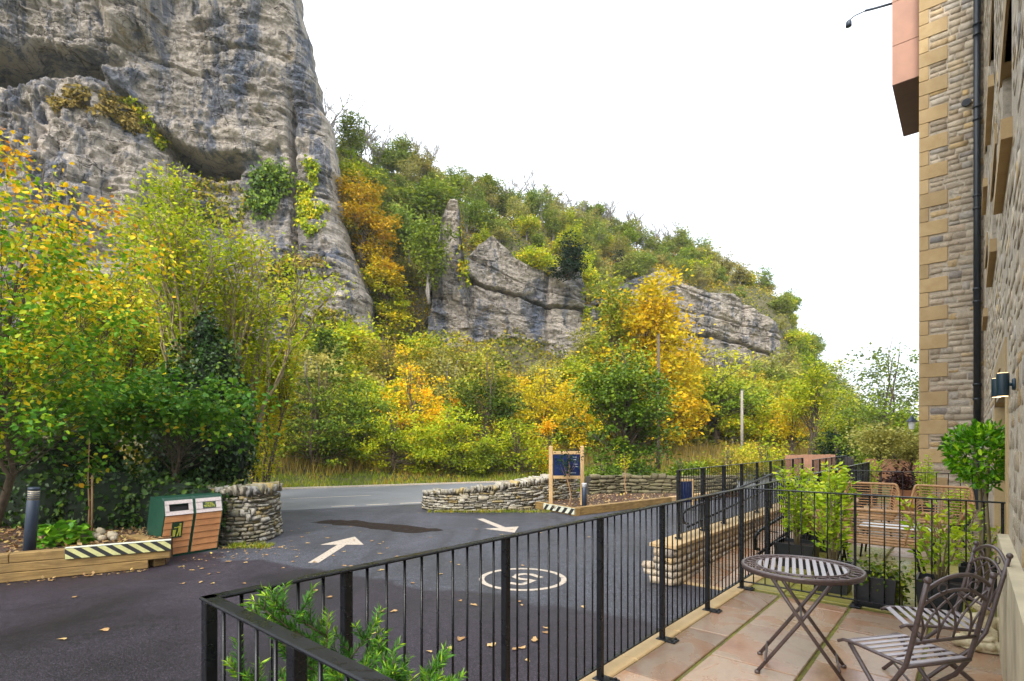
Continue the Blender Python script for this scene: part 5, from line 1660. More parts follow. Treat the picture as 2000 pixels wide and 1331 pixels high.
# more laurels further away
for i, (px, py, h, lab) in enumerate(((1600, 1075, 1.05, 'laurel shrub beside the wicker chair nearest the ramp'), (1700, 985, 1.0, 'laurel shrub behind the wicker armchair at the far railing'),
                                      (1808, 1012, 1.12, 'tall thin laurel between the two wicker armchairs'), (1875, 1040, .62, 'small laurel by the doorway beside the right wicker armchair'))):
    q = gpt(px, py)
    square_pot('black planter holding the ' + lab.replace('laurel shrub ', 'laurel ').replace('tall thin ', 'thin '), q, .30, .26, group=PG)
    shrub('laurel_shrub', lab, q + Vector((0, 0, .22)), 70 + i, h, .26, 'l_laurel', .06, 620, 6, group=SG, asp=.5)
# clipped bay ball on bare stems
q = UV(5.95, 2.0, .30)
root = empty('ball_tree', q, 0, 'clipped bay tree with a round green ball on bare stems by the doorway', 'tree')
mb = MB()
for k, (ax, ay) in enumerate(((.03, 0), (-.03, .02), (0, -.03))):
    mb.tube([(ax, ay, 0), (ax * .3 + .02 * (k - 1), ay, .4), (ax, ay * .5, .85), (ax * 2, ay * 2, 1.25)], [.017, .015, .013, .006], 7)
mb.build('trunk', M['pale_bark'], root, True)
rng = np.random.default_rng(5)
d = _unit(rng.normal(size=(1500, 3))); rad = .27 * rng.uniform(.35, 1.0, 1500) ** .45 * (1 + .16 * vnoise(d[:, 0] * 2.5, d[:, 1] * 2.5, d[:, 2] * 2.5, 4))
pos = d * rad[:, None] * np.array([1, 1, 1.1]) + np.array([-.02, 0, 1.19])
leaves('crown', M['l_bay'], pos, rng, .065, .42, None, .3, d * .8 + rng.normal(size=d.shape) * .6 + np.array([0, 0, .3]), True, parent=root)
# wicker armchairs, sofa and table
def wicker_seat(label, loc, ang, sx=1.0, sy=1.0, back=.84, arm=.60, group='wicker garden seats'):
    root = empty('wicker_sofa' if sx > 1.3 else 'wicker_armchair', loc, ang, label, 'sofa' if sx > 1.3 else 'armchair', group)
    seat = .40
    def rim(ph):            # ph 0 = middle of the back (-y), +-1 = arm fronts
        t_ = min(1, max(0, (abs(ph) - .30) / .30)); return arm + (back - arm) * (1 - t_ * t_ * (3 - 2 * t_))
    def plan(ph, f):        # rounded U plan, flared with height
        a = ph * 2.05
        ex = .38
        x = math.copysign(abs(sin(a)) ** ex, sin(a)) * (.27 + .09 * f) * sx
        y = -math.copysign(abs(cos(a)) ** ex, cos(a)) * (.27 + .10 * f) * sy
        return x, y
    PH = [i / 18 - 1 for i in range(37)]
    pts = []
    for ph in PH:
        x, y = plan(ph, 1); pts.append((x, y, rim(ph)))
    mb = MB(); mb.tube(pts, .021, 7)
    low = [(*plan(ph, 0), seat) for ph in PH]
    mb.tube(low + [low[0]], .014, 6)
    for e in (0, -1): mb.tube([low[e], pts[e]], .015, 6)
    mb.build('frame', M['wicker'], root, True)
    mb = MB()
    n = 12
    for k in range(1, n):
        f = k / n
        mb.tube([(*plan(ph, f), seat + (rim(ph) - seat) * f) for ph in PH], .0095, 4, cap=False)
    mb.build('wicker_weave', M['wicker'], root, True)
    mb = MB()
    for i in range(2, 36, 4 if sx < 1.3 else 3):
        mb.tube([(*plan(PH[i], f), seat + (rim(PH[i]) - seat) * f) for f in (0, .33, .66, 1)], .010, 5, cap=False)
    mb.build('wicker_rib', M['wicker'], root, True)
    mb = MB()
    for k in range(15):
        y = -.25 * sy + k * .52 * sy / 14 * .98
        mb.tube([(-.27 * sx, y, seat), (0, y, seat - .008), (.27 * sx, y, seat)], .011, 4)
    mb.build('seat', M['wicker'], root, True)
    for a in (-1, 1):
        for b in (-1, 1):
            MB().tube([(a * .20 * sx, b * .19 * sy, seat - .01), (a * .25 * sx, b * .26 * sy, 0)], [.017, .012], 8).build('leg', M['steel'], root, True)
    return root
wicker_seat('wicker armchair standing left against the far railing', UV(9.7, .68), UANG + pi / 2 + .1, 1.12, 1.0, .90, .62)
wicker_seat('wicker armchair standing right against the far railing by the house', UV(9.7, 1.52), UANG + pi / 2 - .15, 1.12, 1.0, .90, .62)
wicker_seat('long wicker sofa seen from behind, its back to the crossing railing', UV(7.15, 1.06), UANG - pi / 2, 1.75, 1.0, .80, .60)
wicker_seat('wicker armchair half hidden by laurels at the ramp side', UV(7.75, .38), UANG + .1, 1.0, 1.0, .80, .60)
ct = empty('coffee_table', UV(8.35, 1.15), UANG, 'low wicker table with a white top in front of the wicker sofa', 'table')
mb = MB(); mb.box((0, 0, .43), (.50, .86, .022), ch=.006); mb.build('tabletop', M['white_top'], ct)
mb = MB(); mb.tube([(-.24, -.42, .40), (.24, -.42, .40), (.24, .42, .40), (-.24, .42, .40)], .014, 6, closed=True); mb.build('frame', M['wicker'], ct, True)
for a in (-1, 1):
    for b in (-1, 1): MB().tube([(a * .2, b * .37, .40), (a * .23, b * .41, 0)], .013, 7).build('leg', M['steel'], ct, True)
# potted things beyond
q = P(1767, 948, 12.2); q.z = 0
square_pot('rust brown planter with a dark maroon shrub beyond the far railing', q, .75, .52, 'rust', 'rust_planter', .5)
clump_tree('maroon_shrub', 'dark maroon leafy shrub growing from the rust brown planter', (q.x - .1, q.y, .46), 77, .55, .02, [(0, 0, .25, .42, .3, .26)], 22, 900, .07, .14, 'l_maroon', cat='shrub', stems=3, fine=True)
q = P(1434, 1006, 11.5); q.z = G
mb = MB(); mb.lathe([(.15, 0), (.21, .30), (.235, .31), (.235, .37), (.20, .37), (.19, .32)], 18)
pt = empty('terracotta_pot', (q.x, 11.5, G + .0), 0, 'round terracotta pot on the car park seen through the ramp railings', 'pot')
mb.build('pot', M['terracotta'], pt, True); MB().lathe([(.188, .325), (.02, .33)], 14).build('soil', M['soil'], pt)
# pale standards (variegated lollipop trees)
for i, (px, d_, yt, lab) in enumerate(((1718, 16.0, 832, 'pale variegated clipped tree on a thin stem before the orange fence'), (1782, 16.8, 848, 'pale variegated clipped tree partly hidden by the corner stones'))):
    t = P(px, yt, d_)
    H = t.z
    clump_tree('standard_tree', lab, (t.x, d_, 0), 81 + i, H - .35, .045, [(0, 0, H - .42, .86, .8, .40)], 60, 2600, .10, .22, 'l_varieg', flat=.6, limb_r=.7, up=.6, droop=.2, group='variegated standard trees')

# bistro table
def bistro_table(loc, ang):
    root = empty('bistro_table', loc, ang, 'round brown metal bistro table with slatted top and crossed legs', 'table')
    z = .735; r1 = .375; ri = .285
    ri2 = .245
    mb = MB()
    NN = 48
    mb.tube([(r1 * cos(2 * pi * k / NN), r1 * sin(2 * pi * k / NN), z - .010) for k in range(NN)], .013, 8, closed=True)
    # band below
    vs = []
    for zz in (z - .035, z - .004):
        for rr_ in (r1 - .006, r1 + .006): vs += [(rr_ * cos(2 * pi * k / NN), rr_ * sin(2 * pi * k / NN), zz) for k in range(NN)]
    fs = []
    for k in range(NN):
        j = (k + 1) % NN
        fs += [(NN + k, NN + j, 3 * NN + j, 3 * NN + k), (k, 2 * NN + k, 2 * NN + j, j), (2 * NN + k, 3 * NN + k, 3 * NN + j, 2 * NN + j), (k, j, NN + j, NN + k)]
    mb.add(vs, fs)
    mb.build('rim', M['bistro'], root, True)
    MB().tube([(ri * cos(2 * pi * k / NN), ri * sin(2 * pi * k / NN), z - .004) for k in range(NN)], .0085, 6, closed=True).build('inner_ring', M['bistro'], root, True)
    mb = MB(); n = 26
    for k in range(n):
        a0 = 2 * pi * k / n; rm = (r1 + ri) / 2
        cx, cyy = rm * cos(a0), rm * sin(a0)
        mb.tube([(cx + .034 * cos(t), cyy + .034 * sin(t), z - .006) for t in [2 * pi * i / 10 for i in range(10)]], .004, 4, closed=True)
    mb.build('scrollwork', M['bistro'], root, True)
    n = 13
    for k in range(n):
        x = -ri + (k + .5) * 2 * ri / n
        L = 2 * sqrt(max(0, ri * ri - x * x))
        mb = MB(); mb.box((0, 0, 0), (.026, L, .006), ch=.002)
        link('slat', mb.mesh('slat', M['bistro_slat']), root, (x, 0, z - .003))
    for sy in (-1, 1):
        y = sy * .20
        yi = sy * .175
        # the two crossing pairs: one sits inside the other
        for sx, yy in ((-1, y), (1, yi)):
            mb = MB(); mb.tube([(sx * .20, yy * .9, z - .03), (0, yy, .40), (-sx * .27, yy * 1.02, .012)], .0125, 8)
            lg = mb.build('leg', M['bistro'], root, True)
            mb = MB(); mb.lathe([(.019, 0), (.019, .016), (.013, .022)], 10, (-sx * .27, yy * 1.02, 0)); mb.build('foot', M['bistro'], lg, True)
    for x, zz, yy in ((-.22, .10, .20), (.22, .10, .175), (0, .40, .19), (-.19, z - .04, .19), (.19, z - .04, .17)):
        MB().tube([(x, -yy, zz), (x, yy, zz)], .008, 6).build('stretcher', M['bistro'], root, True)
    return root
bistro_table((2.03, 3.74, 0), atan2(-.235, .45))
def bistro_chair(label, loc, ang):
    """faces +y"""
    root = empty('bistro_chair', loc, ang, label, 'chair', 'folding metal bistro chairs by the round table')
    W, Dp, sz = .42, .42, .45
    hw = W / 2
    for s_ in (-1, 1):
        x = s_ * hw
        # back upright sweeping down into the front leg
        MB().tube([(x, -.315, .915), (x, -.275, .75), (x, -.235, .58), (x, -.20, .45), (x, -.13, .34), (x * .98, .02, .20), (x * .97, .22, .0)], .0125, 8).build('back_leg', M['bistro'], root, True)
        xi = s_ * (hw - .028)
        MB().tube([(xi, .17, .435), (xi, .02, .27), (xi, -.14, .14), (xi, -.29, .0)], .0125, 8).build('leg', M['bistro'], root, True)
        MB().tube([(x * .93, -.205, sz), (x * .93, .10, sz + .002), (x * .93, .20, sz - .006), (x * .93, .235, sz - .026)], .010, 6).build('seat_rail', M['bistro'], root, True)
        mb = MB(); mb.lathe([(.0145, 0), (.018, .014), (.012, .026), (.003, .03)], 10, (x, -.317, .912)); mb.build('finial', M['bistro'], root, True)
    for k in range(8):
        y = -.185 + k * .054
        zz = sz + .008 - (.012 if k == 7 else 0)
        mb = MB(); mb.box((0, y, zz), (W - .03, .030, .005), Matrix.Rotation(-.0 if k < 7 else -.35, 3, 'X'), ch=.002); mb.build('slat', M['bistro_slat'], root)
    mb = MB(); mb.tube([(-hw, -.205, sz), (hw, -.205, sz)], .011, 8); mb.build('seat_bar', M['bistro'], root, True)
    mb = MB(); mb.tube([(-hw, -.236, .585), (hw, -.236, .585)], .010, 8); mb.build('back_bar', M['bistro'], root, True)
    for y, zz, w_ in ((-.20, .085, hw - .028), (.16, .06, hw)):
        MB().tube([(-w_, y, zz), (w_, y, zz)], .008, 6).build('stretcher', M['bistro'], root, True)
    by = lambda z: -.236 - (z - .585) * .235
    # arched top rails
    for z0, rise, rad in ((.865, .075, .0105), (.785, .075, .009)):
        MB().tube([(-hw + 2 * hw * t, by(z0 + rise * (1 - (2 * t - 1) ** 2)), z0 + rise * (1 - abs(2 * t - 1) ** 2.2)) for t in [i / 14 for i in range(15)]], rad, 7).build('top_arch', M['bistro'], root, True)
    # interlaced pointed arches in the back
    mb = MB()
    for k in range(4):
        xa = -hw + (k + .5) * 2 * hw / 4
        for s_ in (-1, 1):
            pts = []
            for i in range(9):
                t = i / 8
                x = xa + s_ * .15 * (t ** 2.2)
                z = .585 + .255 * (t ** .85)
                if abs(x) > hw: break
                pts.append((x, by(z), z))
            if len(pts) > 2: mb.tube(pts, .0058, 5)
    mb.build('back_tracery', M['bistro'], root, True)
    mb = MB()
    for s_ in (-1, 1):
        mb.tube([(s_ * (.10 + .028 * cos(a)), by(.875), .875 + .022 * sin(a)) for a in [2 * pi * i / 10 for i in range(10)]], .0045, 4, closed=True)
        mb.build('scroll', M['bistro'], root, True); mb = MB()
    return root
bistro_chair('nearest brown metal bistro chair, its arched back towards the camera', (2.19, 2.99, 0), radians(13))
bistro_chair('brown metal bistro chair beside the stone statue, facing left to the table', (2.76, 3.50, 0), radians(70))
# stone statue of a seated meditating figure
def statue(loc, ang):
    root = empty('garden_statue', loc, ang, 'pale stone statue of a seated cross-legged meditating figure by the wall', 'statue')
    b0 = bmesh.new(); bmesh.ops.create_uvsphere(b0, u_segments=20, v_segments=12, radius=1.0)
    sv = [v.co.copy() for v in b0.verts]; sf = [[v.index for v in f.verts] for f in b0.faces]; b0.free()
    body = MB()
    def ell(c, r, rot=None):
        body.add([(c[0] + v.x * r[0], c[1] + v.y * r[1], c[2] + v.z * r[2]) for v in sv], sf)
    def limb(a, b, ra, rb, n=7):
        a, b = Vector(a), Vector(b)
        for i in range(n):
            t = i / (n - 1); r = ra + (rb - ra) * t
            ell(a.lerp(b, t), (r, r, r))
    # legs crossed: thighs out, shins across; figure faces -y
    limb((.05, .01, .055), (.145, -.05, .05), .055, .05); limb((-.05, .01, .055), (-.145, -.05, .05), .055, .05)
    limb((.145, -.05, .045), (-.04, -.115, .04), .045, .034); limb((-.145, -.05, .045), (.04, -.105, .05), .045, .034)
    ell((0, .02, .05), (.10, .085, .055))
    limb((0, .02, .08), (0, .01, .19), .082, .086)
    ell((0, .012, .225), (.105, .062, .048))
    limb((.10, .012, .225), (.125, -.005, .135), .036, .032); limb((-.10, .012, .225), (-.125, -.005, .135), .036, .032)
    limb((.125, -.005, .130), (.035, -.085, .095), .030, .022); limb((-.125, -.005, .130), (-.035, -.085, .095), .030, .022)
    ell((.014, -.095, .095), (.038, .022, .014)); ell((-.014, -.095, .090), (.038, .022, .014))
    limb((0, .005, .25), (0, .0, .29), .036, .034)
    ell((0, -.004, .335), (.054, .060, .066)); ell((0, -.008, .312), (.044, .050, .042))
    ell((0, -.066, .328), (.009, .010, .016)); ell((0, -.058, .302), (.018, .008, .006))
    ell((.021, -.056, .340), (.013, .006, .005)); ell((-.021, -.056, .340), (.013, .006, .005))
    ell((.055, .004, .322), (.008, .014, .026)); ell((-.055, .004, .322), (.008, .014, .026))
    ell((0, .012, .392), (.030, .032, .028)); ell((0, .008, .362), (.056, .060, .045))
    # robe folds
    for k in range(6):
        t = k / 5
        limb((-.085 + .02 * t, -.055 - .005 * k, .235 - .022 * k), (.075, -.062 - .004 * k, .165 - .018 * k), .010, .010, 12)
    for k in range(3):
        limb((-.13 + .03 * k, -.075, .085 - .008 * k), (.13 - .03 * k, -.085, .080 - .010 * k), .011, .011, 14)
    ell((0, .0, .012), (.175, .135, .02))
    me = bpy.data.meshes.new('figure'); me.from_pydata(body.v, [], body.f); me.update()
    ob = bpy.data.objects.new('figure', me); COL.objects.link(ob)
    md = ob.modifiers.new('r', 'REMESH'); md.mode = 'VOXEL'; md.voxel_size = .0045
    m2 = ob.modifiers.new('s', 'SMOOTH'); m2.factor = .5; m2.iterations = 3
    dg = bpy.context.evaluated_depsgraph_get()
    me2 = bpy.data.meshes.new_from_object(ob.evaluated_get(dg))
    bpy.data.objects.remove(ob)
    me2.materials.clear(); me2.materials.append(M['statue'])
    me2.polygons.foreach_set('use_smooth', [True] * len(me2.polygons))
    link('figure', me2, root)
st = GP(1922, 1255, 0)
statue((3.66, 4.14, 0), radians(-38))

# yew in the corner of the near railing
def yew(loc):
    rng = np.random.default_rng(14)
    root = empty('yew_shrub', loc, 0, 'young green yew with feathery needle sprays inside the near railing corner', 'shrub')
    mb = MB(); pos = []; td = []; rn = []
    def spray(p, d, L, r, lev):
        n = max(3, int(L / .06)); pts = [p]
        for i in range(n):
            d = (d + Vector((rng.normal() * .10, rng.normal() * .10, .05 if lev else .12))).normalized()
            pts.append(pts[-1] + d * (L / n))
        mb.tube(pts, [r * (1 - .75 * i / n) for i in range(n + 1)], 5)
        if L < .9:
            tot = int(L / .0016)
            side = d.cross(Vector((0, 0, 1))); side = side.normalized() if side.length > .2 else Vector((1, 0, 0))
            nn = d.cross(side)
            for k in range(tot):
                t = k / tot * n; i = min(n - 1, int(t)); q = pts[i].lerp(pts[i + 1], t - i)
                a = rng.uniform(0, 2 * pi)
                v = side * cos(a) + nn * sin(a) * .55 + d * .75
                pos.append(tuple(q)); td.append(tuple(v)); rn.append(min(1, .15 + .5 * (k / tot) ** 3 + rng.uniform(0, .42)))
        if lev < 2:
            m_ = 13 if lev == 0 else 6
            for k in range(m_):
                t = (.22 + .74 * k / m_) * n; i = min(n - 1, int(t)); q = pts[i].lerp(pts[i + 1], t - i)
                a = rng.uniform(0, 2 * pi)
                s2 = Vector((cos(a), sin(a), .45 + .3 * rng.uniform()))
                nd_ = (s2 + d * (.5 if lev else .2)).normalized()
                spray(q, nd_, L * (.52 if lev == 0 else .42) * rng.uniform(.65, 1.1) * (1.15 - .5 * k / m_), r * .5, lev + 1)
    spray(Vector((-.06, .02, 0)), Vector((-.05, 0, 1)), .80, .010, 0)
    spray(Vector((.10, 0, 0)), Vector((.22, -.03, 1)), .58, .009, 0)
    spray(Vector((.20, -.04, 0)), Vector((.55, -.15, 1)), .50, .008, 0)
    spray(Vector((0, -.12, 0)), Vector((.1, -.3, 1)), .45, .008, 0)
    spray(Vector((.12, .05, 0)), Vector((.35, .10, 1)), .62, .008, 0)
    spray(Vector((-.10, -.05, 0)), Vector((-.10, -.2, 1)), .60, .008, 0)
    spray(Vector((.24, -.06, 0)), Vector((.95, -.3, .8)), .55, .008, 0)
    mb.build('stem', M['bark'], root, True)
    pos = np.array(pos); td = np.array(td)
    leaves('foliage', M['l_yew'], pos, rng, .030, .15, np.array(rn), .4, td, False, parent=root)
YP = UV(.30, .30)
square_pot('dark planter holding the young yew in the near railing corner', YP + Vector((0.05, 0, 0)), .42, .30)
yew((YP.x, YP.y, .26))

# ------------------------------------------------------------------ grass, verge, litter
def blades(name, mat, pos, rng, h, w, lean=.35):
    N = len(pos)
    d = np.stack([rng.normal(size=N) * lean, rng.normal(size=N) * lean, np.ones(N)], 1)
    a = rng.uniform(0, pi, N); side = np.stack([np.cos(a), np.sin(a), np.zeros(N)], 1)
    hh = (h * rng.uniform(.5, 1.3, N))[:, None]
    v = np.stack([pos - side * w / 2, pos + side * w / 2, pos + d * hh], 1).reshape(-1, 3)
    f = np.arange(N * 3).reshape(N, 3)
    cl = fbm(pos[:, 0] * .5, pos[:, 1] * .5, 0, 3, 77) * .35
    return tag(link(name, np_mesh(name, v, f, mat, False, np.clip(rng.uniform(0, .75, N) + cl + .1, 0, 1))), kind='stuff')
rng = np.random.default_rng(3)
def verge_pos(n, n0, n1, s0=-45, s1=110, pw=1.6):
    s = s0 + (s1 - s0) * rng.uniform(0, 1, n) ** 1.0; nn = rng.uniform(n0, n1, n)
    z = terr(s, nn)
    return np.stack([SD.x * s + ND.x * nn, SD.y * s + ND.y * nn, z - .02], 1)
blades('verge_grass', M['l_blade'], verge_pos(42000, 26.55, 29.6), rng, .24, .045)
blades('dry_grass', M['l_straw'], verge_pos(26000, 29.2, 33.5), rng, .85, .05, .22)
# weeds along the foot of the walls
wp = np.concatenate([np.stack([rng.uniform(-5.9, -5.0, 260), rng.uniform(10.9, 11.3, 260) , np.full(260, G)], 1), np.stack([rng.uniform(-2.6, 1.2, 700), 16.45 + .0 * rng.uniform(0, 1, 700) + rng.uniform(-.05, .15, 700), np.full(700, G)], 1)])
blades('weeds', M['l_blade'], wp, rng, .10, .02, .6)
# leaf litter on the beds
n = 1500
lp = np.stack([rng.uniform(-11, -6.4, n), rng.uniform(8.2, 11.0, n), np.full(n, -.185)], 1)
k_ = (lp[:, 1] > 8.24 + (lp[:, 0] + 7.92) * .582 + .35)
lp = lp[k_]
n = 1300
l2_ = np.stack([rng.uniform(1.2, 7.2, n), rng.uniform(16.0, 20.6, n), np.full(n, -.405)], 1)
l2_ = l2_[(l2_[:, 1] > 15.9 + (l2_[:, 0] - 1.86) * .815) & (l2_[:, 1] < 20.3)]
lo = leaves('leaf_litter', M['l_fallen'], np.concatenate([lp, l2_]), rng, .09, .7, None, .85, None, False)
tag(lo, kind='stuff')
dp_ = []
for (xa, ya), (xb, yb), m_, w_ in (((-8.4, 7.85), (-6.25, 9.12), 90, .07), ((-6.0, 10.9), (-5.3, 11.3), 60, .12), ((-2.7, 16.6), (1.0, 17.2), 120, .12), ((-5.9, 10.0), (-4.6, 11.2), 70, .35)):
    for k_ in range(m_):
        q_ = rng.uniform(); dp_.append((xa + (xb - xa) * q_ + rng.normal() * w_, ya + (yb - ya) * q_ - abs(rng.normal()) * w_, G + .012))
tag(leaves('leaf_drift', M['l_fallen'], np.array(dp_), rng, .055, .7, None, .9), kind='stuff')
# fallen leaves on the tarmac: each a curled leaf of its own
fl_me = []
for k in range(6):
    rg = np.random.default_rng(90 + k)
    NP = 11; an = np.linspace(0, 2 * pi, NP, endpoint=False)
    rad = .5 * (1 + .28 * np.sin(an * 3 + k) + .16 * rg.normal(size=NP)) * np.array([1.0])
    xs, ys = np.cos(an) * rad, np.sin(an) * rad * .68
    zs = .05 + .16 * np.abs(rg.normal(size=NP)) * .6
    vs = [(0, 0, .02)] + list(zip(xs, ys, zs))
    fs = [(0, 1 + i, 1 + (i + 1) % NP) for i in range(NP)]
    fl_me.append(np_mesh('fallen_leaf', vs, fs, M['l_fallen'], False, rg.uniform(0, 1, NP) * .3 + .7 * rg.uniform()))
rr = random.Random(21)
spots = [(335, 1072, 1), (355, 1108, 1), (395, 1112, 1), (445, 1098, 1), (600, 1062, 1), (640, 1052, 1), (590, 1050, 1), (560, 1046, 1), (645, 1168, 1.2), (615, 1155, 1), (960, 1262, 1.3), (1045, 1252, 1.3), (900, 1250, 1.1), (880, 1268, .9), (1005, 1270, 1.0), (770, 1195, 1), (1140, 1187, 1),
         (100, 1135, 1.2), (175, 1126, 1.1), (255, 1118, 1), (145, 1168, 1), (205, 1232, 1.1), (122, 1250, 1), (880, 1075, .8), (930, 1035, .8), (985, 1000, .8), (900, 998, .8), (870, 1000, .8), (1150, 1050, .8), (1000, 1035, .8), (470, 1075, 1), (500, 1072, 1), (520, 1085, 1), (545, 1070, .9), (480, 1100, 1)]
for i in range(52):
    px = rr.uniform(300, 760); spots.append((px, rr.uniform(1035, 1140) - (px - 500) * .06, rr.uniform(.6, 1)))
for i in range(22):
    spots.append((rr.uniform(700, 1150), rr.uniform(1040, 1300), rr.uniform(.6, 1)))
for i, (px, py, sc) in enumerate(spots):
    p = GP(px, py)
    # nothing lies on a wall, edging or bin foot
    if (p.x < -4.8 and p.y > 9.2 + (p.x + 6.5) * .55) and p.y < 12.5 and p.x < -5: continue
    o_ = link('fallen_leaf', fl_me[i % 6], None, (p.x, p.y, G + .006), (0, 0, rr.uniform(0, 6.28)), (.095 * sc, .095 * sc, .07 * sc))
    where = ('on the open tarmac at the bottom left' if px < 300 and py > 1140 else 'along the front of the sleeper bed' if px < 300 else 'at the foot of the litter bins' if px < 430 and py < 1120 else
             'beside the tail of the left arrow' if px < 680 and py > 1075 else 'between the curved stone wall and the left arrow' if px < 600 else 'between the left arrow and the dark worn patch' if px < 760 and py < 1080 else
             'on the tarmac left of the painted roundel' if px < 930 and py < 1180 else 'near the right arrow' if py < 1060 else 'around the painted roundel' if py < 1180 else 'seen through the near railing below the roundel')
    tag(o_, ('small' if sc < .8 else 'broad' if sc > 1.05 else 'curled') + ' dry fallen leaf ' + where, 'leaf', 'fallen leaves on the tarmac')
print('furniture and ground cover done')

# ------------------------------------------------------------------ trees and shrubs by the car park (left)
# big hazel whose branches fill the left of the view
rng = np.random.default_rng(101)
hz = Vector((-9.35, 9.5, -.2))
clump_tree('hazel_tree', 'large hazel on the far left with yellowing leaves and dark bare branches', hz, 102, 7.6, .085,
           [(.9, 0, 5.0, 1.9, 1.6, 1.4), (-1.2, 0, 4.0, 1.9, 1.6, 1.9), (1.5, .3, 3.5, 1.5, 1.4, 1.3), (.3, -.7, 2.6, 1.7, 1.0, 1.1), (-.6, 0, 6.0, 1.2, 1.0, 1.0), (.3, 0, 6.9, .75, .6, .8)], 180, 14500, .092, .38, 'l_hazel', asp=.72, stems=4, stem_lean=.30,
           fine=True, up=.55, bias=-.04, rtop=.50, droop=.25, group=None, limb_r=.8)
clump_tree('hazel_shrub', 'broad green hazel leaves hanging low over the ivy bank left of the bins', Vector((-7.7, 12.2, .1)), 103, 2.6, .05,
           [(-.6, 0, 2.3, 1.5, .9, .9), (1.0, -.2, 2.1, 1.2, .8, .62)], 90, 4300, .11, .34, 'l_hazel_low', asp=.78, stems=4, fine=True, up=.6, droop=.3, cat='shrub', flat=.6)
clump_tree('hazel_shrub', 'dark green hazel in shadow at the left edge above the ivy', Vector((-10.9, 11.4, .3)), 104, 3.0, .06,
           [(0, 0, 1.7, 1.7, 1.0, 1.1), (1.6, .2, 2.0, 1.2, .9, .9)], 60, 2400, .13, .36, 'l_hazel_low', asp=.75, stems=4, fine=True, up=.55, droop=.25, cat='shrub')
# multi-stemmed willow with upright rods
def rod_tree(name, label, base, seed, H, rad, nstem, nleaf, lsize, mat, bark, asp=.38, z0=.15):
    rng = np.random.default_rng(seed)
    root = empty(name, base, 0, label, 'tree')
    mb = MB(); pos = []; td = []
    def rod(p, an, sp, hh, r, n, lev):
        pts = []
        for i in range(8):
            t = i / 7
            pts.append(p + Vector((cos(an) * sp * t ** .8 + rng.normal() * .05 * H / 6 * (i > 0), sin(an) * sp * t ** .8 * .8 + rng.normal() * .05, hh * t)))
        mb.tube(pts, [r * (1 - .8 * i / 7) for i in range(8)], 5)
        tt = rng.uniform(z0, 1, n)
        for t in tt:
            i = min(6, int(t * 7)); q = pts[i].lerp(pts[i + 1], t * 7 - i)
            a = rng.uniform(0, 2 * pi); w = rng.uniform(.02, .30) * H / 6 * (1.1 - .5 * t)
            pos.append((q.x + cos(a) * w, q.y + sin(a) * w, q.z + rng.normal() * .1)); td.append((cos(a), sin(a), rng.uniform(-.5, 1.1)))
        if lev < 2:
            for k in range(4):
                t = rng.uniform(.25, .85); i = min(6, int(t * 7)); q = pts[i].lerp(pts[i + 1], t * 7 - i)
                rod(q, an + rng.normal() * .9, sp * .4 + rng.uniform(0, .4), hh * (1 - t) * rng.uniform(.7, 1.1) + .3, r * .45, n // 3, lev + 1)
    for s_ in range(nstem):
        rod(Vector((rng.normal() * .15, rng.normal() * .15, 0)), rng.uniform(0, 2 * pi), rad * rng.uniform(.15, 1.0), H * rng.uniform(.65, 1.0), .055 * H / 6, nleaf, 0)
    mb.build('trunk', M[bark], root, True)
    pos = np.array(pos); r_ = rng.uniform(0, .8, len(pos)) + .25 * (fbm(pos[:, 0] * .8, pos[:, 1] * .8, pos[:, 2] * .8, 2, seed)) + .1
    leaves('crown', M[mat], pos, rng, lsize, asp, r_, .35, np.array(td), False, parent=root)
    return root
wl = P(418, 900, 16.0)
rod_tree('willow_tree', 'multi-stemmed willow with upright bare rods and fine yellow leaves behind the bins', Vector((wl.x, 16.0, -.3)), 111, 9.2, 3.0, 14, 330, .125, 'l_willow', 'pale_bark', z0=.15, asp=.5)
w2 = P(170, 900, 17.5)
rod_tree('willow_tree', 'yellow green willow thicket between the hazel and the tall rods', Vector((w2.x, 17.5, -.1)), 112, 7.8, 2.6, 13, 430, .13, 'l_ygreen', 'bark', z0=.1, asp=.5)
w3 = P(500, 900, 19)
rod_tree('willow_tree', 'thin willow scrub just right of the tall rods above the marker post', Vector((w3.x, 19.0, -.3)), 113, 5.6, 1.6, 9, 420, .12, 'l_ygreen', 'bark', z0=.12, asp=.5)
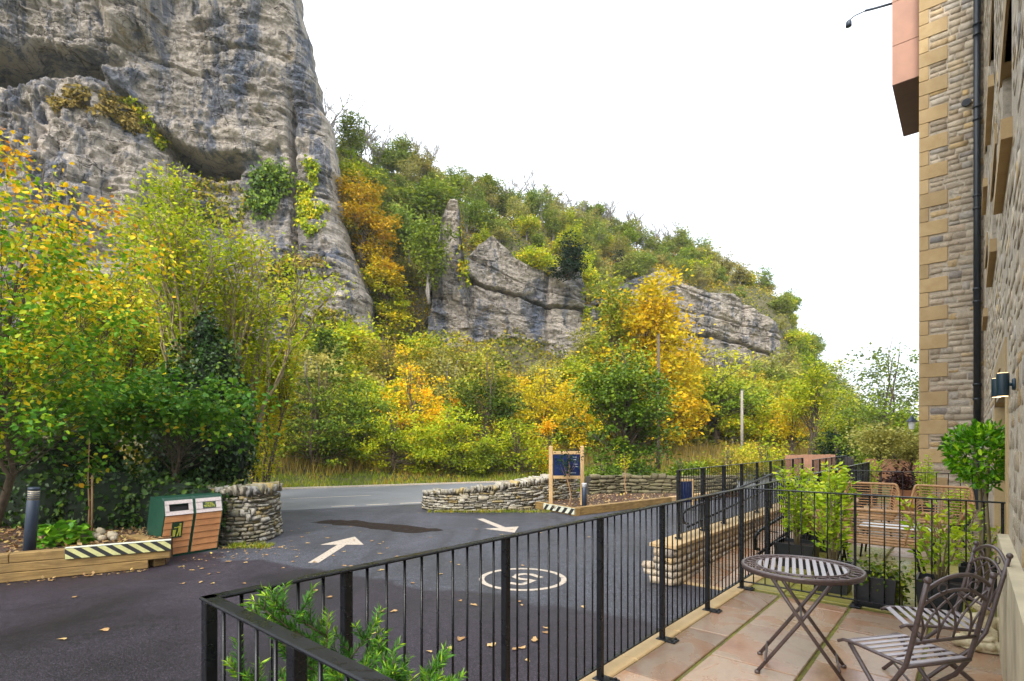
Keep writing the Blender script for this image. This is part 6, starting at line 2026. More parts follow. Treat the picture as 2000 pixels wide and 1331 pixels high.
# ivy-wrapped trunk
def ivy_mass(name, label, base, seed, blobs, n, lsize, mat, cat='ivy', sheet=True):
    rng = np.random.default_rng(seed)
    root = empty(name, base, 0, label, cat)
    B = np.array(blobs, float); wt = (B[:, 3] * B[:, 5]); wt /= wt.sum()
    k = rng.choice(len(B), n, p=wt)
    d = _unit(rng.normal(size=(n, 3)))
    r = .80 + .26 * rng.uniform(0, 1, n) + .34 * fbm(d[:, 0] * 2.4 + k, d[:, 1] * 2.4, d[:, 2] * 2.4, 3, seed)
    pos = B[k, :3] + d * r[:, None] * B[k, 3:6]
    keep = pos[:, 2] > -.05
    pos = pos[keep]; d = d[keep]
    td = rng.normal(size=pos.shape) * .6 + d * .5 - np.array([0, 0, .7])
    nrm_r = rng.uniform(0, .85, len(pos)) + .2 * fbm(pos[:, 0] * 1.2, pos[:, 1] * 1.2, pos[:, 2] * 1.2, 2, seed + 2)
    N = len(pos); L = lsize * rng.uniform(.6, 1.3, N)
    v, f, kk = leaf_arrays(pos, td, d + rng.normal(size=d.shape) * .5, L, L * .85, True)
    link('foliage', np_mesh('foliage', v, f, M[mat], False, np.repeat(np.clip(nrm_r, 0, 1), kk)), root)
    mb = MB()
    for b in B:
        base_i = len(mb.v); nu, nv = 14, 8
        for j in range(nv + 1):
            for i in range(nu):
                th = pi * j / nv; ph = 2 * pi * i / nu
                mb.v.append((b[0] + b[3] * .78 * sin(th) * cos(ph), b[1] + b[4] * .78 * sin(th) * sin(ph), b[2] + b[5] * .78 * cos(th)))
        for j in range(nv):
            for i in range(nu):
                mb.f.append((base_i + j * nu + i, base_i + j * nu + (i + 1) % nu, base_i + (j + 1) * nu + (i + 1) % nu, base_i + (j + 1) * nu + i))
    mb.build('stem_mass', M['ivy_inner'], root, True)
    return root
iv = P(392, 900, 14.6)
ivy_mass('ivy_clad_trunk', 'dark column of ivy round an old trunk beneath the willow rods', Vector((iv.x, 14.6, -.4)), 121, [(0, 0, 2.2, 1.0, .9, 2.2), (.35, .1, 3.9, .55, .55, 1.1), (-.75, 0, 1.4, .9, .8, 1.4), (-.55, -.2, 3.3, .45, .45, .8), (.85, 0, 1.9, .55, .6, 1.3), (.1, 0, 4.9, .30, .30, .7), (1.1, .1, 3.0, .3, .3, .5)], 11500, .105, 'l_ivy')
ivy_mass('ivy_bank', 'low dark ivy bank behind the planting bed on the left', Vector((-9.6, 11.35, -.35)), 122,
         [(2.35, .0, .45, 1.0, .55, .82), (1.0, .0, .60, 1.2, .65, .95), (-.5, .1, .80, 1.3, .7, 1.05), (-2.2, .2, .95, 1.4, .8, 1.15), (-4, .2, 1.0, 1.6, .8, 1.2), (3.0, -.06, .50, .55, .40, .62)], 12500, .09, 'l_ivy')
ivy_mass('dark_hedge', 'tall dark evergreen hedge at the left edge behind the bollard light', Vector((-12.4, 12.4, -.3)), 123, [(0, 0, 1.3, 1.8, .8, 1.5), (2.2, .1, 1.2, 1.4, .7, 1.25), (-2.5, 0, 1.4, 1.8, .8, 1.6)], 5200, .13, 'l_dark', 'hedge')
# sapling with stake, herb plant
sp = GP(172, 1046, -.2)
sap = empty('sapling', (sp.x, sp.y, -.2), 0, 'thin staked sapling with few round leaves behind the cobbles', 'tree')
MB().tube([(0, 0, 0), (.02, 0, .5), (.0, 0, 1.1), (.03, 0, 2.0)], [.014, .012, .010, .004], 6).build('trunk', M['stake'], sap, True)
MB().tube([(.05, .03, 0), (.055, .03, 1.15)], .016, 8).build('stake', M['stake'], sap, True)
rng = np.random.default_rng(131)
pp_ = rng.normal(size=(150, 3)) * np.array([.22, .2, .38]) + np.array([0, 0, 1.45])
leaves('crown', M['l_hazel_low'], pp_, rng, .10, .8, None, .6, None, True, .3, parent=sap)
hp = GP(100, 1066, -.2)
rng = np.random.default_rng(132)
hr = empty('herb_plant', (hp.x + .05, hp.y + .15, -.2), 0, 'fresh green broad-leaved herb beside the tall bollard light', 'plant')
n = 230
d = _unit(rng.normal(size=(n, 3))); d[:, 2] = np.abs(d[:, 2])
pos = d * np.array([.46, .40, .40]) * rng.uniform(.5, 1.0, n)[:, None]
td = d * np.array([1, 1, .1]) + rng.normal(size=d.shape) * .3
leaves('foliage', M['l_herb'], pos - td * .05, rng, .15, .95, None, .75, td, True, parent=hr)
mb = MB()
for k in range(26):
    q = pos[k * 8]; mb.tube([(0, 0, 0), (q[0] * .5, q[1] * .5, q[2] * .7), tuple(q)], .004, 4)
mb.build('stem', M['pale_bark'], hr)

# ------------------------------------------------------------------ trees beyond the road
def at_px(px, d, dz=0.0):
    x = (px - 1000) / F * d
    return Vector((x, d, terr_xy(x, d) + dz))
def vtree(name, label, px, d, ytop, wpx, seed, mat, nclump, nleaf, lsize, crad, shape='round', asp=.6, bark='bark', tr=.14, cat='tree', low=.1, group=None, **kw):
    b = at_px(px, d)
    H = P(px, ytop, d).z - b.z
    r = wpx / 2 / F * d
    if shape == 'round':
        bl = [(0, 0, H * .62, r * .85, r * .85, H * .34), (-r * .4, 0, H * .45, r * .6, r * .6, H * .30), (r * .4, 0, H * .42, r * .6, r * .6, H * .30)]
    elif shape == 'bush':
        bl = [(0, 0, H * .50, r * .8, r * .8, H * .46), (-r * .55, 0, H * .32, r * .55, r * .6, H * .32), (r * .55, 0, H * .32, r * .55, r * .6, H * .32)]
    elif shape == 'cone':
        bl = [(0, 0, H * .22, r * .95, r * .95, H * .22), (0, 0, H * .48, r * .68, r * .68, H * .22), (0, 0, H * .72, r * .42, r * .42, H * .20), (0, 0, H * .90, r * .18, r * .18, H * .12)]
    elif shape == 'column':
        bl = [(0, 0, H * .55, r * .8, r * .8, H * .44), (0, 0, H * .30, r, r, H * .25), (r * .2, 0, H * .82, r * .45, r * .5, H * .18)]
    elif shape == 'fan':
        bl = [(0, 0, H * .78, r * .8, r * .7, H * .22), (-r * .4, 0, H * .58, r * .6, r * .6, H * .18), (r * .45, 0, H * .60, r * .55, r * .6, H * .18)]
    kw.setdefault('flat', .7)
    return clump_tree(name, label, b, seed, H * .95, tr, bl, nclump, nleaf, lsize, crad, mat, asp=asp, bark=bark, cat=cat, group=group, **kw)
V = vtree
V('beech_tree', 'dark green layered tree with drooping sprays at the roadside right of the willows', 615, 28.5, 690, 250, 201, 'l_dark', 110, 9500, .17, .50, 'bush', flat=.35, droop=.5, up=.65, stems=3, bias=.02)
V('beech_tree', 'dark green bushy tree with pale yellow tips left of the orange shrubs', 700, 31, 730, 190, 202, 'l_green', 80, 6500, .17, .48, 'bush', flat=.4, droop=.4, stems=2, bias=.12)
V('fir_tree', 'dark narrow evergreen in front of the foot of the great cliff', 628, 38, 622, 110, 203, 'l_dark', 60, 4200, .24, .50, 'cone', bias=-.12, flat=.5)
V('hazel_bush', 'yellow green thicket under the great cliff behind the willows', 525, 33, 690, 190, 204, 'l_ygreen', 80, 5600, .19, .52, 'bush', stems=5, cat='shrub', limb_r=1.2)
V('maple_bush', 'orange tinted shrub in the middle of the roadside thicket', 815, 34, 695, 150, 205, 'l_yellow', 70, 5200, .19, .46, 'bush', stems=4, cat='shrub', bias=.12)
V('hazel_bush', 'yellow green shrub hanging over the dry grass left of the stone wall', 770, 29.5, 790, 210, 206, 'l_ygreen', 75, 6000, .16, .42, 'bush', stems=5, cat='shrub', flat=.5, droop=.3, bias=-.05)
V('hazel_bush', 'olive shrub with drooping twigs above the left end of the long wall', 880, 30.5, 785, 170, 207, 'l_willow', 65, 5000, .16, .42, 'bush', stems=5, cat='shrub', flat=.5, droop=.3)
V('maple_tree', 'dark green tree with a golden yellow top in the roadside thicket', 950, 34.5, 668, 130, 208, 'l_dark', 70, 5600, .19, .48, 'round', rtop=1.1, bias=-.05, stems=2)
V('birch_tree', 'slender yellow tree with a thin dark trunk left of the blue signboard', 1062, 36, 690, 130, 209, 'l_yellow', 60, 3600, .18, .45, 'round', tr=.09, bias=-.1)
V('birch_tree', 'small yellow tree between the signboard and the ivy-covered tree', 1122, 36.5, 735, 110, 210, 'l_yellow', 48, 3000, .18, .42, 'round', tr=.08)
V('maple_bush', 'small bright orange bush showing above the blue signboard', 1068, 31.5, 822, 50, 211, 'l_orange', 30, 1800, .14, .30, 'column', stems=3, cat='shrub')
V('hazel_bush', 'green undergrowth bush directly behind the blue signboard', 1010, 31.5, 815, 190, 212, 'l_ygreen', 65, 4800, .16, .42, 'bush', stems=5, cat='shrub', bias=-.12)
V('hazel_bush', 'dark green bush at the roadside between the thicket and the signboard', 905, 30.2, 845, 150, 213, 'l_green', 50, 3800, .15, .40, 'bush', stems=5, cat='shrub')
V('ash_bush', 'tan and yellow scrub on the slope above the maple', 1010, 43, 700, 220, 214, 'l_scrub', 80, 4600, .24, .6, 'bush', stems=6, cat='shrub')
V('ash_bush', 'yellow and brown scrub on the slope right of the great cliff', 760, 44, 640, 210, 215, 'l_scrub', 80, 4800, .24, .6, 'bush', stems=6, cat='shrub')
V('ash_bush', 'mixed scrub on the slope above the orange tinted shrub', 880, 46, 640, 200, 216, 'l_scrub', 80, 4600, .24, .6, 'bush', stems=6, cat='shrub', bias=-.1)
# the ivy-covered tree and its bright neighbours
ib = at_px(1222, 27.0)
ivy_h = P(1222, 676, 27.0).z - ib.z
r_ = 88 / F * 27
clump_tree('ivy_covered_tree', 'bright green ivy-covered tree with bare grey twigs right of the signboard', ib, 221, ivy_h * .95, .2,
           [(0, 0, ivy_h * .72, r_ * .85, r_ * .8, ivy_h * .24), (.25, 0, ivy_h * .42, r_ * 1.0, r_ * .85, ivy_h * .30), (-.9, 0, ivy_h * .70, r_ * .75, r_ * .7, ivy_h * .18), (.9, 0, ivy_h * .58, r_ * .7, r_ * .7, ivy_h * .2), (.2, 0, ivy_h * .15, r_ * .85, r_ * .8, ivy_h * .16)], 170, 16000, .16, .44, 'l_ivy_bright', flat=.55, bias=-.22, rtop=.40, up=.55, asp=.75)
V('poplar_tree', 'tall orange and yellow poplar rising behind the ivy-covered tree', 1262, 40, 545, 215, 222, 'l_orange', 230, 19000, .32, .74, 'column', bias=-.30, tr=.2)
V('poplar_tree', 'tall narrow green tree at the left shoulder of the orange poplar', 1196, 39, 536, 95, 223, 'l_green', 80, 5200, .24, .52, 'column', bias=.14, tr=.16)
V('maple_tree', 'orange tree standing low to the right of the poplar', 1330, 43, 680, 110, 224, 'l_orange', 80, 5600, .24, .55, 'column', bias=-.2)
V('sycamore_tree', 'green tree with yellow and orange shoulders behind the utility pole', 1400, 46, 690, 170, 225, 'l_green', 110, 8000, .27, .62, 'round', rtop=1.0, bias=.16, tr=.28)
V('sycamore_tree', 'dark green tree with a rust brown edge right of the utility pole', 1475, 50, 725, 130, 226, 'l_green', 70, 4600, .27, .60, 'round', rtop=.85, tr=.24)
V('sycamore_tree', 'yellow tree low between the utility pole and the slim double-stemmed tree', 1515, 46, 755, 120, 227, 'l_ygreen', 60, 3800, .25, .55, 'bush', bias=.14)
V('ash_tree', 'slim double-stemmed tree with a fanned yellow green crown in front of the far valley', 1590, 38, 690, 130, 228, 'l_ygreen', 70, 3600, .20, .46, 'fan', stems=3, stem_lean=.10, tr=.16, bias=-.05)
V('ash_tree', 'thin yellow orange tree leaning at the left of the slim double-stemmed tree', 1548, 40, 770, 90, 229, 'l_yellow', 40, 1900, .20, .44, 'fan', stems=3, stem_lean=.12, tr=.12)
V('poplar_tree', 'tall loose grey green poplar with sky showing through beside the house', 1728, 33, 640, 190, 230, 'l_grey', 120, 4200, .19, .42, 'round', tr=.13, stems=3, stem_lean=.12, spread=.4, limb_r=.6)
V('sycamore_tree', 'dark green tree filling the gap behind the variegated trees beside the house', 1760, 30, 765, 220, 231, 'l_green', 90, 7000, .19, .50, 'bush', stems=2)
V('fir_tree', 'black green conifer beyond the dark boarded gate', 1632, 34, 826, 70, 232, 'l_conifer', 40, 2600, .18, .40, 'cone')
V('sycamore_tree', 'green tree behind the boarded gate right of the slim double-stemmed tree', 1660, 36, 780, 130, 233, 'l_green', 60, 4200, .20, .48, 'bush', stems=2, bias=.05)
V('laurel_bush', 'rounded green bush behind the low mossy wall', 1180, 23.0, 905, 130, 234, 'l_ivy_bright', 50, 3600, .13, .30, 'bush', stems=4, cat='shrub', bias=-.1)
V('laurel_bush', 'bright green bush above the first posts of the ramp railing', 1330, 26.5, 895, 110, 235, 'l_ivy_bright', 45, 3000, .14, .32, 'bush', stems=4, cat='shrub')
V('bramble_bush', 'tangled yellow and brown bramble on the bank behind the ramp railing', 1420, 30, 870, 150, 236, 'l_scrub', 55, 3400, .15, .38, 'bush', stems=6, cat='shrub', bias=-.1)
V('bramble_bush', 'pale flowering bramble near the foot of the utility pole', 1490, 32, 862, 130, 237, 'l_ygreen', 50, 3200, .16, .40, 'bush', stems=6, cat='shrub')
# the two slim saplings in the signboard bed
for i, (px, d, yt, lab, w) in enumerate(((1110, 16.4, 878, 'slender sapling standing in front of the blue signboard panel', 42), (1220, 19.2, 884, 'slender yellow sapling in the bed right of the signboard', 46))):
    x = (px - 1000) / F * d
    H = P(px, yt, d).z + .42
    clump_tree('sapling', lab, Vector((x, d, -.42)), 241 + i, H, .022, [(0, 0, H * .80, w / 2 / F * d, w / 2 / F * d, H * .24)], 16, 240 if i == 0 else 170, .085, .13, 'l_conifer' if i == 0 else 'l_ygreen', limb_r=.8, bark='stake', asp=.45, fine=True)
# golden tree that hugs the right edge of the great cliff
gb = P(728, 640, 60.0)
golds = [(650 , 345, 690, 400), (700, 380, 700, 470)]
def gold(label, px, d, ytop, ybot, wpx, seed, mat, n, ncl, **kw):
    b = P(px, ybot, d); t = P(px, ytop, d); H = t.z - b.z; r = wpx / 2 / F * d
    root = clump_tree('hanging_tree', label, b, seed, H, .25, [(-r * .25, 0, H * .80, r * .75, r * .8, H * .16), (0, 0, H * .55, r, r, H * .2), (r * .1, 0, H * .3, r * .8, r * .8, H * .2), (r * .3, 0, H * .1, r * .6, r * .6, H * .12)], ncl, n, .34, .80, mat, flat=.38, up=.7, droop=.2, **kw)
    return root
gold('golden brown tree in tiers clinging to the right edge of the great cliff', 712, 56.5, 335, 520, 115, 251, 'l_golden', 7500, 75)
gold('yellow green creeper tree below the golden tree on the cliff edge', 755, 56, 510, 665, 85, 252, 'l_ygreen', 4200, 50, bias=.05)
gold('orange patch of foliage under the golden tree', 752, 55, 500, 560, 60, 253, 'l_orange', 1500, 22, bias=-.25)
gold('light green tree above the golden tree beside the cliff', 690, 60, 300, 400, 80, 254, 'l_ygreen', 2600, 34, bias=-.1)
# ivy and grass on the ledges of the great cliff
def ledge(name, label, pts, d, seed, n, lsize, mat, th, cat='ivy', off=1.0):
    rng = np.random.default_rng(seed)
    c = P(*pts[0], d); root = empty(name, c, 0, label, cat)
    pa = Path([(p[0], p[1]) for p in pts])
    pos = []; u = rng.uniform(0, pa.len, n)
    for q in u:
        a, dr = pa.at(q)
        g = rng.normal(size=2) * th
        w = P(a.x + g[0], a.y + g[1], d)
        pos.append((w.x - c.x, rng.normal() * .5 - off, w.z - c.z))
    leaves('foliage', M[mat], np.array(pos), rng, lsize, .7, None, .5, None, False, .4, parent=root)
    mb = MB()
    k = [tuple(P(p[0], p[1], d) - c + Vector((0, -off * .4, 0))) for p in pts]
    mb.tube(k, .06, 5); mb.build('stem', M['bark'], root)
# depth of the rock face at a photograph position, measured on the mesh itself
from mathutils.bvhtree import BVHTree
_cl = [o for o in bpy.data.objects if o.name.startswith('cliff')]
_bv = []
for o_ in _cl:
    me = o_.data
    vv = np.empty(len(me.vertices) * 3, np.float32); me.vertices.foreach_get('co', vv)
    ff = np.empty(len(me.polygons) * 4, np.int32); me.loops.foreach_get('vertex_index', ff)
    _bv.append(BVHTree.FromPolygons(vv.reshape(-1, 3).tolist(), ff.reshape(-1, 4).tolist()))
def rock_hit(px, py):
    o = Vector((0, 0, CAM_Z)); d = Vector(((px - 1000) / F, 1, -(py - HZ) / F)).normalized()
    best = None
    for b in _bv:
        h = b.ray_cast(o, d, 400)
        if h[0] is not None and (best is None or h[3] < best[1]): best = (h[0], h[3], h[1])
    return best
def creeper(name, label, poly, seed, n, lsize, mat, cat='ivy', hang=.25):
    """leaves rooted on the rock inside an outline seen on the photograph"""
    rng = np.random.default_rng(seed)
    xs = [p[0] for p in poly]; ys = [p[1] for p in poly]
    def inside(x, y):
        c = False
        for (x0, y0), (x1, y1) in zip(poly, poly[1:] + poly[:1]):
            if (y0 > y) != (y1 > y) and x < (x1 - x0) * (y - y0) / (y1 - y0) + x0: c = not c
        return c
    pos = []; nr = []
    t = 0
    while len(pos) < n and t < n * 6:
        t += 1
        x, y = rng.uniform(min(xs), max(xs)), rng.uniform(min(ys), max(ys))
        if not inside(x + rng.normal() * 3, y + rng.normal() * 3): continue
        if fbm(np.array([x * .06]), np.array([y * .06]), 0, 3, seed)[0] < -.30: continue
        h = rock_hit(x, y)
        if h is None: continue
        nn = h[2] if h[2].y < 0 else -h[2]
        pos.append(h[0] + nn * rng.uniform(.02, hang)); nr.append(nn)
    if not pos: return
    c = pos[0].copy(); root = empty(name, c, 0, label, cat)
    ar = np.array([tuple(p - c) for p in pos]); na = np.array([tuple(v) for v in nr])
    td = rng.normal(size=ar.shape) * .6 - np.array([0, 0, .8])
    L = lsize * rng.uniform(.6, 1.3, len(ar))
    v, f, k = leaf_arrays(ar, td, na + rng.normal(size=ar.shape) * .5 + np.array([0, 0, .4]), L, L * .75)
    rn = np.clip(rng.uniform(0, .8, len(ar)) + .25 * fbm(ar[:, 0] * .5, ar[:, 1] * .5, ar[:, 2] * .5, 2, seed), 0, 1)
    link('foliage', np_mesh('foliage', v, f, M[mat], False, rn), root)
creeper('ledge_ivy', 'bright green ivy hanging down the corner of the great cliff', [(585, 380), (600, 310), (622, 315), (615, 360), (605, 390), (640, 405), (632, 435), (606, 460), (584, 430)], 301, 1700, .32, 'l_ygreen', hang=.5)
creeper('ledge_bush', 'round dark green bush on the ledge beside the cliff cave', [(488, 350), (520, 325), (560, 335), (566, 365), (545, 390), (515, 425), (490, 400)], 302, 2600, .34, 'l_ivy_bright', 'shrub', hang=1.4)
creeper('ledge_ivy', 'strip of yellow green ivy on the shoulder left of the cave', [(236, 186), (262, 192), (290, 222), (325, 280), (312, 290), (290, 262), (262, 215), (236, 202)], 303, 900, .32, 'l_ygreen', hang=.6)
creeper('ledge_grass', 'tan dry grass on the sloping shelf of the great cliff', [(95, 190), (150, 168), (230, 182), (285, 235), (270, 262), (215, 225), (150, 200), (100, 208)], 304, 1700, .34, 'l_straw', 'grass', hang=.4)
creeper('ledge_ivy', 'green creepers on the lower rocks above the hazel', [(285, 400), (330, 370), (350, 440), (330, 480), (300, 450)], 305, 800, .32, 'l_dark', hang=.5)
creeper('ledge_scrub', 'yellow and brown scrub on the sloping rocks under the cave', [(330, 350), (440, 335), (490, 380), (470, 470), (380, 440), (330, 420)], 309, 1500, .34, 'l_scrub', 'shrub', hang=.7)
creeper('ledge_scrub', 'scrub rooted at the foot of the corner groove of the great cliff', [(520, 520), (575, 500), (580, 600), (600, 640), (540, 640)], 310, 1100, .34, 'l_scrub', 'shrub', hang=.8)
creeper('ledge_scrub', 'rusty scrub on the lowest ledges of the cliff corner', [(600, 600), (660, 605), (700, 640), (725, 660), (640, 665), (600, 650)], 311, 1000, .32, 'l_scrub', 'shrub', hang=.7)
creeper('ledge_ivy', 'thin ivy strip down the right edge of the slender rock pillar', [(896, 430), (908, 430), (915, 560), (900, 560)], 306, 260, .36, 'l_ygreen', hang=.3)
creeper('ledge_ivy', 'ivy strip at the right end of the broad lower cliff', [(1136, 560), (1150, 580), (1154, 650), (1140, 650)], 307, 260, .40, 'l_ygreen', hang=.3)
creeper('ledge_grass', 'dry grass tufts on the rock near the foot of the cliff corner', [(560, 490), (590, 500), (640, 500), (640, 512), (585, 520), (555, 510)], 308, 420, .32, 'l_straw', 'grass', hang=.3)

# ------------------------------------------------------------------ wooded hillside: prototypes, then copies
def hill_proto(mat, seed, kind, n):
    rng = np.random.default_rng(seed)
    if kind == 'round':
        bl = [(0, 0, 4.0, 2.3, 2.3, 2.0), (.9, .3, 3.0, 1.7, 1.7, 1.6), (-1.0, -.2, 2.8, 1.6, 1.7, 1.6)]
        return clump_tree('hill_tree', 'x', (0, 0, -500), seed, 5.4, .16, bl, 46, n, .36, .60, mat, flat=.7, bark='grey_bark')
    if kind == 'airy':
        bl = [(0, 0, 4.6, 2.0, 2.0, 2.2), (.6, 0, 3.2, 1.5, 1.5, 1.5)]
        return clump_tree('hill_tree', 'x', (0, 0, -500), seed, 6.0, .13, bl, 50, n, .30, .55, mat, flat=.8, bark='grey_bark', stems=2)
    if kind == 'bush':
        bl = [(0, 0, 1.6, 2.0, 2.0, 1.4), (1.1, 0, 1.2, 1.4, 1.4, 1.1), (-1.1, .3, 1.1, 1.4, 1.4, 1.0)]
        return clump_tree('hill_bush', 'x', (0, 0, -500), seed, 2.6, .10, bl, 36, n, .34, .52, mat, flat=.7, bark='grey_bark', stems=4, cat='shrub')
    if kind == 'conifer':
        bl = [(0, 0, 1.4, 1.9, 1.9, 1.3), (0, 0, 3.2, 1.5, 1.5, 1.4), (0, 0, 4.9, .9, .9, 1.1), (0, 0, 6.0, .4, .4, .7)]
        return clump_tree('conifer_tree', 'x', (0, 0, -500), seed, 6.3, .16, bl, 60, n, .30, .50, mat, flat=.7)
def bare_proto(seed):
    rng = np.random.default_rng(seed)
    root = empty('bare_tree', (0, 0, -500), 0, 'x', 'tree')
    mb = MB()
    def br(p, d, L, r, lev):
        pts = [p]
        for i in range(3):
            d = (d + Vector((rng.normal() * .16, rng.normal() * .16, .06))).normalized()
            pts.append(pts[-1] + d * L / 3)
        mb.tube(pts, [r, r * .85, r * .7, r * .5], 4 if lev else 6, cap=False)
        if lev < 4:
            for k in range(3 if lev < 3 else 4):
                i = rng.integers(1, 4); a = rng.uniform(0, 2 * pi)
                nd_ = (d + Vector((cos(a), sin(a), .25)) * rng.uniform(.5, .95)).normalized()
                br(pts[i], nd_, L * rng.uniform(.58, .80), r * .68, lev + 1)
    br(Vector((0, 0, -.2)), Vector((0, 0, 1)), 2.9, .15, 0)
    mb.build('trunk', M['grey_bark'], root)
    return root
protos = {'green': [hill_proto('l_hill', 401, 'round', 3600), hill_proto('l_hill', 402, 'round', 3600), hill_proto('l_hill', 403, 'airy', 2400)],
          'leafy': [hill_proto('l_green', 404, 'round', 3600), hill_proto('l_green', 405, 'airy', 2600)],
          'tan': [hill_proto('l_hill_tan', 406, 'airy', 1900), hill_proto('l_hill_tan', 407, 'round', 2600)],
          'yellow': [hill_proto('l_ygreen', 408, 'round', 3200)],
          'bush': [hill_proto('l_scrub', 409, 'bush', 2200), hill_proto('l_hill', 410, 'bush', 2300), hill_proto('l_ygreen', 411, 'bush', 2200)],
          'conifer': [hill_proto('l_conifer', 412, 'conifer', 4200)],
          'bare': [bare_proto(413), bare_proto(414), bare_proto(415)]}
used = set()
LAB = {'green': 'olive green tree in the wood on the hillside', 'leafy': 'fresh green leafy tree in the wood on the hillside', 'tan': 'thin tan tree losing its leaves on the hillside',
       'yellow': 'yellow green tree in the wood on the hillside', 'bush': 'low mixed scrub bush on the slope beneath the cliffs', 'conifer': 'dark conifer on the hillside', 'bare': 'bare grey tree on the skyline of the ridge'}
GRP = {'green': 'olive trees of the hillside wood', 'leafy': 'green trees of the hillside wood', 'tan': 'tan trees of the hillside wood', 'yellow': 'yellow trees of the hillside wood', 'bush': 'scrub bushes on the slope', 'conifer': 'dark conifers of the hillside', 'bare': 'bare trees on the ridge'}
def put(kind, loc, sc, rz, label=None, group=True, tilt=0.0, wide=1.0):
    pr = R.choice(protos[kind])
    if pr.name not in used:
        used.add(pr.name); o_ = pr
    else:
        o_ = copy_tree(pr)
    o_.location = loc; o_.rotation_euler = (tilt, 0, rz); o_.scale = (sc * wide, sc * wide, sc)
    if not label:
        x_, y_ = proj(loc); n__ = loc[0] * ND.x + loc[1] * ND.y
        hor = 'under the great cliff' if x_ < 640 else 'beside the great cliff' if x_ < 770 else 'by the slender pillar' if x_ < 925 else 'by the broad cliff' if x_ < 1060 else 'near the dark yew' if x_ < 1180 else 'by the left half of the pale cliff' if x_ < 1350 else 'by the right half of the pale cliff' if x_ < 1530 else 'beyond the pale cliff'
        ver = 'on the skyline' if n__ > 83 else 'in the upper wood' if n__ > 70 else 'just above the rocks' if n__ > 58 else 'on the slope' if n__ > 46 else 'low on the slope'
        siz = 'small' if sc < .7 else 'large' if sc > .95 else 'middling'
        kd = {'green': 'olive green tree', 'leafy': 'leafy green tree', 'tan': 'thin tan tree', 'yellow': 'yellow green tree', 'bush': 'scrub bush', 'conifer': 'dark conifer', 'bare': 'bare grey tree'}[kind]
        label = siz + ' ' + kd + ' ' + ver + ' ' + hor
    o_['label'] = label
    if group: o_['group'] = GRP[kind]
    elif 'group' in o_: del o_['group']
    return o_
def proj(p):
    return 1000 + p[0] / p[1] * F, HZ - (p[2] - CAM_Z) / p[1] * F
CLIFFS = [[(868, 480), (880, 405), (905, 392), (914, 600), (850, 620)], [(905, 560), (940, 495), (962, 470), (1000, 515), (1040, 560), (1100, 535), (1130, 532), (1152, 640), (900, 600)],
          [(1160, 640), (1235, 560), (1290, 532), (1330, 560), (1440, 585), (1520, 645), (1525, 735), (1300, 700)]]
def in_poly(x, y, poly):
    c = False
    for (x0, y0), (x1, y1) in zip(poly, poly[1:] + poly[:1]):
        if (y0 > y) != (y1 > y) and x < (x1 - x0) * (y - y0) / (y1 - y0) + x0: c = not c
    return c
def covers(loc, h):
    for f in (.3, .65, .95):
        x, y = proj((loc[0], loc[1], loc[2] + h * f))
        for pl in CLIFFS:
            if in_poly(x, y, pl): return True
    return False
rr = random.Random(31)
# named single trees
def at_sn_px(px, py, n_):
    # point of the hillside seen at that column, n_ metres from the road axis
    r = (px - 1000) / F
    s = n_ * (SD.y * 0 + ND.y * r - ND.x) / (SD.x - SD.y * r) if True else 0
    p = SN(s, n_); return Vector((p.x, p.y, float(terr(np.array([s]), np.array([n_]))[0])))
def single(kind, px, ytop, ybot, d, label, wide=1.0):
    b = P(px, ybot, d); t = P(px, ytop, d)
    pr = protos[kind][0]
    base_h = {'green': 6.4, 'leafy': 6.2, 'tan': 7.0, 'yellow': 6.2, 'conifer': 6.8, 'bare': 7.5, 'bush': 3.2}[kind]
    put(kind, b, (t.z - b.z) / base_h, rr.uniform(0, 6), label, False, 0, wide)
single('conifer', 1112, 455, 545, 60.5, 'dark round-topped yew tree standing on the edge of the broad lower cliff', 1.25)
single('conifer', 1210, 490, 565, 84, 'dark conifer between the broad cliff and the long pale cliff', 1.2)
single('yellow', 1043, 470, 560, 63, 'rounded bright yellow tree in the notch of the broad lower cliff')
single('yellow', 1140, 500, 590, 67, 'yellow green bush tree at the right end of the broad lower cliff', .7)
single('leafy', 845, 340, 450, 70, 'large fresh green tree above the slender rock pillar', 1.25)
single('leafy', 690, 235, 330, 74, 'tall green tree on the skyline next to the great cliff')
single('leafy', 955, 335, 400, 92, 'dark green tree standing out on the skyline of the ridge')
single('leafy', 1495, 590, 640, 112, 'green tree at the far end of the ridge above the pale cliff')
single('bare', 715, 222, 300, 80, 'tall bare grey tree on the skyline near the great cliff')
single('bare', 650, 200, 300, 82, 'bare grey tree touching the edge of the great cliff on the skyline')
single('bare', 1122, 400, 455, 100, 'bare grey tree alone on the middle of the skyline')
single('leafy', 838, 440, 590, 56, 'dark green tree covering the left edge of the slender rock pillar', .9)
single('green', 800, 400, 520, 62, 'olive tree on the slope left of the slender rock pillar', 1.1)
single('green', 1195, 560, 700, 66, 'olive tree hiding the gap between the two lower cliffs', .8)
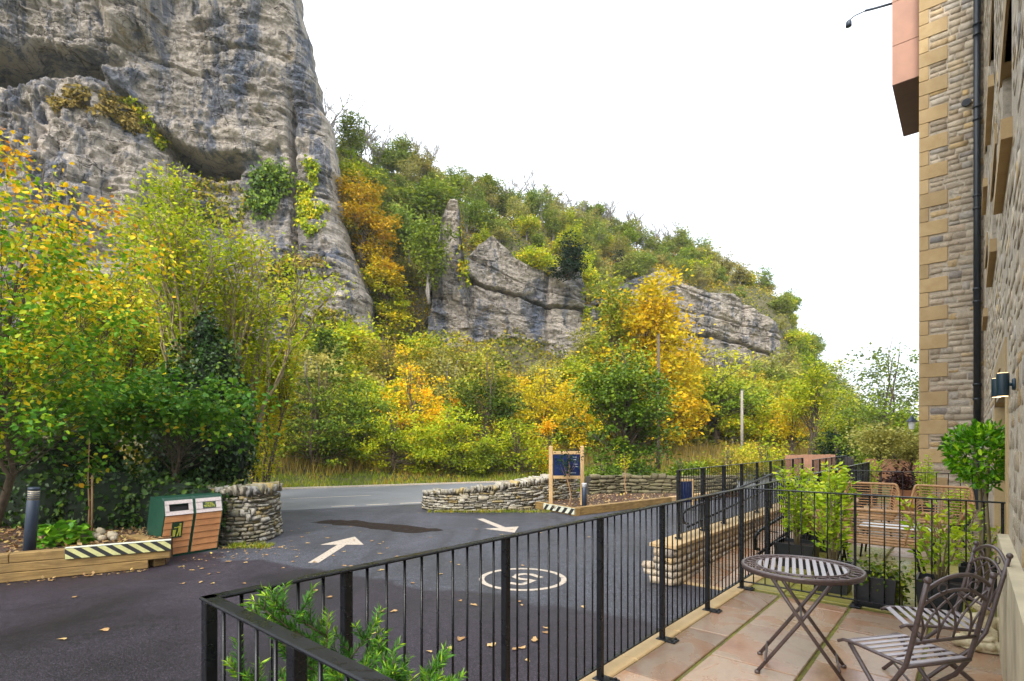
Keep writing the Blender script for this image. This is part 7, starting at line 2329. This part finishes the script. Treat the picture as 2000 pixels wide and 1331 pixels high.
# ridge line: alternate kinds all along
for i in range(66):
    px = 655 + i * 15.0 + rr.uniform(-6, 6)
    n_ = rr.uniform(84, 92)
    p = at_sn_px(px, 0, n_)
    kind = rr.choice(['bare', 'bare', 'tan', 'green', 'green', 'leafy', 'tan'])
    if px > 1330: kind = rr.choice(['green', 'leafy', 'tan', 'green'])
    put(kind, p - Vector((0, 0, .4)), rr.uniform(.7, 1.15), rr.uniform(0, 6.3))
for px in (648, 700, 742, 770, 812, 838, 985, 1010, 1045, 1078, 1092, 1128, 1165, 1185, 1205, 1222, 1262, 1285, 1306, 1400):
    p = at_sn_px(px + rr.uniform(-4, 4), 0, rr.uniform(89, 92))
    put('bare', p - Vector((0, 0, .3)), rr.uniform(1.15, 1.45), rr.uniform(0, 6.3))
for i in range(46):
    px = rr.uniform(1528, 1720); n_ = rr.uniform(44, 92)
    p = at_sn_px(px, 0, n_)
    if covers(p, 5): continue
    put(rr.choice(['green', 'green', 'leafy', 'tan', 'yellow', 'bush']), p - Vector((0, 0, .4)), rr.uniform(.55, .9), rr.uniform(0, 6.3))
# upper wood between the cliffs and the ridge
cnt = 0; tries = 0
while cnt < 135 and tries < 2000:
    tries += 1
    px = rr.uniform(650, 1680); n_ = rr.uniform(60, 86)
    p = at_sn_px(px, 0, n_)
    sc = rr.uniform(.55, .95)
    if covers(p, 6 * sc): continue
    put(rr.choice(['green', 'green', 'green', 'tan', 'tan', 'leafy', 'yellow', 'bush']), p - Vector((0, 0, .4)), sc, rr.uniform(0, 6.3)); cnt += 1
# scrub on the talus
cnt = 0; tries = 0
while cnt < 100 and tries < 2000:
    tries += 1
    px = rr.uniform(560, 1660); n_ = rr.uniform(36, 50)
    p = at_sn_px(px, 0, n_)
    sc = rr.uniform(.6, 1.25)
    if covers(p, 2.6 * sc): continue
    put(rr.choice(['bush', 'bush', 'bush', 'tan', 'yellow']) if sc < 1 else 'bush', p - Vector((0, 0, .3)), sc, rr.uniform(0, 6.3)); cnt += 1
# left part behind the willows, below the great cliff
for i in range(26):
    px = rr.uniform(-60, 720); n_ = rr.uniform(38, 47)
    p = at_sn_px(px, 0, n_)
    put(rr.choice(['bush', 'yellow', 'green', 'bush']), p, rr.uniform(.6, 1.0), rr.uniform(0, 6.3))
# roadside filling: trees right of the poplar
for i in range(16):
    px = 1300 + i * 32 + rr.uniform(-8, 8)
    p = at_sn_px(px, 0, rr.uniform(34, 46))
    put(rr.choice(['leafy', 'green', 'yellow', 'bush']), p - Vector((0, 0, .2)), rr.uniform(.5, .85), rr.uniform(0, 6.3))
# far wood on the hazy hill
rng = np.random.default_rng(55)
n = 26000
u_, v_ = rng.uniform(0, 1, n), rng.uniform(0.02, .9, n)
X, Y, Z = fx2(u_, v_)
cl = fbm(X * .09, Y * .09, 0, 3, 66)
pos = np.stack([X, Y, Z + rng.uniform(0, 7, n) * np.clip(.6 + cl, .1, 1.4)], 1)
tag(leaves('far_wood', M['l_hill'], pos, rng, 2.4, .8, np.clip(.4 + .4 * cl + rng.uniform(-.3, .3, n), 0, 1), .5, None), kind='stuff')
# low cover on the slope: leaf by leaf, nobody could count it
n = 90000
px_ = rng.uniform(480, 1700, n); n_ = rng.uniform(33, 90, n)
r = (px_ - 1000) / F
s_ = n_ * (ND.y * r - ND.x) / (SD.x - SD.y * r)
z_ = terr(s_, n_)
X = SD.x * s_ + ND.x * n_; Y = SD.y * s_ + ND.y * n_
cl = fbm(X * .28, Y * .28, 0, 4, 67)
ht = np.clip(.5 + cl, .05, 1.4) * rng.uniform(0, 1.5, n)
pos = np.stack([X, Y, z_ + ht], 1)
tag(leaves('slope_scrub', M['l_scrub'], pos, rng, .34, .7, np.clip(.45 + .5 * fbm(X * .1, Y * .1, 0, 3, 68) + rng.uniform(-.35, .35, n), 0, 1), .5, None), kind='stuff')
for k_, ps in protos.items():
    for p in ps:
        if p.name not in used:
            for c in list(p.children): bpy.data.objects.remove(c)
            bpy.data.objects.remove(p)
print('vegetation done')
